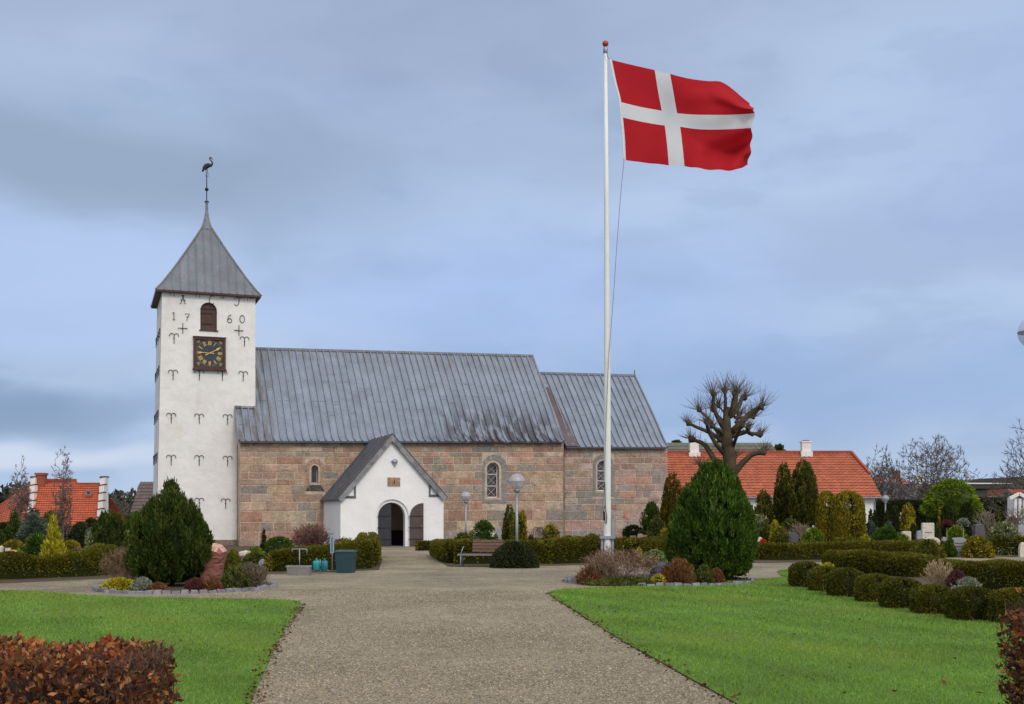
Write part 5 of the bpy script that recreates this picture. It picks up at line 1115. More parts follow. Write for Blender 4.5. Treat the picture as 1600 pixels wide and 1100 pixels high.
shrub('yellow_ground_cover', 'low bright yellow-green creeping shrub at the left end of the stone-edged bed', 'plant', 161, 212, 906, 925, 'dome', 'gold', 'out', Y=25.9, depth_w=.7, lumps=.2, clump=.07, leaf=(.05, .014), dens=1.3)
shrub('grey_heather', 'small silvery grey plant between the yellow creeper and the dark pine', 'plant', 207, 238, 905, 924, 'dome', 'grey', 'up', Y=25.7, lumps=.15, leaf=(.06, .012), depth_w=.5)
shrub('brown_heather', 'low rust-brown heather just in front of the dark pine', 'plant', 232, 262, 913, 926, 'dome', 'heather', 'up', Y=25.6, lumps=.15, leaf=(.05, .012), depth_w=.4)
shrub('red_heather', 'low crimson heather at the foot of the red boulder', 'plant', 289, 322, 906, 926, 'dome', 'heatherred', 'up', Y=25.7, lumps=.18, leaf=(.06, .012), depth_w=.5)
shrub('rust_heather', 'low orange-brown heather right of the crimson heather', 'plant', 318, 346, 905, 925, 'dome', 'heather', 'up', Y=25.8, lumps=.15, leaf=(.06, .012), depth_w=.5)
shrub('green_heather', 'olive green heather cushion in front of the red boulder', 'plant', 347, 391, 889, 924, 'dome', 'olive', 'up', Y=26.4, lumps=.12, leaf=(.07, .012), depth_w=.8, clump=.08)
shrub('golden_heather', 'rusty yellow bush behind the olive heather, right of the boulder', 'bush', 350, 378, 862, 915, 'dome', 'yewolive', 'up', Y=28.3, lumps=.12, leaf=(.07, .014), depth_w=.7)
bare_bush('lavender', 'upright grey-brown lavender bush at the right end of the left bed', 'bush', 366, 417, 870, 922, [(124, 108, 96), (104, 90, 82), (138, 124, 108), (96, 92, 70)], 150, 2, Y=26.8, seed=8, spread=.22, stems=.3, up=.3, leaves=1500, leafpal='brown')
def rock(name, label, pts, Y, depth, colm, cat='boulder', seed=1, base=0, rough_=.03, group=None, sub=3):
    """stone from its outline in the photograph (px), given real depth"""
    rr = random.Random(seed); P = [at(x, y, Y) for x, y in pts]; cx = sum(p.x for p in P)/len(P); zs = [max(0, p.z) for p in P]; n = len(P)
    mb = MB(); rings = [(-.5, .62), (-.38, .88), (-.15, 1.0), (.15, 1.0), (.38, .86), (.5, .6)]; cz = sum(zs)/n*.9
    for d, k in rings:
        for p in P: mb.v.append(((p.x-cx)*k*(1+rr.uniform(-rough_, rough_)), d*depth+rr.uniform(-1, 1)*rough_*depth, max(-.05, cz+(p.z-cz)*(k if p.z > cz else 1)+rr.uniform(-rough_, rough_)*.3)))
    for i in range(len(rings)-1):
        for j in range(n): mb.face((i*n+j, i*n+(j+1) % n, (i+1)*n+(j+1) % n, (i+1)*n+j))
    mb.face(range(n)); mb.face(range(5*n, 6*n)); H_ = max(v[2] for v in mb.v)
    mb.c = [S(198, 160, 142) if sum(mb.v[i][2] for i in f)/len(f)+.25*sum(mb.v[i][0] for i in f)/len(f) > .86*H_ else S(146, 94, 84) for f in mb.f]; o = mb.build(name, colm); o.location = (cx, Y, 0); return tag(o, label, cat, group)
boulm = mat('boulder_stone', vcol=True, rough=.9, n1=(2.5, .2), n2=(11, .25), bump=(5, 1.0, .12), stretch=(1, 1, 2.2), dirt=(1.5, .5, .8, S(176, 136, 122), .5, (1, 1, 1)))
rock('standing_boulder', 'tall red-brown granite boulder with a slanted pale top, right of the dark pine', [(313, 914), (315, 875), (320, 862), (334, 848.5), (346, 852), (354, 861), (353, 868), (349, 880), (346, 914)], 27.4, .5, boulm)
rock('pink_boulder', 'pink stone half hidden behind the bare shrub and the dark pine', [(194, 905), (197, 862), (204, 853), (213, 852), (214, 905)], 29.5, .3, pinkst, seed=3)

# ------------------------------------------------------------ flagpole bed
shrub('round_conifer', 'large dense dark green egg-shaped conifer at the right end of the flagpole bed', 'tree', 1048, 1182, 724, 903, 'egg', 'bright', 'up', Y=30.2, leaf=(.12, .022), clump=.16, lumps=.075, dens=1.9, trunk=.10, trunk_r=.07, maxn=80000, seed=31)
bare_bush('tangled_shrub', 'wide red-brown tangled bare shrub in front of the white flagpole', 'bush', 912, 1024, 843, 906, [(112, 84, 74), (136, 104, 88), (166, 138, 112), (96, 66, 60)], 84, 3, Y=29.0, seed=6, spread=.75, stems=.3, rad=.007, leaves=500, leafpal='brown')
bare_bush('tangled_shrub', 'small brown twiggy shrub left of the tangled shrub and the flagpole', 'bush', 924, 968, 862, 908, [(120, 98, 80), (140, 116, 92), (96, 78, 66)], 60, 3, Y=28.3, seed=16, spread=.6)
shrub('brown_heather', 'brown heather mound at the left tip of the flagpole bed', 'plant', 902, 948, 889, 909, 'dome', 'heather', 'up', Y=28.4, depth_w=.8, lumps=.2, leaf=(.07, .012), clump=.08)
shrub('moss_carpet', 'flat green-brown moss and low plants along the front of the flagpole bed', 'ground cover', 915, 1040, 903, 914, 'dome', 'olive', 'random', Y=28.0, depth_w=1.0, lumps=.1, leaf=(.04, .02), core=0)
shrub('rust_heather', 'bright rust-coloured heather beside the dark blue stone', 'plant', 1035, 1086, 879, 908, 'dome', 'heather', 'up', Y=28.2, depth_w=.9, lumps=.12, leaf=(.09, .013), clump=.09, dens=1.3)
shrub('yellow_plant', 'tiny yellow-green plant left of the rust-coloured heather', 'plant', 1017, 1040, 899, 911, 'dome', 'gold', 'random', Y=27.8, lumps=.15, leaf=(.04, .02))
shrub('grey_green_mound', 'small grey-green mound between the rust heather and the egg-shaped conifer', 'plant', 1086, 1114, 885, 906, 'dome', 'olive', 'up', Y=28.3, lumps=.1, leaf=(.05, .014))
shrub('pink_heather', 'small pinkish brown heather against the foot of the egg-shaped conifer', 'plant', 1108, 1131, 890, 905, 'dome', 'heather', 'up', Y=28.5, lumps=.15, leaf=(.06, .012))
rock('blue_stone', 'rounded dark blue-grey stone between the tangled shrub and the rust heather', [(1014, 905), (1017, 888), (1026, 880), (1036, 878), (1046, 883), (1050, 905)], 29.0, .45, stone_mat('blue_grey_stone', (78, 82, 104)))

# ------------------------------------------------------------ plants and stones between the flagpole and the church
MC = 'plants along the church wall'
shrub('spreading_juniper', 'dark green spreading juniper behind the bench, left of the white lantern', 'bush', 735, 776, 817, 848, 'dome', 'bright', 'out', Y=50, lumps=.22, clump=.22, leaf=(.09, .03))
shrub('mixed_shrub', 'low green and brown shrub behind the hedge left of the bench', 'bush', 705, 745, 836, 862, 'dome', 'olive', 'random', Y=45, lumps=.25, clump=.18, leaf=(.07, .03))
shrub('mixed_shrub', 'low blue-green shrub directly behind the back of the bench', 'bush', 722, 762, 842, 862, 'dome', 'blue', 'random', Y=43, lumps=.2, leaf=(.07, .03))
shrub('thuja', 'tallest dark green thuja of the three beside the large globe lamp', 'tree', 785, 808, 792, 856, 'teardrop', 'yew', 'up', Y=51, leaf=(.09, .02), lumps=.08, clump=.14)
shrub('thuja', 'olive thuja between the dark one and the golden one by the large globe lamp', 'tree', 796, 813, 808, 856, 'teardrop', 'yewolive', 'up', Y=50, leaf=(.09, .02), lumps=.08, clump=.12)
shrub('thuja', 'golden-brown thuja just right of the large lamp post', 'tree', 806, 824, 798, 856, 'teardrop', 'golddark', 'up', Y=51.5, leaf=(.09, .02), lumps=.10, clump=.14)
shrub('golden_conifer', 'yellow-green conifer bush below the nave wall right of the thujas', 'bush', 846, 876, 823, 862, 'dome', 'golddark', 'random', Y=50, lumps=.14, clump=.16)
shrub('red_shrub', 'tiny dark red shrub beside the golden-brown thuja', 'bush', 824, 836, 838, 852, 'dome', 'heatherred', Y=52)
shrub('green_shrub', 'low bright green shrub at the corner between nave and chancel', 'bush', 878, 916, 842, 868, 'dome', 'lime', Y=47, lumps=.2, clump=.18)
shrub('brown_shrub', 'low brownish shrub under the chancel wall left of the flagpole', 'bush', 908, 942, 838, 866, 'dome', 'orange', Y=49, lumps=.2, clump=.2)
shrub('brown_shrub', 'low brown hedge-like shrub right of the flagpole under the chancel wall', 'bush', 950, 1000, 843, 868, 'dome', 'orange', Y=50, lumps=.15, clump=.2, depth_w=1)
hedge('low_hedge', 'low olive hedge along the foot of the chancel wall', [G(880, 860), G(960, 860), G(1050, 858)], .8, [.55, .55, .5], 'yewolive', seed=12, rough_=.12)
hedge('low_hedge', 'low olive hedge along the foot of the nave wall right of the porch', [(-4.6, 56), (-.5, 57), (3.4, 57.5)], .7, [.4, .45, .55], 'yewolive', seed=13, rough_=.12)
t = thing('weeping_tree', 'tiny bare weeping tree in front of the nave wall', 'tree', ((842.5-CX)/F*50, 50, 0)); m = MB(); m.col = S(124, 112, 100); m.tube([(0, 0, -.05), (.02, 0, .6), (0, 0, 1.15)], [.03, .025, .02], 6); m.build('trunk', barkm, t, True)
sg = []; 
for k in range(34):
    a = k*2.4; r_ = random.uniform(.12, .26); sg += [(0, 0, 1.13, math.cos(a)*r_*.7, math.sin(a)*r_*.7, 1.2, .014, .011), (math.cos(a)*r_*.7, math.sin(a)*r_*.7, 1.2, math.cos(a)*r_*1.4, math.sin(a)*r_*1.4, 1.02, .011, .009), (math.cos(a)*r_*1.4, math.sin(a)*r_*1.4, 1.02, math.cos(a)*r_*1.6, math.sin(a)*r_*1.6, .78, .009, .006)]
branch_mesh('branches', sg, pick([(120, 104, 92), (100, 88, 80)], len(sg)), twigm, t, 3)
shrub('dark_round_bush', 'dark green rounded conifer against the chancel corner', 'bush', 1000, 1036, 790, 846, 'dome', 'bright', 'up', Y=62, lumps=.14, clump=.25, leaf=(.12, .04))
shrub('box_hedge_block', 'small clipped dark hedge block below the chancel corner', 'hedge', 974, 1004, 823, 848, 'box', 'dark', Y=63, sq=4, depth_w=1, lumps=.01)
shrub('light_green_bush', 'mid green bush left of the orange-green thuja', 'bush', 1012, 1042, 812, 850, 'dome', 'olive', Y=58, lumps=.15, clump=.2)
shrub('orange_thuja', 'tall orange-green thuja squeezed between the chancel and the egg-shaped conifer', 'tree', 1032, 1070, 741, 850, 'teardrop', 'orange', 'up', Y=60, leaf=(.12, .03), lumps=.05, clump=.18)
shrub('variegated_bush', 'yellow-speckled bush left of the egg-shaped conifer', 'bush', 1026, 1052, 829, 870, 'dome', 'golddark', Y=44, lumps=.15, clump=.14)
shrub('pale_shrub', 'pale green and white flecked shrub behind the blue stone', 'bush', 1003, 1046, 862, 886, 'dome', 'variegated', Y=38, lumps=.15, clump=.10)
shrub('orange_flower', 'small orange-yellow plant above the tangled shrub', 'plant', 993, 1004, 858, 872, 'dome', 'gold', Y=41)
shrub('dark_low_bush', 'dark green low bush beside the left foot of the egg-shaped conifer', 'bush', 1034, 1056, 858, 886, 'dome', 'dark', Y=39, lumps=.1)

def stone(label, xl, xr, yt, yb, m, shape='slab', Y=None, group='gravestones', name='gravestone', th=.16, lines=0, tilt=0, linecol=None, rot=0, zb=0):
    Y = Y or gY(yb); k = Y/F; w = (xr-xl)*k; h = EYE-(yt-HY)*k; X = ((xl+xr)/2-CX)*k; mb = MB(); z0 = -.05
    if shape == 'slab': pts = [(-w/2, z0), (w/2, z0), (w/2*.98, h*.97), (w/2*.90, h), (-w/2*.90, h), (-w/2*.98, h*.97)]
    elif shape == 'arch': pts = [(-w/2, z0), (w/2, z0)]+[(w/2*math.cos(a), h-w*.28+w*.28*math.sin(a)) for a in np.linspace(0, math.pi, 11)]
    elif shape == 'slant': pts = [(-w/2, z0), (w/2, z0), (w/2, h*.86), (w*.28, h), (-w*.42, h*.98), (-w/2, h*.80)]
    else: r = random.Random(int(xl)); pts = [(-w/2, z0), (w/2, z0)]+[(w/2*math.cos(a)*r.uniform(.9, 1.05), h*.45+h*.55*math.sin(a)*r.uniform(.88, 1.0)) for a in np.linspace(0, math.pi, 9)]
    t = thing(name, label, 'gravestone' if name == 'gravestone' else 'stone', (X, Y, 0), R(rot), group); 
    b = .012; ins = [(x*(1-b*2/w), z if z < 0 else z-b) for x, z in pts]; n = len(pts)
    mb.add([(x, -th/2-b, z) for x, z in ins]+[(x, -th/2, z) for x, z in pts]+[(x, th/2, z) for x, z in pts], [tuple(range(n))]+[(i, (i+1) % n, n+(i+1) % n, n+i) for i in range(n)]+[(n+i, n+(i+1) % n, 2*n+(i+1) % n, 2*n+i) for i in range(n)]+[tuple(range(2*n, 3*n))])
    mb.build('slab', m, t)
    if lines:
        lm = MB(); r = random.Random(int(xl))
        for i in range(lines):
            z = h*(.70-.16*i); x = -w*.28
            while x < w*.26: q = r.uniform(.02, .05)*max(1, w); lm.box(x, x+q, -th/2-b-.006, -th/2-b+.004, z-.02, z+.02); x += q+.02
        lm.build('inscription', linecol or ironm, t)
    return t
stone('small mauve-grey stone standing in the hedge line below the nave corner', 879, 889, 846, 872, greyst, 'round', Y=44)
stone('grey rounded stone rising from the hedge just left of the flagpole', 900, 912, 852, 880, greyst, 'arch', Y=41.5)
stone('squat brown-grey stone left of the pink ones below the chancel corner', 984, 994, 837, 852, stone_mat('brown_stone', (132, 118, 104)), 'slab', Y=60)
stone('pointed pink stone in the middle of the three below the chancel corner', 996, 1005, 834, 852, pinkst, 'slant', Y=60)
stone('wide red-pink stone, right of the three below the chancel corner', 1005, 1023, 836, 852, redst, 'slab', Y=60.5)
stone('pale upright slab leaning against the nave wall behind the white lantern', 776, 783, 823, 846, greyst, 'slab', Y=58)
# white grave lantern
Y = 50; X = (768.5-CX)/F*Y; t = thing('white_figure', 'small white arched grave ornament behind the backrest of the bench', 'ornament', (X, Y, 0)); zt_ = at(0, 827, Y).z; m = MB(); m.panel(arch(-.115, .115, .35, zt_), [], -.06, .12); m.build('body', whitem, t); m = MB(); m.box(-.13, .13, -.1, .1, -.05, .35); m.build('base', greyst, t)
m = MB(); m.bar((-.02, -.07, .55), (.05, -.07, .8), .03); m.build('ornament_figure', greyst, t)
Y = 55; X = (692-CX)/F*Y; t = thing('bicycle_rack', 'low curved metal rail beside the right corner of the white porch', 'rail', (X, Y, 0)); m = MB(); z_ = at(0, 844, Y).z; m.tube([(-.13, 0, -.05), (-.13, 0, z_-.12), (-.08, 0, z_-.02), (0, 0, z_), (.08, 0, z_-.02), (.13, 0, z_-.12), (.13, 0, -.05)], .028, 8); m.build('hoop', galvm, t, True); m = MB()
m.tube([(.13, 0, z_-.12), (.75, 0, z_-.10)], .02, 6); m.build('rail', galvm, t, True)

# ------------------------------------------------------------ left of the porch
bare_bush('red_twig_bush', 'round red-brown bare bush against the nave wall left of the porch', 'bush', 455, 516, 810, 868, [(118, 80, 74), (136, 96, 86), (100, 70, 64), (124, 108, 90)], 130, 3, Y=50, seed=9, spread=.55, stems=.12)
bare_bush('red_leaf_bush', 'low rusty bush with arching twigs in front of the porch wall', 'bush', 512, 562, 832, 864, [(120, 70, 58), (98, 60, 52)], 80, 2, Y=49, seed=10, spread=.5, stems=.2, leaves=900, leafpal='heather')
shrub('yellow_green_bush', 'yellow-green leafy bush behind the green bin', 'bush', 522, 562, 846, 878, 'dome', 'lime', Y=40.5, lumps=.12, clump=.12)
shrub('dwarf_conifer', 'narrow dark green dwarf conifer under the nave wall', 'tree', 405, 419, 829, 876, 'spire', 'dark', 'up', Y=46, lumps=.1, clump=.08)
shrub('clipped_cube', 'bright green clipped block beside the dwarf conifer', 'bush', 417, 456, 841, 876, 'box', 'bright', Y=45, sq=4, lumps=.04)
shrub('green_shrub', 'yellow-green shrub right of the red boulder, below the tower plinth', 'bush', 384, 416, 858, 884, 'dome', 'lime', Y=40, lumps=.2, clump=.14)
shrub('orange_heather', 'orange-brown heather mound at the left end of the bin hedge', 'bush', 413, 440, 868, 898, 'dome', 'golddark', Y=35, lumps=.14, clump=.1)
shrub('olive_heather', 'olive heather behind the lavender bush', 'bush', 376, 424, 866, 896, 'dome', 'olive', Y=36, lumps=.14, clump=.12, depth_w=1)
stone('small grey pointed stone right of the lavender bush', 404, 417, 873, 898, greyst, 'round', Y=35.5)
stone('small slanted grey stone against the orange heather', 420, 431, 862, 885, greyst, 'slant', Y=38)
rock('flat_stone', 'flat pale stone lying in front of the tower plinth', [(372, 868), (374, 862), (384, 860), (392, 863), (394, 868)], 46, .4, lightst)

# ------------------------------------------------------------ left cemetery
hedge('clipped_hedge', 'long low olive hedge along the gravel on the far left', [(-17.5, 28.9), G(0, 905), G(60, 903), G(110, 901), G(172, 897)], .9, [.64, .62, .60, .66, .82], 'yewolive', seed=21, rough_=.09)
shrub('golden_cypress', 'bright yellow pointed cypress standing behind the left hedge', 'tree', 60, 107, 811, 900, 'spire', 'gold', 'up', Y=31.8, leaf=(.13, .018), lumps=.16, clump=.13, dens=1.5, trunk=.05, seed=7)
shrub('columnar_juniper', 'dark green fat columnar juniper left of the pale bare shrub', 'tree', 149, 196, 803, 890, 'column', 'conifer', 'up', Y=38, leaf=(.13, .025), lumps=.10, clump=.16, dens=1.4)
shrub('dark_yew', 'very dark green bush behind the pine, at the foot of the tower', 'bush', 188, 236, 806, 872, 'dome', 'bright', 'up', Y=52, leaf=(.12, .04), lumps=.14, clump=.22, depth_w=2)
shrub('dark_yew', 'dark green bush reaching towards the tower behind the big pine', 'bush', 222, 262, 812, 872, 'dome', 'dark', 'up', Y=54, leaf=(.12, .04), lumps=.14, clump=.22, depth_w=2)
shrub('spruce', 'grey-green spruce with layered branches left of the yellow cypress', 'tree', 24, 84, 800, 878, 'cone', 'blue', 'layer', Y=45, leaf=(.16, .03), lumps=.22, clump=.2, core=.5, dens=.9, trunk=.2)
shrub('spruce', 'dark reddish green spruce behind the layered spruce', 'tree', 34, 74, 796, 870, 'cone', 'dark', 'layer', Y=52, leaf=(.16, .03), lumps=.2, clump=.2, trunk=.2)
shrub('dark_juniper', 'dark spreading juniper below the layered spruce', 'bush', 33, 82, 838, 884, 'dome', 'bright', 'out', Y=38, leaf=(.12, .03), lumps=.2, clump=.2)
shrub('dark_shrub', 'dark green ragged conifer at the foot of the left bare poplar', 'tree', 6, 40, 800, 870, 'fatcone', 'conifer', 'up', Y=54, lumps=.15, clump=.25)
shrub('olive_conifer', 'olive green conifer behind the top of the yellow cypress', 'tree', 68, 96, 800, 868, 'column', 'olive', 'up', Y=55, lumps=.1, clump=.2)
hedge('tall_hedge', 'tall dark clipped hedge in front of the tiled house on the left', [(-30, 60), (-24.5, 60), (-21.5, 59)], 1.2, [1.3, 1.25, 1.0], 'dark', seed=22, rough_=.02)
hedge('tall_hedge', 'dark clipped hedge block right of the yellow cypress', [at(113, 0, 56).to_tuple()[:2], at(134, 0, 56).to_tuple()[:2]], 1.1, [1.1, 1.1], 'dark', seed=23, rough_=.02)
shrub('clipped_block', 'dark brown-green clipped block hedge before the white gable', 'hedge', 118, 133, 818, 866, 'box', 'box', Y=50, sq=5, depth_w=1, lumps=.01)
shrub('clipped_block', 'short dark clipped block under the right end of the tiled roof', 'hedge', 134, 150, 812, 862, 'box', 'dark', Y=56, sq=5, depth_w=1, lumps=.02)
shrub('round_blue_bush', 'flat-topped blue-green clipped bush beside the columnar juniper', 'bush', 130, 153, 827, 868, 'dome', 'blue', Y=50, lumps=.03)
shrub('variegated_shrub', 'white-flecked leafy shrub just left of the columnar juniper', 'bush', 136, 152, 832, 872, 'dome', 'variegated', Y=44, lumps=.15, clump=.15)
shrub('variegated_shrub', 'pale leafy shrub between the columnar juniper and the big pine', 'bush', 190, 210, 832, 872, 'dome', 'variegated', Y=42, lumps=.15, clump=.12)
bare_bush('purple_shrub', 'mauve-brown leafless shrub right of the yellow cypress', 'bush', 112, 138, 846, 876, [(118, 88, 88), (100, 76, 78), (136, 104, 98)], 60, 2, Y=41, seed=12, stems=.2)
shrub('low_gold_hedge', 'small golden olive hedge behind the yellow cypress', 'hedge', 98, 122, 847, 876, 'box', 'golddark', Y=42, sq=4, depth_w=.8, lumps=.05)
shrub('low_gold_hedge', 'low olive-brown clipped hedge on the far left', 'hedge', 8, 34, 846, 876, 'box', 'golddark', Y=44, sq=4, depth_w=.8, lumps=.05)
shrub('low_shrub', 'rust-speckled low shrub near the left edge behind the hedge', 'bush', -6, 20, 866, 894, 'dome', 'brown', Y=35, lumps=.15, clump=.12)
shrub('low_shrub', 'green low shrub left of the yellow cypress behind the hedge', 'bush', 22, 50, 868, 894, 'dome', 'olive', Y=35, lumps=.1, clump=.1)
shrub('olive_mound', 'large olive-gold hedge mound right of the yellow cypress', 'bush', 102, 160, 867, 898, 'dome', 'yewolive', Y=33, lumps=.10, clump=.12, depth_w=1)
shrub('tiny_cypress', 'dark green narrow cypress at the very left edge of the photo', 'tree', -6, 8, 830, 866, 'column', 'conifer', 'up', Y=44, lumps=.1)
rock('orange_stone', 'flat orange-brown stone lying on the far left bed', [(10, 868), (12, 862), (20, 859), (30, 861), (33, 868)], 40, .5, stone_mat('orange_stone', (186, 132, 74)))
stone('small white stone at the left edge beside the narrow cypress', -3, 4, 853, 866, lightst, 'arch', Y=40)
stone('small pale triangular stone left of the dark spreading juniper', 9, 16, 856, 868, lightst, 'slant', Y=42)
stone('small lilac grave marker right of the yellow cypress', 103, 109, 869, 892, greyst, 'slab', Y=33.5)
for i, (xc, yt, Y, sd, lb) in enumerate(((33, 729, 56, 3, 'thin upright bare poplar near the left edge before the tiled house'), (99, 722, 54, 4, 'thin upright bare poplar in the middle of the tiled roof'))):
    bare_tree('bare_poplar', lb, xc-15, xc+15, yt, Y, sd, .10, 900, [(118, 98, 90), (134, 110, 100), (100, 84, 78)], 'bare poplars before the tiled house', r0=.05, narrow=True)
bare_tree('bare_tree', 'small bare tree right of the white stepped gable on the left', 160, 204, 766, 115, 6, .2, 420, group='distant bare trees')
bare_tree('bare_tree', 'low bare tree between the left house and the grey roof', 184, 218, 790, 118, 7, .2, 300, group='distant bare trees')

# ------------------------------------------------------------ houses
tilem = mat('red_roof_tiles', vcol=True, rough=.7, n1=(1.5, .14), n2=(9, .16), dirt=(.9, .58, .8, S(120, 66, 52), .5, (1, 1, 1)))
def tiled(mb, A, B, Cc, D, rows, cols, col, lift=.042):
    """pantile slope: A,B eave left/right, C,D ridge right/left; rows overlap like steps, with the roll of each tile"""
    A, B, Cc, D = map(Vector, (A, B, Cc, D)); n = (B-A).cross(D-A).normalized(); n = n if n.z > 0 else -n; rr = random.Random(rows*cols)
    for i in range(rows):
        a, b = i/rows, (i+1)/rows; L0, R0, L1, R1 = A.lerp(D, a), B.lerp(Cc, a), A.lerp(D, b), B.lerp(Cc, b)
        for j in range(cols):
            u0, u1 = j/cols, (j+1)/cols; um = u0+(u1-u0)*.45; k = rr.uniform(.86, 1.10); c = tuple(x*k for x in S(col)); hi = n*lift
            for (s, e, h0, h1) in ((u0, um, .0, 1.0), (um, u1, 1.0, 0.0)):
                mb.col = c; p = [L0.lerp(R0, s)+hi*(h0+1.0), L0.lerp(R0, e)+hi*(h1+1.0), L1.lerp(R1, e)+hi*h1*1.0, L1.lerp(R1, s)+hi*h0*1.0]; mb.add(p, [(0, 1, 2, 3)])
                mb.col = tuple(x*.30 for x in c); mb.add([p[0], p[1], L0.lerp(R0, e), L0.lerp(R0, s)], [(0, 1, 2, 3)])  # riser under the row's lip: lap shade painted in as darkened tile colour
def win(parent, x0, x1, y, z0, z1, frame=None):
    o = MB(); t = .06; o.panel([(x0, z0), (x1, z0), (x1, z1), (x0, z1)], [[(x0+t, z0+t), (x1-t, z0+t), (x1-t, z1-t), (x0+t, z1-t)]], y-.05, .06); o.box(x0+t, x1-t, y-.04, y, (z0+z1)/2-.02, (z0+z1)/2+.02); w = o.build('window', frame or whitem, parent); g = MB(); g.box(x0+t, x1-t, y-.02, y+.01, z0+t, z1-t); g.build('pane', glassm, w)
# long house on the right
Yh = 82; k = Yh/F; hx0 = (985-CX)*k; hx1 = (1377-CX)*k; he = EYE+(806-777)*k; Dp = 9.0; Yr = Yh+Dp/2; kr = Yr/F; hr = EYE+(806-708)*kr; rx1 = (1330-CX)*kr
t = thing('long_house', 'long white house with a red tiled half-hipped roof and two white chimneys behind the church', 'house', (hx0, Yh, 0))
def loc(p): return (p[0]-hx0, p[1]-Yh, p[2])
m = MB(); m.box(0, hx1-hx0-.35, .3, Dp, -.1, he+.1); gx = hx1-hx0-.35; m.add([(gx, .3, he), (gx, Dp, he), (gx-.05, Dp*.72, he+1.9), (gx-.05, Dp*.28, he+1.9)], [(0, 1, 2, 3)]); m.build('wall', limeb, t)
m = MB(); ex = hx1; kinkx = (1362-CX)*k; kz = EYE+(806-742)*(Yh+2.4)/F; nr = 22
A = (hx0, Yh-.15, he); rr_ = []
for seg in range(2):     # lower part reaches the gable end, upper part is cut by the hip
    pass
fr = (kz-he)/(hr-he); yk = Yh-.15+(Dp/2+.15)*fr
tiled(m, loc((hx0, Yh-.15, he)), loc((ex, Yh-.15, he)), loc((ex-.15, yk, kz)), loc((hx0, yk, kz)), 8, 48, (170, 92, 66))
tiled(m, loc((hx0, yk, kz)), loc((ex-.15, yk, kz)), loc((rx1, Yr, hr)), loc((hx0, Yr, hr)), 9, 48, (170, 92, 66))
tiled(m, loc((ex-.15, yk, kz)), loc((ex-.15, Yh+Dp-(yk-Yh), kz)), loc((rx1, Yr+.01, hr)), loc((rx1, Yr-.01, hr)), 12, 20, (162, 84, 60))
m.col = S(150, 70, 52); m.add([loc((hx0, Yr, hr)), loc((rx1, Yr, hr)), loc((ex-.15, Yh+Dp, he)), loc((hx0, Yh+Dp, he))], [(0, 1, 2, 3)])
m.bar(loc((hx0, Yr, hr+.08)), loc((rx1, Yr, hr+.08)), .24, .2); m.bar(loc((rx1, Yr, hr+.08)), loc((ex-.15, yk, kz+.08)), .2, .18)
rf = m.build('roof', tilem, t, recalc=False)
for px0, px1, pyt, pyb in ((1077.5, 1091, 688, 716), (1252, 1265.5, 689, 714)):
    c0, c1 = (px0-CX)*kr-hx0, (px1-CX)*kr-hx0; zt_, zb = EYE-(pyt-HY)*kr, EYE-(pyb-HY)*kr; m = MB(); m.box(c0, c1, Dp/2-.32, Dp/2+.32, zb-.6, zt_-.12); m.box(c0-.06, c1+.06, Dp/2-.38, Dp/2+.38, zt_-.12, zt_-.02); m.box(c0-.10, c1+.10, Dp/2-.45, Dp/2+.45, zb-.6, zb+.42); ch = m.build('chimney', limem, rf)
    m = MB(); m.box(c0+.08, c1-.08, Dp/2-.2, Dp/2+.2, zt_-.018, zt_+.05); m.build('chimney_top', darkst, ch); m = MB(); m.box(c0-.16, c1+.16, Dp/2-.62, Dp/2-.46, zb-.95, zb-.1); m.build('flashing', galvm, ch)
m = MB(); m.box(0, hx1-hx0, -.22, -.10, he-.06, he+.02); m.tube([(hx1-hx0-.25, -.1, he), (hx1-hx0-.38, .22, he-.35), (hx1-hx0-.38, .22, 0)], .05, 8); m.build('gutter', galvm, t)
win(t, (1172-CX)*k-hx0, (1179-CX)*k-hx0, .3, 1.35, 2.55); win(t, (1188-CX)*k-hx0, (1206-CX)*k-hx0, .3, 1.35, 2.55)
# big dim roof behind it
m = MB(); k2 = 120/F; m.col = S(92, 96, 84); bx0, bx1 = (1030-CX)*k2, (1204-CX)*k2; bz = EYE+(806-692)*k2; tb = thing('long_grey_house', 'grey-green corrugated roof showing above the red roof behind the pollarded tree', 'house', (bx0, 120, 0))
tiled(m, (0, -5, bz-3.2), (bx1-bx0+1.0, -5, bz-3.2), (bx1-bx0, 0, bz), (0, 0, bz), 8, 40, (98, 100, 88)); m.add([(0, 0, bz), (bx1-bx0, 0, bz), (bx1-bx0+1, 5, bz-3.2), (0, 5, bz-3.2)], [(0, 1, 2, 3)]); m.build('roof', tilem, tb, recalc=False); m = MB(); m.box(.2, bx1-bx0, -4.5, 4.5, 0, bz-3.1); m.add([(bx1-bx0, -4.5, bz-3.1), (bx1-bx0, 4.5, bz-3.1), (bx1-bx0, 0, bz-.1)], [(0, 1, 2)]); m.build('wall', greyst, tb)
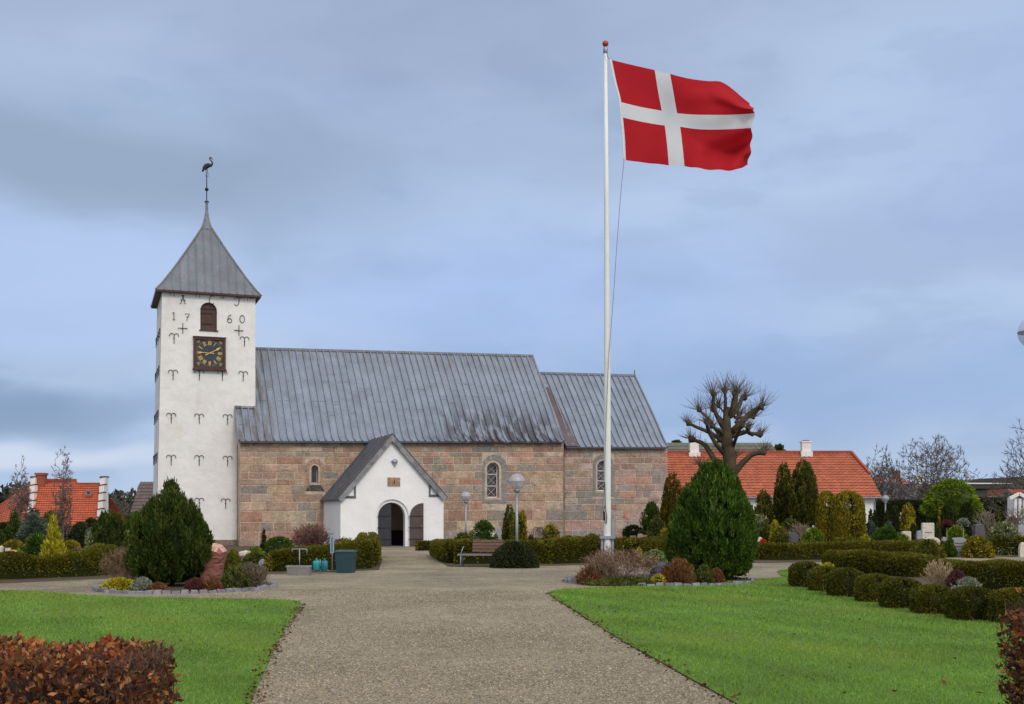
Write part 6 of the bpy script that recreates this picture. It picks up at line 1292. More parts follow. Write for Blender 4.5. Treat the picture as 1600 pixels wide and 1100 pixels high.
# house on the left: tiled roof between two white stepped gable parapets, with a lower tiled wing
Yl = 78; k = Yl/F; Dl = 7.6; q = lambda px, py, y=Yl: ((px-CX)*y/F, EYE-(py-HY)*y/F)
tl = thing('gabled_house', 'white house with orange tiled roof between stepped white gables at the left edge', 'house', (q(100, 0)[0], Yl, 0)); ox = q(100, 0)[0]
zE = q(0, 822)[1]-.2; Yri = Yl+Dl/2; lx0, lx1 = q(45, 0)[0]-ox, q(151, 0)[0]-ox; zR = q(0, 757, Yri)[1]; rxl, rxr = q(59, 0, Yri)[0]-ox, q(156, 0, Yri)[0]-ox
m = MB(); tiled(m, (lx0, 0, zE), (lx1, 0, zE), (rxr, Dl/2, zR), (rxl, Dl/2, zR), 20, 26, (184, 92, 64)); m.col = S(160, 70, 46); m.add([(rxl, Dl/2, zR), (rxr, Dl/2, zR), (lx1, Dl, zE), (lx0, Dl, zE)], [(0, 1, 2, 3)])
zr2 = q(0, 750, Yri)[1]; xr2 = q(114, 0, Yri)[0]-ox; m.add([(rxl, Dl/2+.02, zR-.4), (q(126, 0, Yri)[0]-ox, Dl/2+.02, zR-.1), (xr2, Dl/2+.6, zr2), (rxl, Dl/2+.6, zr2-.05)], [(0, 1, 2, 3)]); m.bar((rxl, Dl/2+.6, zr2), (xr2, Dl/2+.6, zr2), .2, .2); m.bar((q(118, 0, Yri)[0]-ox, Dl/2, zR+.05), (rxr, Dl/2, zR+.05), .18, .16)
rf = m.build('roof', tilem, tl, recalc=False)
m = MB(); a, b_ = q(58.5, 739, Yri), q(71, 757, Yri); m.box(a[0]-ox, b_[0]-ox, Dl/2-.3, Dl/2+.3, b_[1]-.6, a[1]-.16); m.box(a[0]-ox-.07, b_[0]-ox+.07, Dl/2-.36, Dl/2+.36, a[1]-.16, a[1]); m.col = S(150, 84, 62); m.build('chimney', mat('chimney_brick', S(150, 84, 62), rough=.85, n1=(6, .2)), rf)
m = MB(); a, b_ = q(137, 767), q(144, 773); zc = (q(0, 770, Yl+2.6)[1]); xc_ = q(140.5, 0, Yl+2.6)[0]-ox; m.box(xc_-.17, xc_+.17, 2.3, 2.55, zc-.15, zc+.15); sk = m.build('roof_window', galvm, rf); m = MB(); m.box(xc_-.11, xc_+.11, 2.27, 2.295, zc-.09, zc+.09); m.build('pane', glassm, sk)
m = MB(); m.box(lx0, lx1, .3, Dl-.3, -.1, zE+.1); m.build('wall', limeb, tl)
def gable(xb, xt, steps, name='gable_wall'):
    g = MB(); cps = []; z0 = zE-.2; z1 = q(0, 743, Yri)[1]; th = .34
    for side in (0, 1):
        for i in range(steps):
            f0, f1 = i/steps, (i+1)/steps; y0, y1 = (Dl/2)*f0, (Dl/2)*f1; x0, x1 = xb+(xt-xb)*f0, xb+(xt-xb)*f1; za = z0+(z1-z0)*f0; zb_ = z0+(z1-z0)*(f1)
            if side: continue
            g.hexa([(x0-th/2, y0, -.1), (x0+th/2, y0, -.1), (x0+th/2, y1, -.1), (x0-th/2, y1, -.1), (x0-th/2, y0, zb_-.21), (x0+th/2, y0, zb_-.125), (x0+th/2, y1, zb_-.125), (x0-th/2, y1, zb_-.21)])
            cp = MB(); cps.append(cp); cp.hexa([(x0-th/2-.03, y0-.04, zb_-.20), (x0+th/2+.03, y0-.04, zb_-.115), (x0+th/2+.03, y1, zb_-.115), (x0-th/2-.03, y1, zb_-.20), (x0-th/2-.03, y0-.04, zb_-.14), (x0+th/2+.03, y0-.04, zb_-.05), (x0+th/2+.03, y1, zb_-.05), (x0-th/2-.03, y1, zb_-.14)])
    g.box(xt-th/2, xt+th/2, Dl/2, Dl/2+.6, -.1, z1-.12); cp = MB(); cps.append(cp); cp.box(xt-th/2-.06, xt+th/2+.06, Dl/2+.005, Dl/2+.64, z1-.115, z1-.04)
    go = g.build(name, limeb, tl)
    for cp in cps: cp.build('coping', tilec, go)
tilec = mat('coping_tile', S(120, 62, 50), rough=.8)
gable(q(44, 0)[0]-ox, q(52.5, 0, Yri)[0]-ox, 7); gable(q(153, 0)[0]-ox, q(161, 0, Yri)[0]-ox, 7)
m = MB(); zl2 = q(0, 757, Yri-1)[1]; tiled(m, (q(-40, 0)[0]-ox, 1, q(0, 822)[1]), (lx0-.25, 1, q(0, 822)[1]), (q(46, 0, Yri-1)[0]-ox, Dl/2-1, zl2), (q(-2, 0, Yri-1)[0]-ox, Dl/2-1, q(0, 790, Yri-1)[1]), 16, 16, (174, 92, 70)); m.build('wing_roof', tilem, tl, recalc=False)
m = MB(); m.box(q(-40, 0)[0]-ox, lx0-.3, 1.3, Dl/2-.8, -.1, q(0, 822)[1]+.1); m.build('wing_wall', limeb, tl)
# dark roof left of the tower
Y = 96; k = Y/F; x0, x1 = (204-CX)*k, (262-CX)*k; z1 = EYE+(806-753)*(Y+4)/F; tg = thing('grey_roofed_house', 'low house with a dark grey tiled roof just left of the tower', 'house', (x0, Y, 0)); m = MB()
tiled(m, (-.3, 0, EYE-.6), (x1-x0, 0, EYE-.6), (x1-x0+.6, 4, z1), ((219-CX)*(Y+4)/F-x0, 4, z1), 12, 14, (96, 84, 80)); m.col = S(80, 74, 70); m.add([((219-CX)*(Y+4)/F-x0, 4, z1), (x1-x0+.6, 4, z1), (x1-x0, 8, EYE-.6), (-.3, 8, EYE-.6)], [(0, 1, 2, 3)]); m.build('roof', tilem, tg, recalc=False)
m = MB(); m.box(0, x1-x0-.2, .4, 7.6, -.1, EYE-.5); m.add([(.02, .4, EYE-.5), (.02, 7.6, EYE-.5), ((219-CX)*(Y+4)/F-x0-.2, 4, z1-.1)], [(0, 1, 2)]); m.build('wall', limeb, tg)
# modern buildings on the right
def b_at(px, Y): return (px-CX)*Y/F
def z_at(py, Y): return EYE-(py-HY)*Y/F
slate = mat('slate_roof', S(72, 76, 88), rough=.7, n1=(2, .12)); darkroof = mat('dark_roof', S(66, 60, 58), rough=.85, n1=(.6, .2), dirt=(.5, .5, .8, S(88, 92, 58), .6, (1, 1, 1))); brickm = mat('red_brick', S(132, 70, 56), rough=.85, n1=(8, .15))
Y = 125; t = thing('slate_roofed_house', 'low brick house with a blue-grey slate roof behind the far hedge', 'house', (b_at(1372, Y), Y, 0)); W_ = b_at(1460, Y)-b_at(1372, Y); ez1 = z_at(788, Y); rz1 = z_at(754, Y+5)
m = MB(); m.hexa([(-.5, 0, ez1), (W_, 0, ez1), (W_, 10, ez1), (-.5, 10, ez1), (-.5, 4.9, rz1), (W_-2, 4.9, rz1), (W_-2, 5.1, rz1), (-.5, 5.1, rz1)]); m.build('roof', slate, t); m = MB(); m.box(0, W_-.4, .4, 9.6, -.1, ez1-.005); m.build('wall', brickm, t); m = MB(); m.box(-.55, W_, -.06, -.003, ez1-.12, ez1+.03); m.build('fascia', whitem, t); win(t, b_at(1416, Y)-b_at(1372, Y), b_at(1430, Y)-b_at(1372, Y), .4, .8, ez1-.15)
Y = 150; t = thing('red_roofed_house', 'distant red-roofed house with a white gable edge between the bare trees', 'house', (b_at(1372, Y), Y, 0)); W_ = b_at(1425, Y)-b_at(1372, Y); m = MB(); m.hexa([(0, 0, z_at(756, Y)), (W_, 0, z_at(756, Y)), (W_, 8, z_at(756, Y)), (0, 8, z_at(756, Y)), (0, 4, z_at(745, Y)), (W_, 4, z_at(745, Y)), (W_, 4.1, z_at(745, Y)), (0, 4.1, z_at(745, Y))]); m.build('roof', mat('far_red', S(160, 84, 66), rough=.8), t)
m = MB(); m.box(0, W_, .3, 7.7, -.1, z_at(757, Y)); m.build('wall', limem, t); m = MB(); x_ = b_at(1388, Y)-b_at(1372, Y); m.bar((x_-1.1, -.2, z_at(757, Y)), (x_, -.2, z_at(748, Y)), .2); m.bar((x_, -.2, z_at(748, Y)), (x_+1.1, -.2, z_at(757, Y)), .2); m.build('gable_edge', whitem, t)
m = MB(); x_ = b_at(1418, Y)-b_at(1372, Y); m.box(x_-.5, x_+.3, 3.6, 4.6, z_at(750, Y), z_at(744, Y)+.9); m.build('chimney', brickm, t)
Y = 130; X0 = b_at(1452, Y); t = thing('flat_roofed_building', 'long low modern building with a dark flat roof and white fascia on the right', 'building', (X0, Y, 0)); L_ = b_at(1580, Y)-X0; m = MB(); m.box(-2, L_, -2, 12, z_at(764, Y), z_at(756, Y)); rf = m.build('roof', darkroof, t); m = MB(); m.box(-2.1, L_+.1, -2.12, -2.005, z_at(757, Y), z_at(755.2, Y)); m.build('fascia', whitem, t)
m = MB(); m.box(0, L_-3, 1, 11.5, -.1, z_at(764, Y)-.01); m.build('wall', mat('grey_render', S(128, 124, 132), rough=.9), t); m = MB(); m.box(b_at(1528, Y)-X0, b_at(1548, Y)-X0, .8, .99, .2, z_at(766, Y)); m.build('wall_panel', mat('pale_render', S(172, 160, 152), rough=.9), t); m = MB(); m.tube([(b_at(1527, Y)-X0, 3, z_at(757, Y)), (b_at(1527, Y)-X0, 3, z_at(746, Y))], .12, 6); m.build('flue', galvm, t)
m = MB(); m.box(b_at(1548, Y)-X0, b_at(1567, Y)-X0, .6, .79, z_at(782, Y), z_at(775, Y)); m.build('shop_fascia', whitem, t)
m = MB()
for j in range(3):
    x_ = b_at(1534.5+j*4.6, Y)-X0; m.tube([(x_+.16*math.cos(a), .55, z_at(779, Y)+.22*math.sin(a)) for a in np.linspace(0, 6.28 if j != 1 else 4.9, 12)], .055, 5)
m.build('shop_lettering', mat('red_letters', S(176, 40, 44), rough=.5), t)
m = MB(); m.box(b_at(1532, Y)-X0, b_at(1548, Y)-X0, .6, .79, z_at(783, Y), z_at(775, Y)); m.build('sign_board', mat('sign_pink', S(190, 170, 170)), t)
Y = 110; X0 = b_at(1510, Y); t = thing('sloping_roof_building', 'building with a wide dark mossy sloping roof at the right edge', 'building', (X0, Y, 0)); L_ = b_at(1680, Y)-X0; m = MB()
m.hexa([(b_at(1560, Y)-X0, 0, z_at(777, Y)), (L_, 0, z_at(777, Y)), (L_, 14, z_at(777, Y)), (b_at(1562, Y+14)-X0, 14, z_at(777, Y)), (b_at(1588, Y+7)-X0, 7, z_at(750, Y+7)), (L_, 7, z_at(744, Y+7)), (L_, 7.2, z_at(744, Y+7)), (b_at(1588, Y+7)-X0, 7.2, z_at(750, Y+7))]); m.build('roof', darkroof, t); m = MB(); m.box(b_at(1585, Y+13)-X0, L_, 1, 13, -.1, z_at(777.5, Y)); m.build('wall', mat('pale_render_b', S(160, 152, 150), rough=.9), t)
Y = 160; X0 = b_at(1508, Y); t = thing('low_dark_building', 'farthest dark roof rising slightly behind the flat-roofed building', 'building', (X0, Y, 0)); m = MB(); L_ = b_at(1700, Y)-X0; m.hexa([(0, 0, z_at(754, Y)), (L_, 0, z_at(750, Y)), (L_, 8, z_at(750, Y)), (0, 8, z_at(754, Y)), (2, 0, z_at(748, Y)), (L_, 0, z_at(740, Y)), (L_, 8, z_at(740, Y)), (2, 8, z_at(748, Y))]); m.build('roof', darkroof, t); m = MB(); m.box(1, L_-1, .5, 7.5, -.1, z_at(754, Y)-.02); m.build('wall', brickm, t)
Y = 72; X0 = b_at(1580, Y); t = thing('small_chapel_shed', 'small white building with a red tiled roof at the right edge', 'shed', (X0, Y, 0)); L_ = b_at(1640, Y)-X0; m = MB(); zA, zB = z_at(777, Y), z_at(768, Y)
tiled(m, (.3, -.3, zA), (L_, -.3, zA), (L_, 1.2, zB+.12), (.3, 1.2, zB+.12), 5, 12, (170, 90, 68)); m.build('roof', tilem, t, recalc=False); m = MB(); m.box(.15, L_, .1, .9, -.1, zA); m.build('wall', limeb, t); m = MB(); m.bar((-.25, -.35, z_at(779, Y)), (.35, -.35, z_at(771.5, Y)), .12, .2); m.bar((.35, -.35, z_at(771.5, Y)), (.9, -.35, z_at(779, Y)), .12, .2); m.build('gable_edge', whitem, t)
for i in range(3): m = MB(); x_ = b_at(1584+i*7, Y)-X0; m.box(x_-.08, x_+.08, -.28, -.12, -.1, zA-.1); m.build('post', whitem, t)
m = MB(); x0 = b_at(1588, Y)-X0; m.box(x0, x0+.3, -.02, .098, .6, zA-.5); m.build('painted_opening', blackm, t)  # solid dark block on the wall; its colour paints the shade of an open doorway
Y = 118; t = thing('pylon_sign', 'white box sign on a grey column in front of the slate roof', 'sign', (b_at(1431.5, Y), Y, 0)); m = MB(); m.box(-.42, .42, -.2, .2, -.1, z_at(759, Y)); m.build('column', mat('sign_grey', S(150, 158, 170), rough=.6), t); m = MB(); m.box(b_at(1429, Y)-b_at(1431.5, Y), b_at(1443, Y)-b_at(1431.5, Y), -.3, .3, z_at(759, Y)+.003, z_at(742.5, Y)); s_ = m.build('sign_box', whitem, t)
m = MB(); m.bar((.05, -.32, z_at(757, Y)), (.3, -.32, z_at(745, Y)), .09, .03); m.bar((.3, -.32, z_at(745, Y)), (.62, -.32, z_at(757, Y)), .09, .03); m.bar((.12, -.32, z_at(752, Y)), (.52, -.32, z_at(752, Y)), .08, .03); m.build('sign_mark', mat('sign_mark', S(120, 60, 50)), s_)

# ------------------------------------------------------------ pollarded lime tree
Y = 52; k = Y/F; X0 = (1140-CX)*k; t = thing('pollarded_lime', 'large bare pollarded tree with knobbly branch ends behind the egg-shaped conifer', 'tree', (X0, Y, 0))
pb = MB(); pz = lambda px, py, d=0: ((px-CX)*k-X0, d, EYE-(py-HY)*k)
BK = (74, 64, 46); pb.col = S(BK); pb.tube([pz(1143, 866), pz(1143, 800), pz(1143, 755), pz(1140, 720), pz(1136, 690), pz(1135, 668), pz(1136, 650), pz(1139, 636)], [.36, .31, .29, .30, .27, .22, .15, .09], 12); pb.build('trunk', barkm, t, True)
limbs = [([(1141, 750), (1150, 735), (1160, 722), (1172, 711), (1190, 706)], .15, -.3), ([(1141, 738), (1150, 722), (1152, 712)], .12, .5), ([(1139, 748), (1124, 730), (1112, 710), (1104, 696), (1098, 691), (1081, 685)], .13, .2), ([(1134, 712), (1118, 695), (1108, 680), (1103, 672), (1100, 661)], .10, -.4),
 ([(1131, 690), (1122, 683), (1113, 677), (1104, 672), (1090, 666), (1078, 659.5)], .10, .3), ([(1132, 682), (1122, 672), (1112, 670), (1108, 668)], .08, -.5), ([(1134, 690), (1124, 677), (1112, 655), (1104, 645), (1098, 637)], .08, .6), ([(1130, 668), (1122, 656), (1114, 640), (1112, 628), (1112, 617)], .10, -.3), ([(1132, 660), (1124, 648), (1118, 637)], .07, .5),
 ([(1133, 656), (1134, 640), (1135, 622), (1134, 608)], .09, .2), ([(1137, 655), (1141, 640), (1142, 628), (1143, 617)], .07, -.4), ([(1139, 652), (1147, 634), (1151, 622), (1151.5, 612)], .13, .1), ([(1142, 650), (1152, 640), (1160, 627), (1163, 620), (1169, 618)], .11, .5), ([(1143, 676), (1156, 662), (1168, 649), (1178, 641), (1186, 637)], .14, -.3), ([(1148, 652), (1162, 652), (1173, 651), (1182, 649.5)], .07, .4), ([(1141, 682), (1150, 679), (1160, 676), (1168, 674), (1172, 677), (1190, 678)], .12, .1), ([(1140, 660), (1134, 640), (1131, 630)], .05, .8), ([(1144, 700), (1148, 680), (1150, 668)], .08, -.8), ([(1120, 730), (1108, 728), (1092, 727)], .07, -.2), ([(1150, 660), (1158, 650), (1163, 645)], .07, .7), ([(1176, 680), (1166, 673), (1165, 670)], .07, -.3)]
sg = []; rr = random.Random(5)
for i, (pts, r0, dd) in enumerate(limbs):
    n = len(pts); P = [pz(x, y, dd*1.7*j/(n-1)) for j, (x, y) in enumerate(pts)]; lb = MB(); lb.col = S(BK); rads = [r0*1.15*(1-.45*j/(n-1)) for j in range(n)]; rads[-1] = r0*1.0; 
    lb.tube(P[:-1]+[Vector(P[-1])*.55+Vector(P[-2])*.45, P[-1], Vector(P[-1])+(Vector(P[-1])-Vector(P[-2])).normalized()*.10], rads[:-1]+[r0*.66, r0*1.15+.045, r0*.5], 8); lb.build('limb', barkm, t, True)
    e = Vector(P[-1])
    for j in range(62):
        v = Vector((rr.gauss(0, .7)+e.x*.22, rr.gauss(0, .7), abs(rr.gauss(.7, .6)))).normalized(); l = rr.uniform(.25, .8)*(1.25 if e.z > 6 else .8); p = e+v*r0*.6
        for q_ in range(3): v = (v+Vector((rr.gauss(0, .1), rr.gauss(0, .1), .10))).normalized(); p2 = p+v*l/3; sg.append((*p, *p2, .0085-.0018*q_, .0067-.0018*q_)); p = p2
    for j in range(10):
        f = rr.uniform(.35, .95)*(n-1); a = int(f); p = Vector(P[a]).lerp(Vector(P[min(a+1, n-1)]), f-a); v = Vector((rr.gauss(0, .5), rr.gauss(0, .6), 1)).normalized(); l = rr.uniform(.2, .6)
        for q_ in range(2): p2 = p+v*l/2; sg.append((*p, *p2, .011, .009)); p = p2; v = (v+Vector((rr.gauss(0, .15), 0, .1))).normalized()
branch_mesh('shoots', sg, pick([(92, 80, 66), (108, 92, 78), (80, 70, 58)], len(sg)), twigm, t, 3)

# ------------------------------------------------------------ trees on the right
bare_tree('bare_tree', 'large spreading bare tree behind the far hedge on the right', 1400, 1520, 688, 105, 11,   .26, 2600, group='distant bare trees', cx=1458, r0=.22)
bare_tree('bare_tree', 'bare tree close to the right end of the red roof', 1338, 1418, 702, 112, 12, .22, 2000, group='distant bare trees')
bare_tree('bare_tree', 'big bare tree cut by the right edge of the photo', 1552, 1700, 666, 78, 13, .25, 2400, [(104, 98, 88), (90, 84, 76)], 'distant bare trees', r0=.22)
bare_tree('bare_tree', 'tiny far bare tree above the flat-roofed building', 1505, 1545, 738, 190, 14, .3, 260, group='distant bare trees')
bare_bush('bare_shrub', 'pale bare shrub standing behind the dark gravestone on the right', 'bush', 1520, 1556, 788, 850, [(120, 110, 92), (140, 128, 108), (100, 92, 78)], 26, 3, Y=56, seed=21, spread=.5, stems=.08)
bare_bush('bare_shrub', 'grey bare shrub in front of the small white building', 'bush', 1572, 1610, 768, 846, [(110, 102, 96), (130, 120, 112)], 22, 3, Y=58, seed=22, spread=.45, stems=.08)
for xl, xr, yt, lb, sd in ((1045, 1068, 691, 'small dark treetop peeping over the grey-green roof by the chancel', 2), (1206, 1228, 699, 'small dark treetop peeping over the red roof left of the second chimney', 3), (1120, 1134, 688, 'tiny dark treetop behind the pollarded tree', 4)):
    shrub('distant_tree', lb, 'tree', xl, xr, yt, 830, 'dome', 'conifer', Y=140, leaf=(.4, .3), lumps=.2, clump=.5, core=.8, trunk=2, seed=sd)
TH_ = 'thujas in front of the red-roofed house'
shrub('thuja', 'dark green pointed thuja, left of the tall pair in front of the red roof', 'tree', 1209, 1240, 727, 838, 'teardrop', 'yew', 'up', Y=66, leaf=(.14, .03), lumps=.04, clump=.22, trunk=.9, group=TH_)
shrub('thuja', 'tallest dark green thuja, right of the pair in front of the red roof', 'tree', 1233, 1278, 721, 836, 'teardrop', 'yew', 'up', Y=64, leaf=(.14, .03), lumps=.04, clump=.22, trunk=1.0, group=TH_)
shrub('thuja', 'short orange-tinged thuja beside the house window', 'tree', 1177, 1210, 767, 836, 'teardrop', 'yew', 'up', Y=66, leaf=(.14, .03), lumps=.05, clump=.22, group=TH_)
shrub('golden_thuja', 'narrower yellow-topped clipped thuja block, left of the two', 'tree', 1277, 1306, 770, 852, 'box', 'golddark', 'up', Y=60, leaf=(.12, .03), lumps=.03, clump=0, dens=2.2, core=.7, sq=4, group=TH_)
shrub('golden_thuja', 'wider yellow-topped clipped thuja block, right of the two', 'tree', 1301, 1348, 770, 860, 'box', 'golddark', 'up', Y=56, leaf=(.12, .03), lumps=.03, clump=0, dens=2.2, core=.7, sq=4, group=TH_)
hedge('far_hedge', 'long dark green hedge closing the cemetery at the back right', [(b_at(1376, 84), 86), (b_at(1450, 84), 85), (b_at(1540, 84), 84), (b_at(1680, 82), 82)], 1.2, [2.8, 2.8, 2.95, 2.95], 'dark', seed=31, rough_=.01, maxn=60000)
shrub('umbrella_maple', 'bright yellow-green dome-shaped tree with a short trunk', 'tree', 1446, 1528, 752, 836, 'umbrella', 'lime', 'layer', Y=66, leaf=(.16, .07), lumps=.10, clump=.25, trunk=1.3, core=.7, seed=4)
D = 'clipped conifers in the far right cemetery'
def many(rows):
    for r in rows:
        nm, lb, cat, xl, xr, yt, yb, prof, pal, st, Y, kw = r
        shrub(nm, lb, cat, xl, xr, yt, yb, prof, pal, st, Y=Y, **{**dict(lumps=.07, clump=.0), **kw})
many([
 ('dark_cypress', 'narrow dark twin-topped cypress at the right corner of the long house', 'tree', 1357, 1364, 798, 836, 'column', 'dark', 'up', 62, dict(group=D)),
 ('dark_cypress', 'narrow dark cypress just right of its twin by the house corner', 'tree', 1363, 1371, 799, 836, 'column', 'dark', 'up', 62, dict(group=D)),
 ('dark_cypress', 'dark conifer directly below the distant globe lamp', 'tree', 1374, 1396, 800, 845, 'fatcone', 'dark', 'up', 60, dict(group=D)),
 ('dark_cypress', 'dark rounded column right of the conifer below the distant lamp', 'tree', 1391, 1406, 792, 845, 'column', 'dark', 'up', 58, dict(group=D)),
 ('golden_bush', 'rounded golden-green bush in front of the far dark hedge', 'bush', 1408, 1429, 790, 836, 'column', 'golddark', 'up', 60, dict(clump=.18)),
 ('golden_bush', 'small bright yellow bush below the rounded golden one', 'bush', 1414, 1430, 810, 838, 'dome', 'gold', 'random', 56, dict()),
 ('yellow_cypress', 'slim yellow cypress left of the dark clipped cylinder', 'tree', 1463, 1472, 794, 836, 'spire', 'golddark', 'up', 60, dict()),
 ('dark_cylinder', 'broad dark clipped cylinder under the yellow-green dome tree', 'tree', 1471, 1489, 792, 838, 'box', 'dark', 'up', 58, dict(group=D)),
 ('dark_cylinder', 'dark green mass right of the trunk of the dome tree', 'tree', 1496, 1524, 788, 838, 'dome', 'dark', 'random', 62, dict(group=D)),
 ('green_cone', 'green cone behind the slim yellow cypress', 'tree', 1446, 1464, 788, 836, 'fatcone', 'bright', 'up', 66, dict()),
 ('small_green_cone', 'small dark green cone in front of the blue-grey gravestone', 'tree', 1474, 1494, 840, 878, 'cone', 'bright', 'up', 47, dict(clump=.1)),
 ('narrow_dark_cone', 'narrow dark green cone left of the low curved stone', 'tree', 1422, 1433, 820, 856, 'column', 'dark', 'up', 52, dict()),
 ('narrow_dark_cone', 'narrow dark green cone right of the pale inscribed gravestone', 'tree', 1459, 1469, 822, 850, 'column', 'conifer', 'up', 53, dict()),
 ('spreading_pine', 'broad dark green spreading conifer in front of the golden thuja blocks', 'bush', 1361, 1409, 826, 866, 'dome', 'bright', 'out', 52, dict(clump=.2, lumps=.12)),
 ('round_grey_bush', 'clipped grey-green ball left of the broad spreading conifer', 'bush', 1350, 1370, 816, 852, 'dome', 'blue', 'random', 56, dict(lumps=.03)),
 ('round_grey_bush', 'clipped blue-green ball above the broad spreading conifer', 'bush', 1379, 1397, 817, 852, 'dome', 'blue', 'random', 55, dict(lumps=.03)),
 ('small_cone', 'small pale green cone near the small white building', 'tree', 1556, 1567, 796, 830, 'fatcone', 'yew', 'up', 66, dict()),
 ('brown_mound', 'brown rounded shrub left of the small white building', 'bush', 1569, 1596, 810, 836, 'dome', 'brown', 'random', 60, dict(lumps=.12)),
 ('rhododendron', 'large pale green leafy rhododendron near the right edge', 'bush', 1541, 1597, 820, 856, 'dome', 'variegated', 'out', 50, dict(clump=.16, leaf=(.14, .045))),
 ('green_mound', 'green leafy mound left of the pink-topped standard', 'bush', 1436, 1476, 832, 862, 'dome', 'olive', 'random', 55, dict(clump=.18)),
 ('yellow_mound', 'yellow-green mound under the pink-topped standard', 'bush', 1478, 1512, 824, 852, 'dome', 'lime', 'random', 56, dict(clump=.18)),
 ('variegated_bush', 'light speckled shrub behind the tall grey gravestone', 'bush', 1178, 1200, 806, 850, 'column', 'variegated', 'random', 58, dict(clump=.16)),
 ('small_yew', 'short dark yew between the speckled shrub and the golden plant', 'bush', 1190, 1206, 812, 850, 'fatcone', 'yew', 'up', 56, dict()),
 ('gold_plant', 'small golden plant left of the tall thuja trunk', 'bush', 1203, 1219, 815, 842, 'dome', 'gold', 'random', 55, dict()),
 ('low_shrub', 'dull green shrub filling the space under the two tall thujas', 'bush', 1212, 1258, 814, 862, 'dome', 'olive', 'random', 58, dict(clump=.18)),
 ('low_shrub', 'olive shrub around the foot of the tall grey gravestone', 'bush', 1205, 1236, 826, 860, 'dome', 'yewolive', 'random', 50, dict(clump=.15)),
 ('low_shrub', 'olive shrub between the gravestone and the golden thuja blocks', 'bush', 1252, 1290, 828, 862, 'dome', 'lime', 'random', 50, dict(clump=.15)),
 ('low_shrub', 'brown-green shrub row below the golden thuja blocks', 'bush', 1290, 1362, 842, 874, 'dome', 'yewolive', 'random', 47, dict(clump=.15, depth_w=1.5)),
 ('low_shrub', 'bright yellow-green tuft right of the golden thuja blocks', 'bush', 1342, 1362, 838, 866, 'dome', 'gold', 'random', 48, dict()),
 ('low_shrub', 'pale grey-green tuft right of the broad spreading conifer', 'bush', 1402, 1424, 838, 866, 'dome', 'lime', 'random', 48, dict(clump=.1)),
 ('low_shrub', 'brown-olive mound in front of the low curved stone', 'bush', 1426, 1474, 846, 876, 'dome', 'yewolive', 'random', 46, dict(clump=.14, depth_w=1.5)),
 ('low_shrub', 'olive mound right of the blue-grey gravestone', 'bush', 1506, 1548, 840, 874, 'dome', 'golddark', 'random', 46.5, dict(clump=.14, depth_w=1.5)),
 ('blue_spreader', 'small blue-green creeping conifer by the stone kerb of the path', 'plant', 1518, 1538, 857, 870, 'dome', 'blue', 'out', 47, dict(clump=.1)),
])
for xl, xr, yt, yb, pal, lb in ((1471, 1488, 815, 824, 'heatherred', 'small round standard bush with a pink-red head'), (1497, 1513, 812, 823, 'grey', 'small round standard bush with a pale grey-green head')):
    Y = 54; k = Y/F; X = ((xl+xr)/2-CX)*k; t = thing('standard_bush', lb, 'plant', (X, Y, 0), 0, 'standard bushes among the graves'); z0 = EYE-(yb-HY)*k; z1 = EYE-(yt-HY)*k
    m = MB(); m.col = S(150, 138, 112); m.tube([(0, 0, -.05), (0, 0, z0+.1)], .025, 6); m.build('stem', barkm, t, True); crown('head', X, Y, z0, (xr-xl)*k, z1-z0, 'bun', GREENS[pal], .12, .06, parent=t, seed=int(xl), lumps=.05)
stone('tall grey gravestone with a dark polished front, left of the golden thuja blocks', 1230, 1246, 832, 868, darkst, 'slant', Y=50, th=.3)
stone('white stone with red flowers before it, right of the egg-shaped conifer', 1181, 1193, 838, 866, lightst, 'round', Y=50)
stone('square cream gravestone with three lines of dark inscription', 1440, 1459, 817, 862, lightst, 'slab', Y=50, lines=3)
stone('wide blue-grey gravestone with a dark inscription near the gravel path', 1484, 1509, 840, 874, greyst, 'slant', Y=47.5, lines=2, th=.3)
stone('low curved pale stone in front of the cream gravestone', 1443, 1468, 839, 868, lightst, 'arch', Y=48)
stone('small slim grey gravestone left of the cream one', 1432, 1440, 829, 860, greyst, 'slant', Y=50)
stone('low flat pale stone left of the narrow dark cone', 1409, 1423, 830, 858, lightst, 'slab', Y=52)
stone('rough grey-brown stone in front of the low flat pale one', 1406, 1424, 835, 862, stone_mat('taupe_stone', (150, 138, 126)), 'round', Y=49)
stone('dark upright gravestone with a paler side below the pale bare shrub', 1521, 1536, 819, 862, darkst, 'slant', Y=50, th=.35)
stone('grey slab gravestone at the right edge beside the rhododendron', 1589, 1602, 820, 860, greyst, 'slant', Y=50)
stone('small pale stone behind the golden bush', 1404, 1409, 801, 838, lightst, 'arch', Y=62)
stone('small brown stone at the right edge above the rhododendron', 1571, 1580, 803, 836, pinkst, 'round', Y=62)
stone('small grey stone between the curved stone and the small cone', 1470, 1480, 838, 866, greyst, 'round', Y=50)
stone('pale stone low at the right edge below the grey slab', 1592, 1604, 846, 872, lightst, 'round', Y=47)
t = shrub('red_flowers', 'patch of red flowers in front of the white stone right of the conifer', 'flowers', 1183, 1201, 845, 856, 'dome', 'heatherred', Y=47, leaf=(.05, .04))
for c in t.data.attributes['Col'].data[: max(1, len(t.data.polygons)-240)]: c.color = (*[x*random.uniform(.7, 1.3) for x in S(198, 70, 40)], 1)
hedge('long_hedge', 'long low brown-green hedge along the far side of the gravel path, right of the conifer', [G(1184, 875), G(1230, 875), G(1290, 874), G(1350, 873)], .8, [.60, .58, .60, .64], 'yewolive', seed=41, rough_=.07)
hedge('long_hedge', 'brown-green hedge continuing past the spreading conifer', [G(1350, 872), G(1420, 870), G(1478, 868)], .8, [.62, .58, .54], 'yewolive', seed=42, rough_=.09)
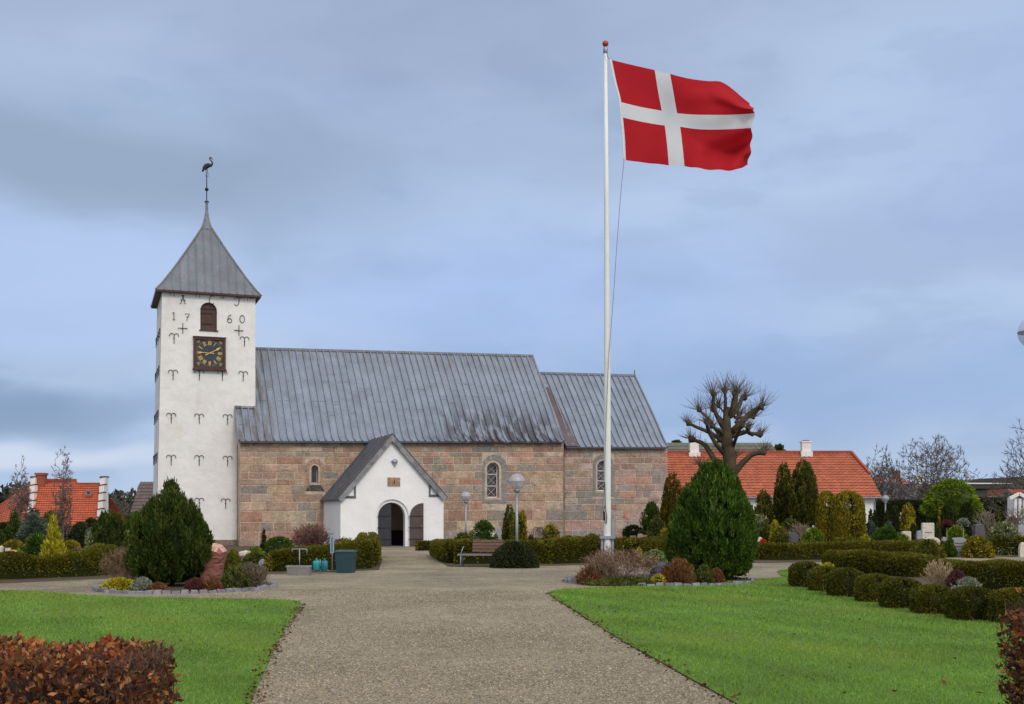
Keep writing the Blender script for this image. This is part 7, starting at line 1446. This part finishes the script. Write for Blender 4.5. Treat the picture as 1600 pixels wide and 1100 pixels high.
hedge('long_hedge', 'olive hedge behind the gravel path at the right edge', [G(1535, 867), G(1570, 867), G(1620, 868), G(1700, 868)], 1.0, [.62, .72, .74, .74], 'yewolive', seed=43, rough_=.07)
m = MB(); 
for i in range(9):
    a, b_ = G(1448+i*10, 868.2), G(1457.5+i*10, 868.4); m.col = tuple(c*k_ for k_ in [random.uniform(.85, 1.1)] for c in S(176, 168, 160)); m.box(a[0], b_[0], a[1]-.1, a[1]+.12, 0, .07)
tag(m.build('kerb', stonem), 'pale stone kerb along the far gravel path on the right', 'kerb')
bare_bush('bare_brush', 'grey-brown bare brush around the trunk of the tallest thuja', 'bush', 1226, 1282, 806, 862, [(120, 104, 88), (136, 120, 100)], 60, 2, Y=57, seed=41, spread=.4)
shrub('low_shrub', 'olive low shrub at the foot of the short orange-tinged thuja', 'bush', 1170, 1212, 828, 862, 'dome', 'olive', 'random', Y=57, lumps=.1, clump=.15)
# near right bed
hedge('inner_hedge', 'large olive hedge behind the row of clipped bushes', [G(1306, 893), G(1345, 896), G(1400, 899), G(1446, 902)], 1.1, [.60, .64, .62, .58], 'yewolive', seed=51, rough_=.05, group='hedges behind the topiary row')
hedge('inner_hedge', 'olive hedge behind the clipped bushes at the right edge', [G(1512, 921), G(1560, 924), G(1640, 926)], 1.2, [.62, .66, .66], 'yewolive', seed=52, rough_=.05, group='hedges behind the topiary row')
hedge('inner_hedge', 'lower olive hedge end between the pale bare shrub and the right hedge', [G(1440, 897), G(1500, 900)], .9, [.44, .40], 'yewolive', seed=53, rough_=.05, group='hedges behind the topiary row')
TP = 'clipped bushes lining the right lawn'
tl_ = [(1236, 1287, 880, 919, 'first clipped bush of the row, at the far end beside the small grass corner'), (1266, 1316, 887, 926, 'second clipped bush of the row, with yellow-tipped shoots behind its top'), (1296, 1352, 890, 934, 'third clipped bush of the row, brownish and cube-like'), (1340, 1400, 899, 943, 'fourth clipped bush of the row, with gravel showing on its left'), (1379, 1442, 905, 953, 'fifth clipped bush of the row, left of the little red flowers'), (1428, 1492, 916, 962, 'sixth clipped bush of the row, below the pale bare shrub'), (1483, 1558, 919, 972, 'seventh clipped bush of the row, the widest, left of the white flowers'), (1552, 1632, 921, 977, 'last clipped bush of the row, cut off by the right edge')]
for i, (xl, xr, yt, yb, lb) in enumerate(tl_):
    shrub('clipped_bush', lb, 'bush', xl, xr-(xr-xl)*.08, yt, yb, 'muffin', ['yew', 'yewolive', 'yew', 'yewolive'][i % 4], Y=gY(yb)+.32, sq=4.6, lumps=.025, dens=1.8, leaf=(.030, .014), group=TP, depth_w=.58, maxn=60000, seed=60+i)
shrub('yellow_shoots', 'cluster of bright yellow shoots between the first two clipped bushes', 'plant', 1276, 1311, 882, 905, 'dome', 'gold', 'up', Y=27.6, leaf=(.05, .014), lumps=.1)
bare_bush('pale_bare_shrub', 'pale beige fan-shaped bare shrub behind the clipped bushes', 'bush', 1441, 1490, 868, 922, [(166, 144, 112), (186, 164, 130), (140, 120, 94)], 60, 3, Y=25.0, seed=30, spread=.32, stems=.10, up=.2)
shrub('grey_plant', 'silvery low plant right of the pale bare shrub', 'plant', 1490, 1535, 905, 930, 'dome', 'grey', 'out', Y=23, lumps=.2, clump=.06, leaf=(.05, .012), dens=.7)
shrub('purple_plant', 'dark purple-brown low plant behind the silvery one', 'plant', 1478, 1512, 893, 922, 'dome', 'purple', 'random', Y=24.5, lumps=.15)
def flowers(label, px, py, cols, n, spread=.12):
    X, Y = G(px, py); t = thing('potted_flowers', label, 'flowers', (X, Y, 0), 0, 'small flowers under the clipped bushes'); r = random.Random(int(px)); m = MB()
    for i in range(n):
        a, d = r.uniform(0, 6.28), r.uniform(0, spread); x, y, z = math.cos(a)*d, math.sin(a)*d*.5, r.uniform(.05, .11); m.col = S(r.choice(cols)); s = .022
        for j in range(5): b = j*1.257; m.add([(x, y, z), (x+s*math.cos(b-.5), y+s*math.sin(b-.5)*.6-.008, z+s*math.sin(b-.5)), (x+s*1.3*math.cos(b), y+s*.8*math.sin(b)-.01, z+s*1.3*math.sin(b)), (x+s*math.cos(b+.5), y+s*math.sin(b+.5)*.6-.008, z+s*math.sin(b+.5))], [(0, 1, 2, 3)])
    m.build('petals', leafm, t, recalc=False); crown('foliage', X, Y, 0, spread*2.2, .08, 'dome', GREENS['olive'], .04, .015, parent=t, seed=int(px), core=.6)
flowers('little red and white flowers at the foot of the fifth clipped bush', 1421, 950, [(200, 40, 44), (210, 60, 50), (230, 228, 224)], 12)
flowers('little white and yellow flowers at the foot of the widest clipped bush', 1540, 969, [(236, 236, 236), (236, 236, 236), (220, 190, 60)], 14)
stone('small white stone edge between the fifth and sixth clipped bushes', 1428, 1436, 926, 950, lightst, 'round', Y=22, th=.1)
shrub('grey_leaves', 'patch of grey leaves at the foot of the sixth clipped bush', 'plant', 1452, 1480, 948, 962, 'dome', 'grey', 'out', Y=20.2, leaf=(.05, .02), dens=.6, lumps=.2)

# ------------------------------------------------------------ foreground beech hedges
def beech(name, label, x0, x1, y0, y1, h, seed, n, twigs):
    r = np.random.default_rng(seed); rr = random.Random(seed); cx, cy = (x0+x1)/2, (y0+y1)/2; t = thing(name, label, 'hedge', (cx, cy, 0), 0, 'beech hedges at the entrance'); wx, wy = x1-x0, y1-y0
    # points in the outer shell
    P = r.uniform(0, 1, (n*3, 3))*np.array([wx, wy, h]); e = np.minimum.reduce([P[:, 0], wx-P[:, 0], P[:, 1], wy-P[:, 1], (h-P[:, 2])]); keep = r.uniform(0, 1, n*3) < np.exp(-e/.07); P = P[keep][:n]
    rad = .16; dx = np.maximum(0, rad-np.minimum(P[:, 0], wx-P[:, 0])); dz = np.maximum(0, rad-(h-P[:, 2])); m = np.hypot(dx, dz) < rad; P = P[m]
    P[:, 2] += .025*np.sin(P[:, 0]*7+seed)+.02*np.sin(P[:, 0]*17+P[:, 1]*9); P -= np.array([wx/2, wy/2, 0])
    nn = P-np.array([0, 0, h*.45]); nn = unit(nn*np.array([1/wx, 1/wy, 1.2/h])); D = nn*.5+r.normal(0, .8, P.shape)
    lsz = r.uniform(.55, 1.35, len(P)); V = leaf_quads(P, D, .050*lsz, .028*lsz, r); mixed = r.uniform(0, 1, len(P))
    cols = pick(GREENS['beech'], len(P), j=.2, r=r); mesh_np('leaves', V, 4, cols, leafm, t)
    sg = []
    for i in range(twigs):
        p = Vector((rr.uniform(-wx/2, wx/2), rr.uniform(-wy/2, wy/2), h*rr.uniform(.3, .8))); side = rr.random(); d = Vector((rr.gauss(0, .4), rr.gauss(-.1, .4), 1)) if side < .6 else Vector((rr.choice([-1, 1]), rr.gauss(-.2, .5), rr.uniform(.1, .8)))
        p = p if side < .6 else Vector((math.copysign(wx*.42, d.x), p.y, rr.uniform(.1, h*.85))); grow(sg, p, d, h*.28, .005, 2, .5, (1, 3), .65, .15, rr, 3, .0018, .12)
    A = np.array(sg); m = (A[:, 5] < h+.03)&(np.abs(A[:, 3]) < wx/2+.03)&(np.abs(A[:, 4]) < wy/2+.03)&(A[:, 5] > 0); A = A[m]; branch_mesh('twigs', A[:, :8], pick([(92, 66, 56), (70, 52, 48), (112, 84, 68)], len(A)), twigm, t, 3)
    # taller shoots with leaves
    sg = []; LP = []; LD = []
    for i in range(int(wx*9)):
        p = Vector((rr.uniform(-wx*.46, wx*.46), rr.uniform(-wy*.4, wy*.3), h-.03)); d = Vector((rr.gauss(0, .35), rr.gauss(0, .3), 1)).normalized(); l = rr.uniform(.04, .12)*(1.7 if rr.random() < .25 else 1)
        for q in range(4): p2 = p+d*l/4; sg.append((*p, *p2, .0028, .0022)); LP.append(tuple(p2)); LD.append((rr.gauss(0, .7), rr.gauss(0, .7), .6)); p = p2; d = (d+Vector((rr.gauss(0, .12), rr.gauss(0, .1), 0))).normalized()
    branch_mesh('shoots', sg, pick([(110, 78, 62), (88, 64, 54)], len(sg)), twigm, t, 3); LP = np.repeat(np.array(LP), 2, axis=0); LD = np.repeat(np.array(LD), 2, axis=0)+r.normal(0, .3, (len(LP), 3))
    mesh_np('shoot_leaves', leaf_quads(LP, LD, .056, .030, r), 4, pick([(172, 92, 54), (150, 78, 48), (186, 112, 72)], len(LP), j=.15, r=r), leafm, t)
    c = MB(); c.box(-wx/2+.13, wx/2-.13, -wy/2+.13, wy/2-.13, 0, h-.14); c.col = S(48, 36, 32); c.c = [S(48, 36, 32)]*len(c.c); c.build('stems', twigm, t)
beech('beech_hedge', 'brown-leaved beech hedge filling the bottom left corner', -5.3, -2.42, 7.05, 8.35, .775, 3, 30000, 900)
beech('beech_hedge', 'dark red-brown beech hedge at the bottom right edge', 3.46, 4.9, 7.15, 8.2, 1.08, 4, 17000, 800)
# far woods on the horizon
m = MB(); r = np.random.default_rng(9); n = 26000; X_ = r.uniform(-170, 200, n); Yw = 240+r.uniform(-6, 14, n); hh = 5.5+1.3*np.sin(X_*.11)+1.0*np.sin(X_*.31+2)+.8*np.sin(X_*.9); Pw = np.stack([X_, Yw, r.uniform(0, 1, n)**.6*hh], 1)
tag(mesh_np('distant_woods', leaf_quads(Pw, r.normal(size=(n, 3))+np.array([0, 0, .6]), 1.5, .8, r), 4, pick([(74, 72, 62), (88, 82, 72), (60, 66, 50)], n, r=r), leafm), 'low line of far trees and bushes on the horizon', 'trees', kind='stuff')
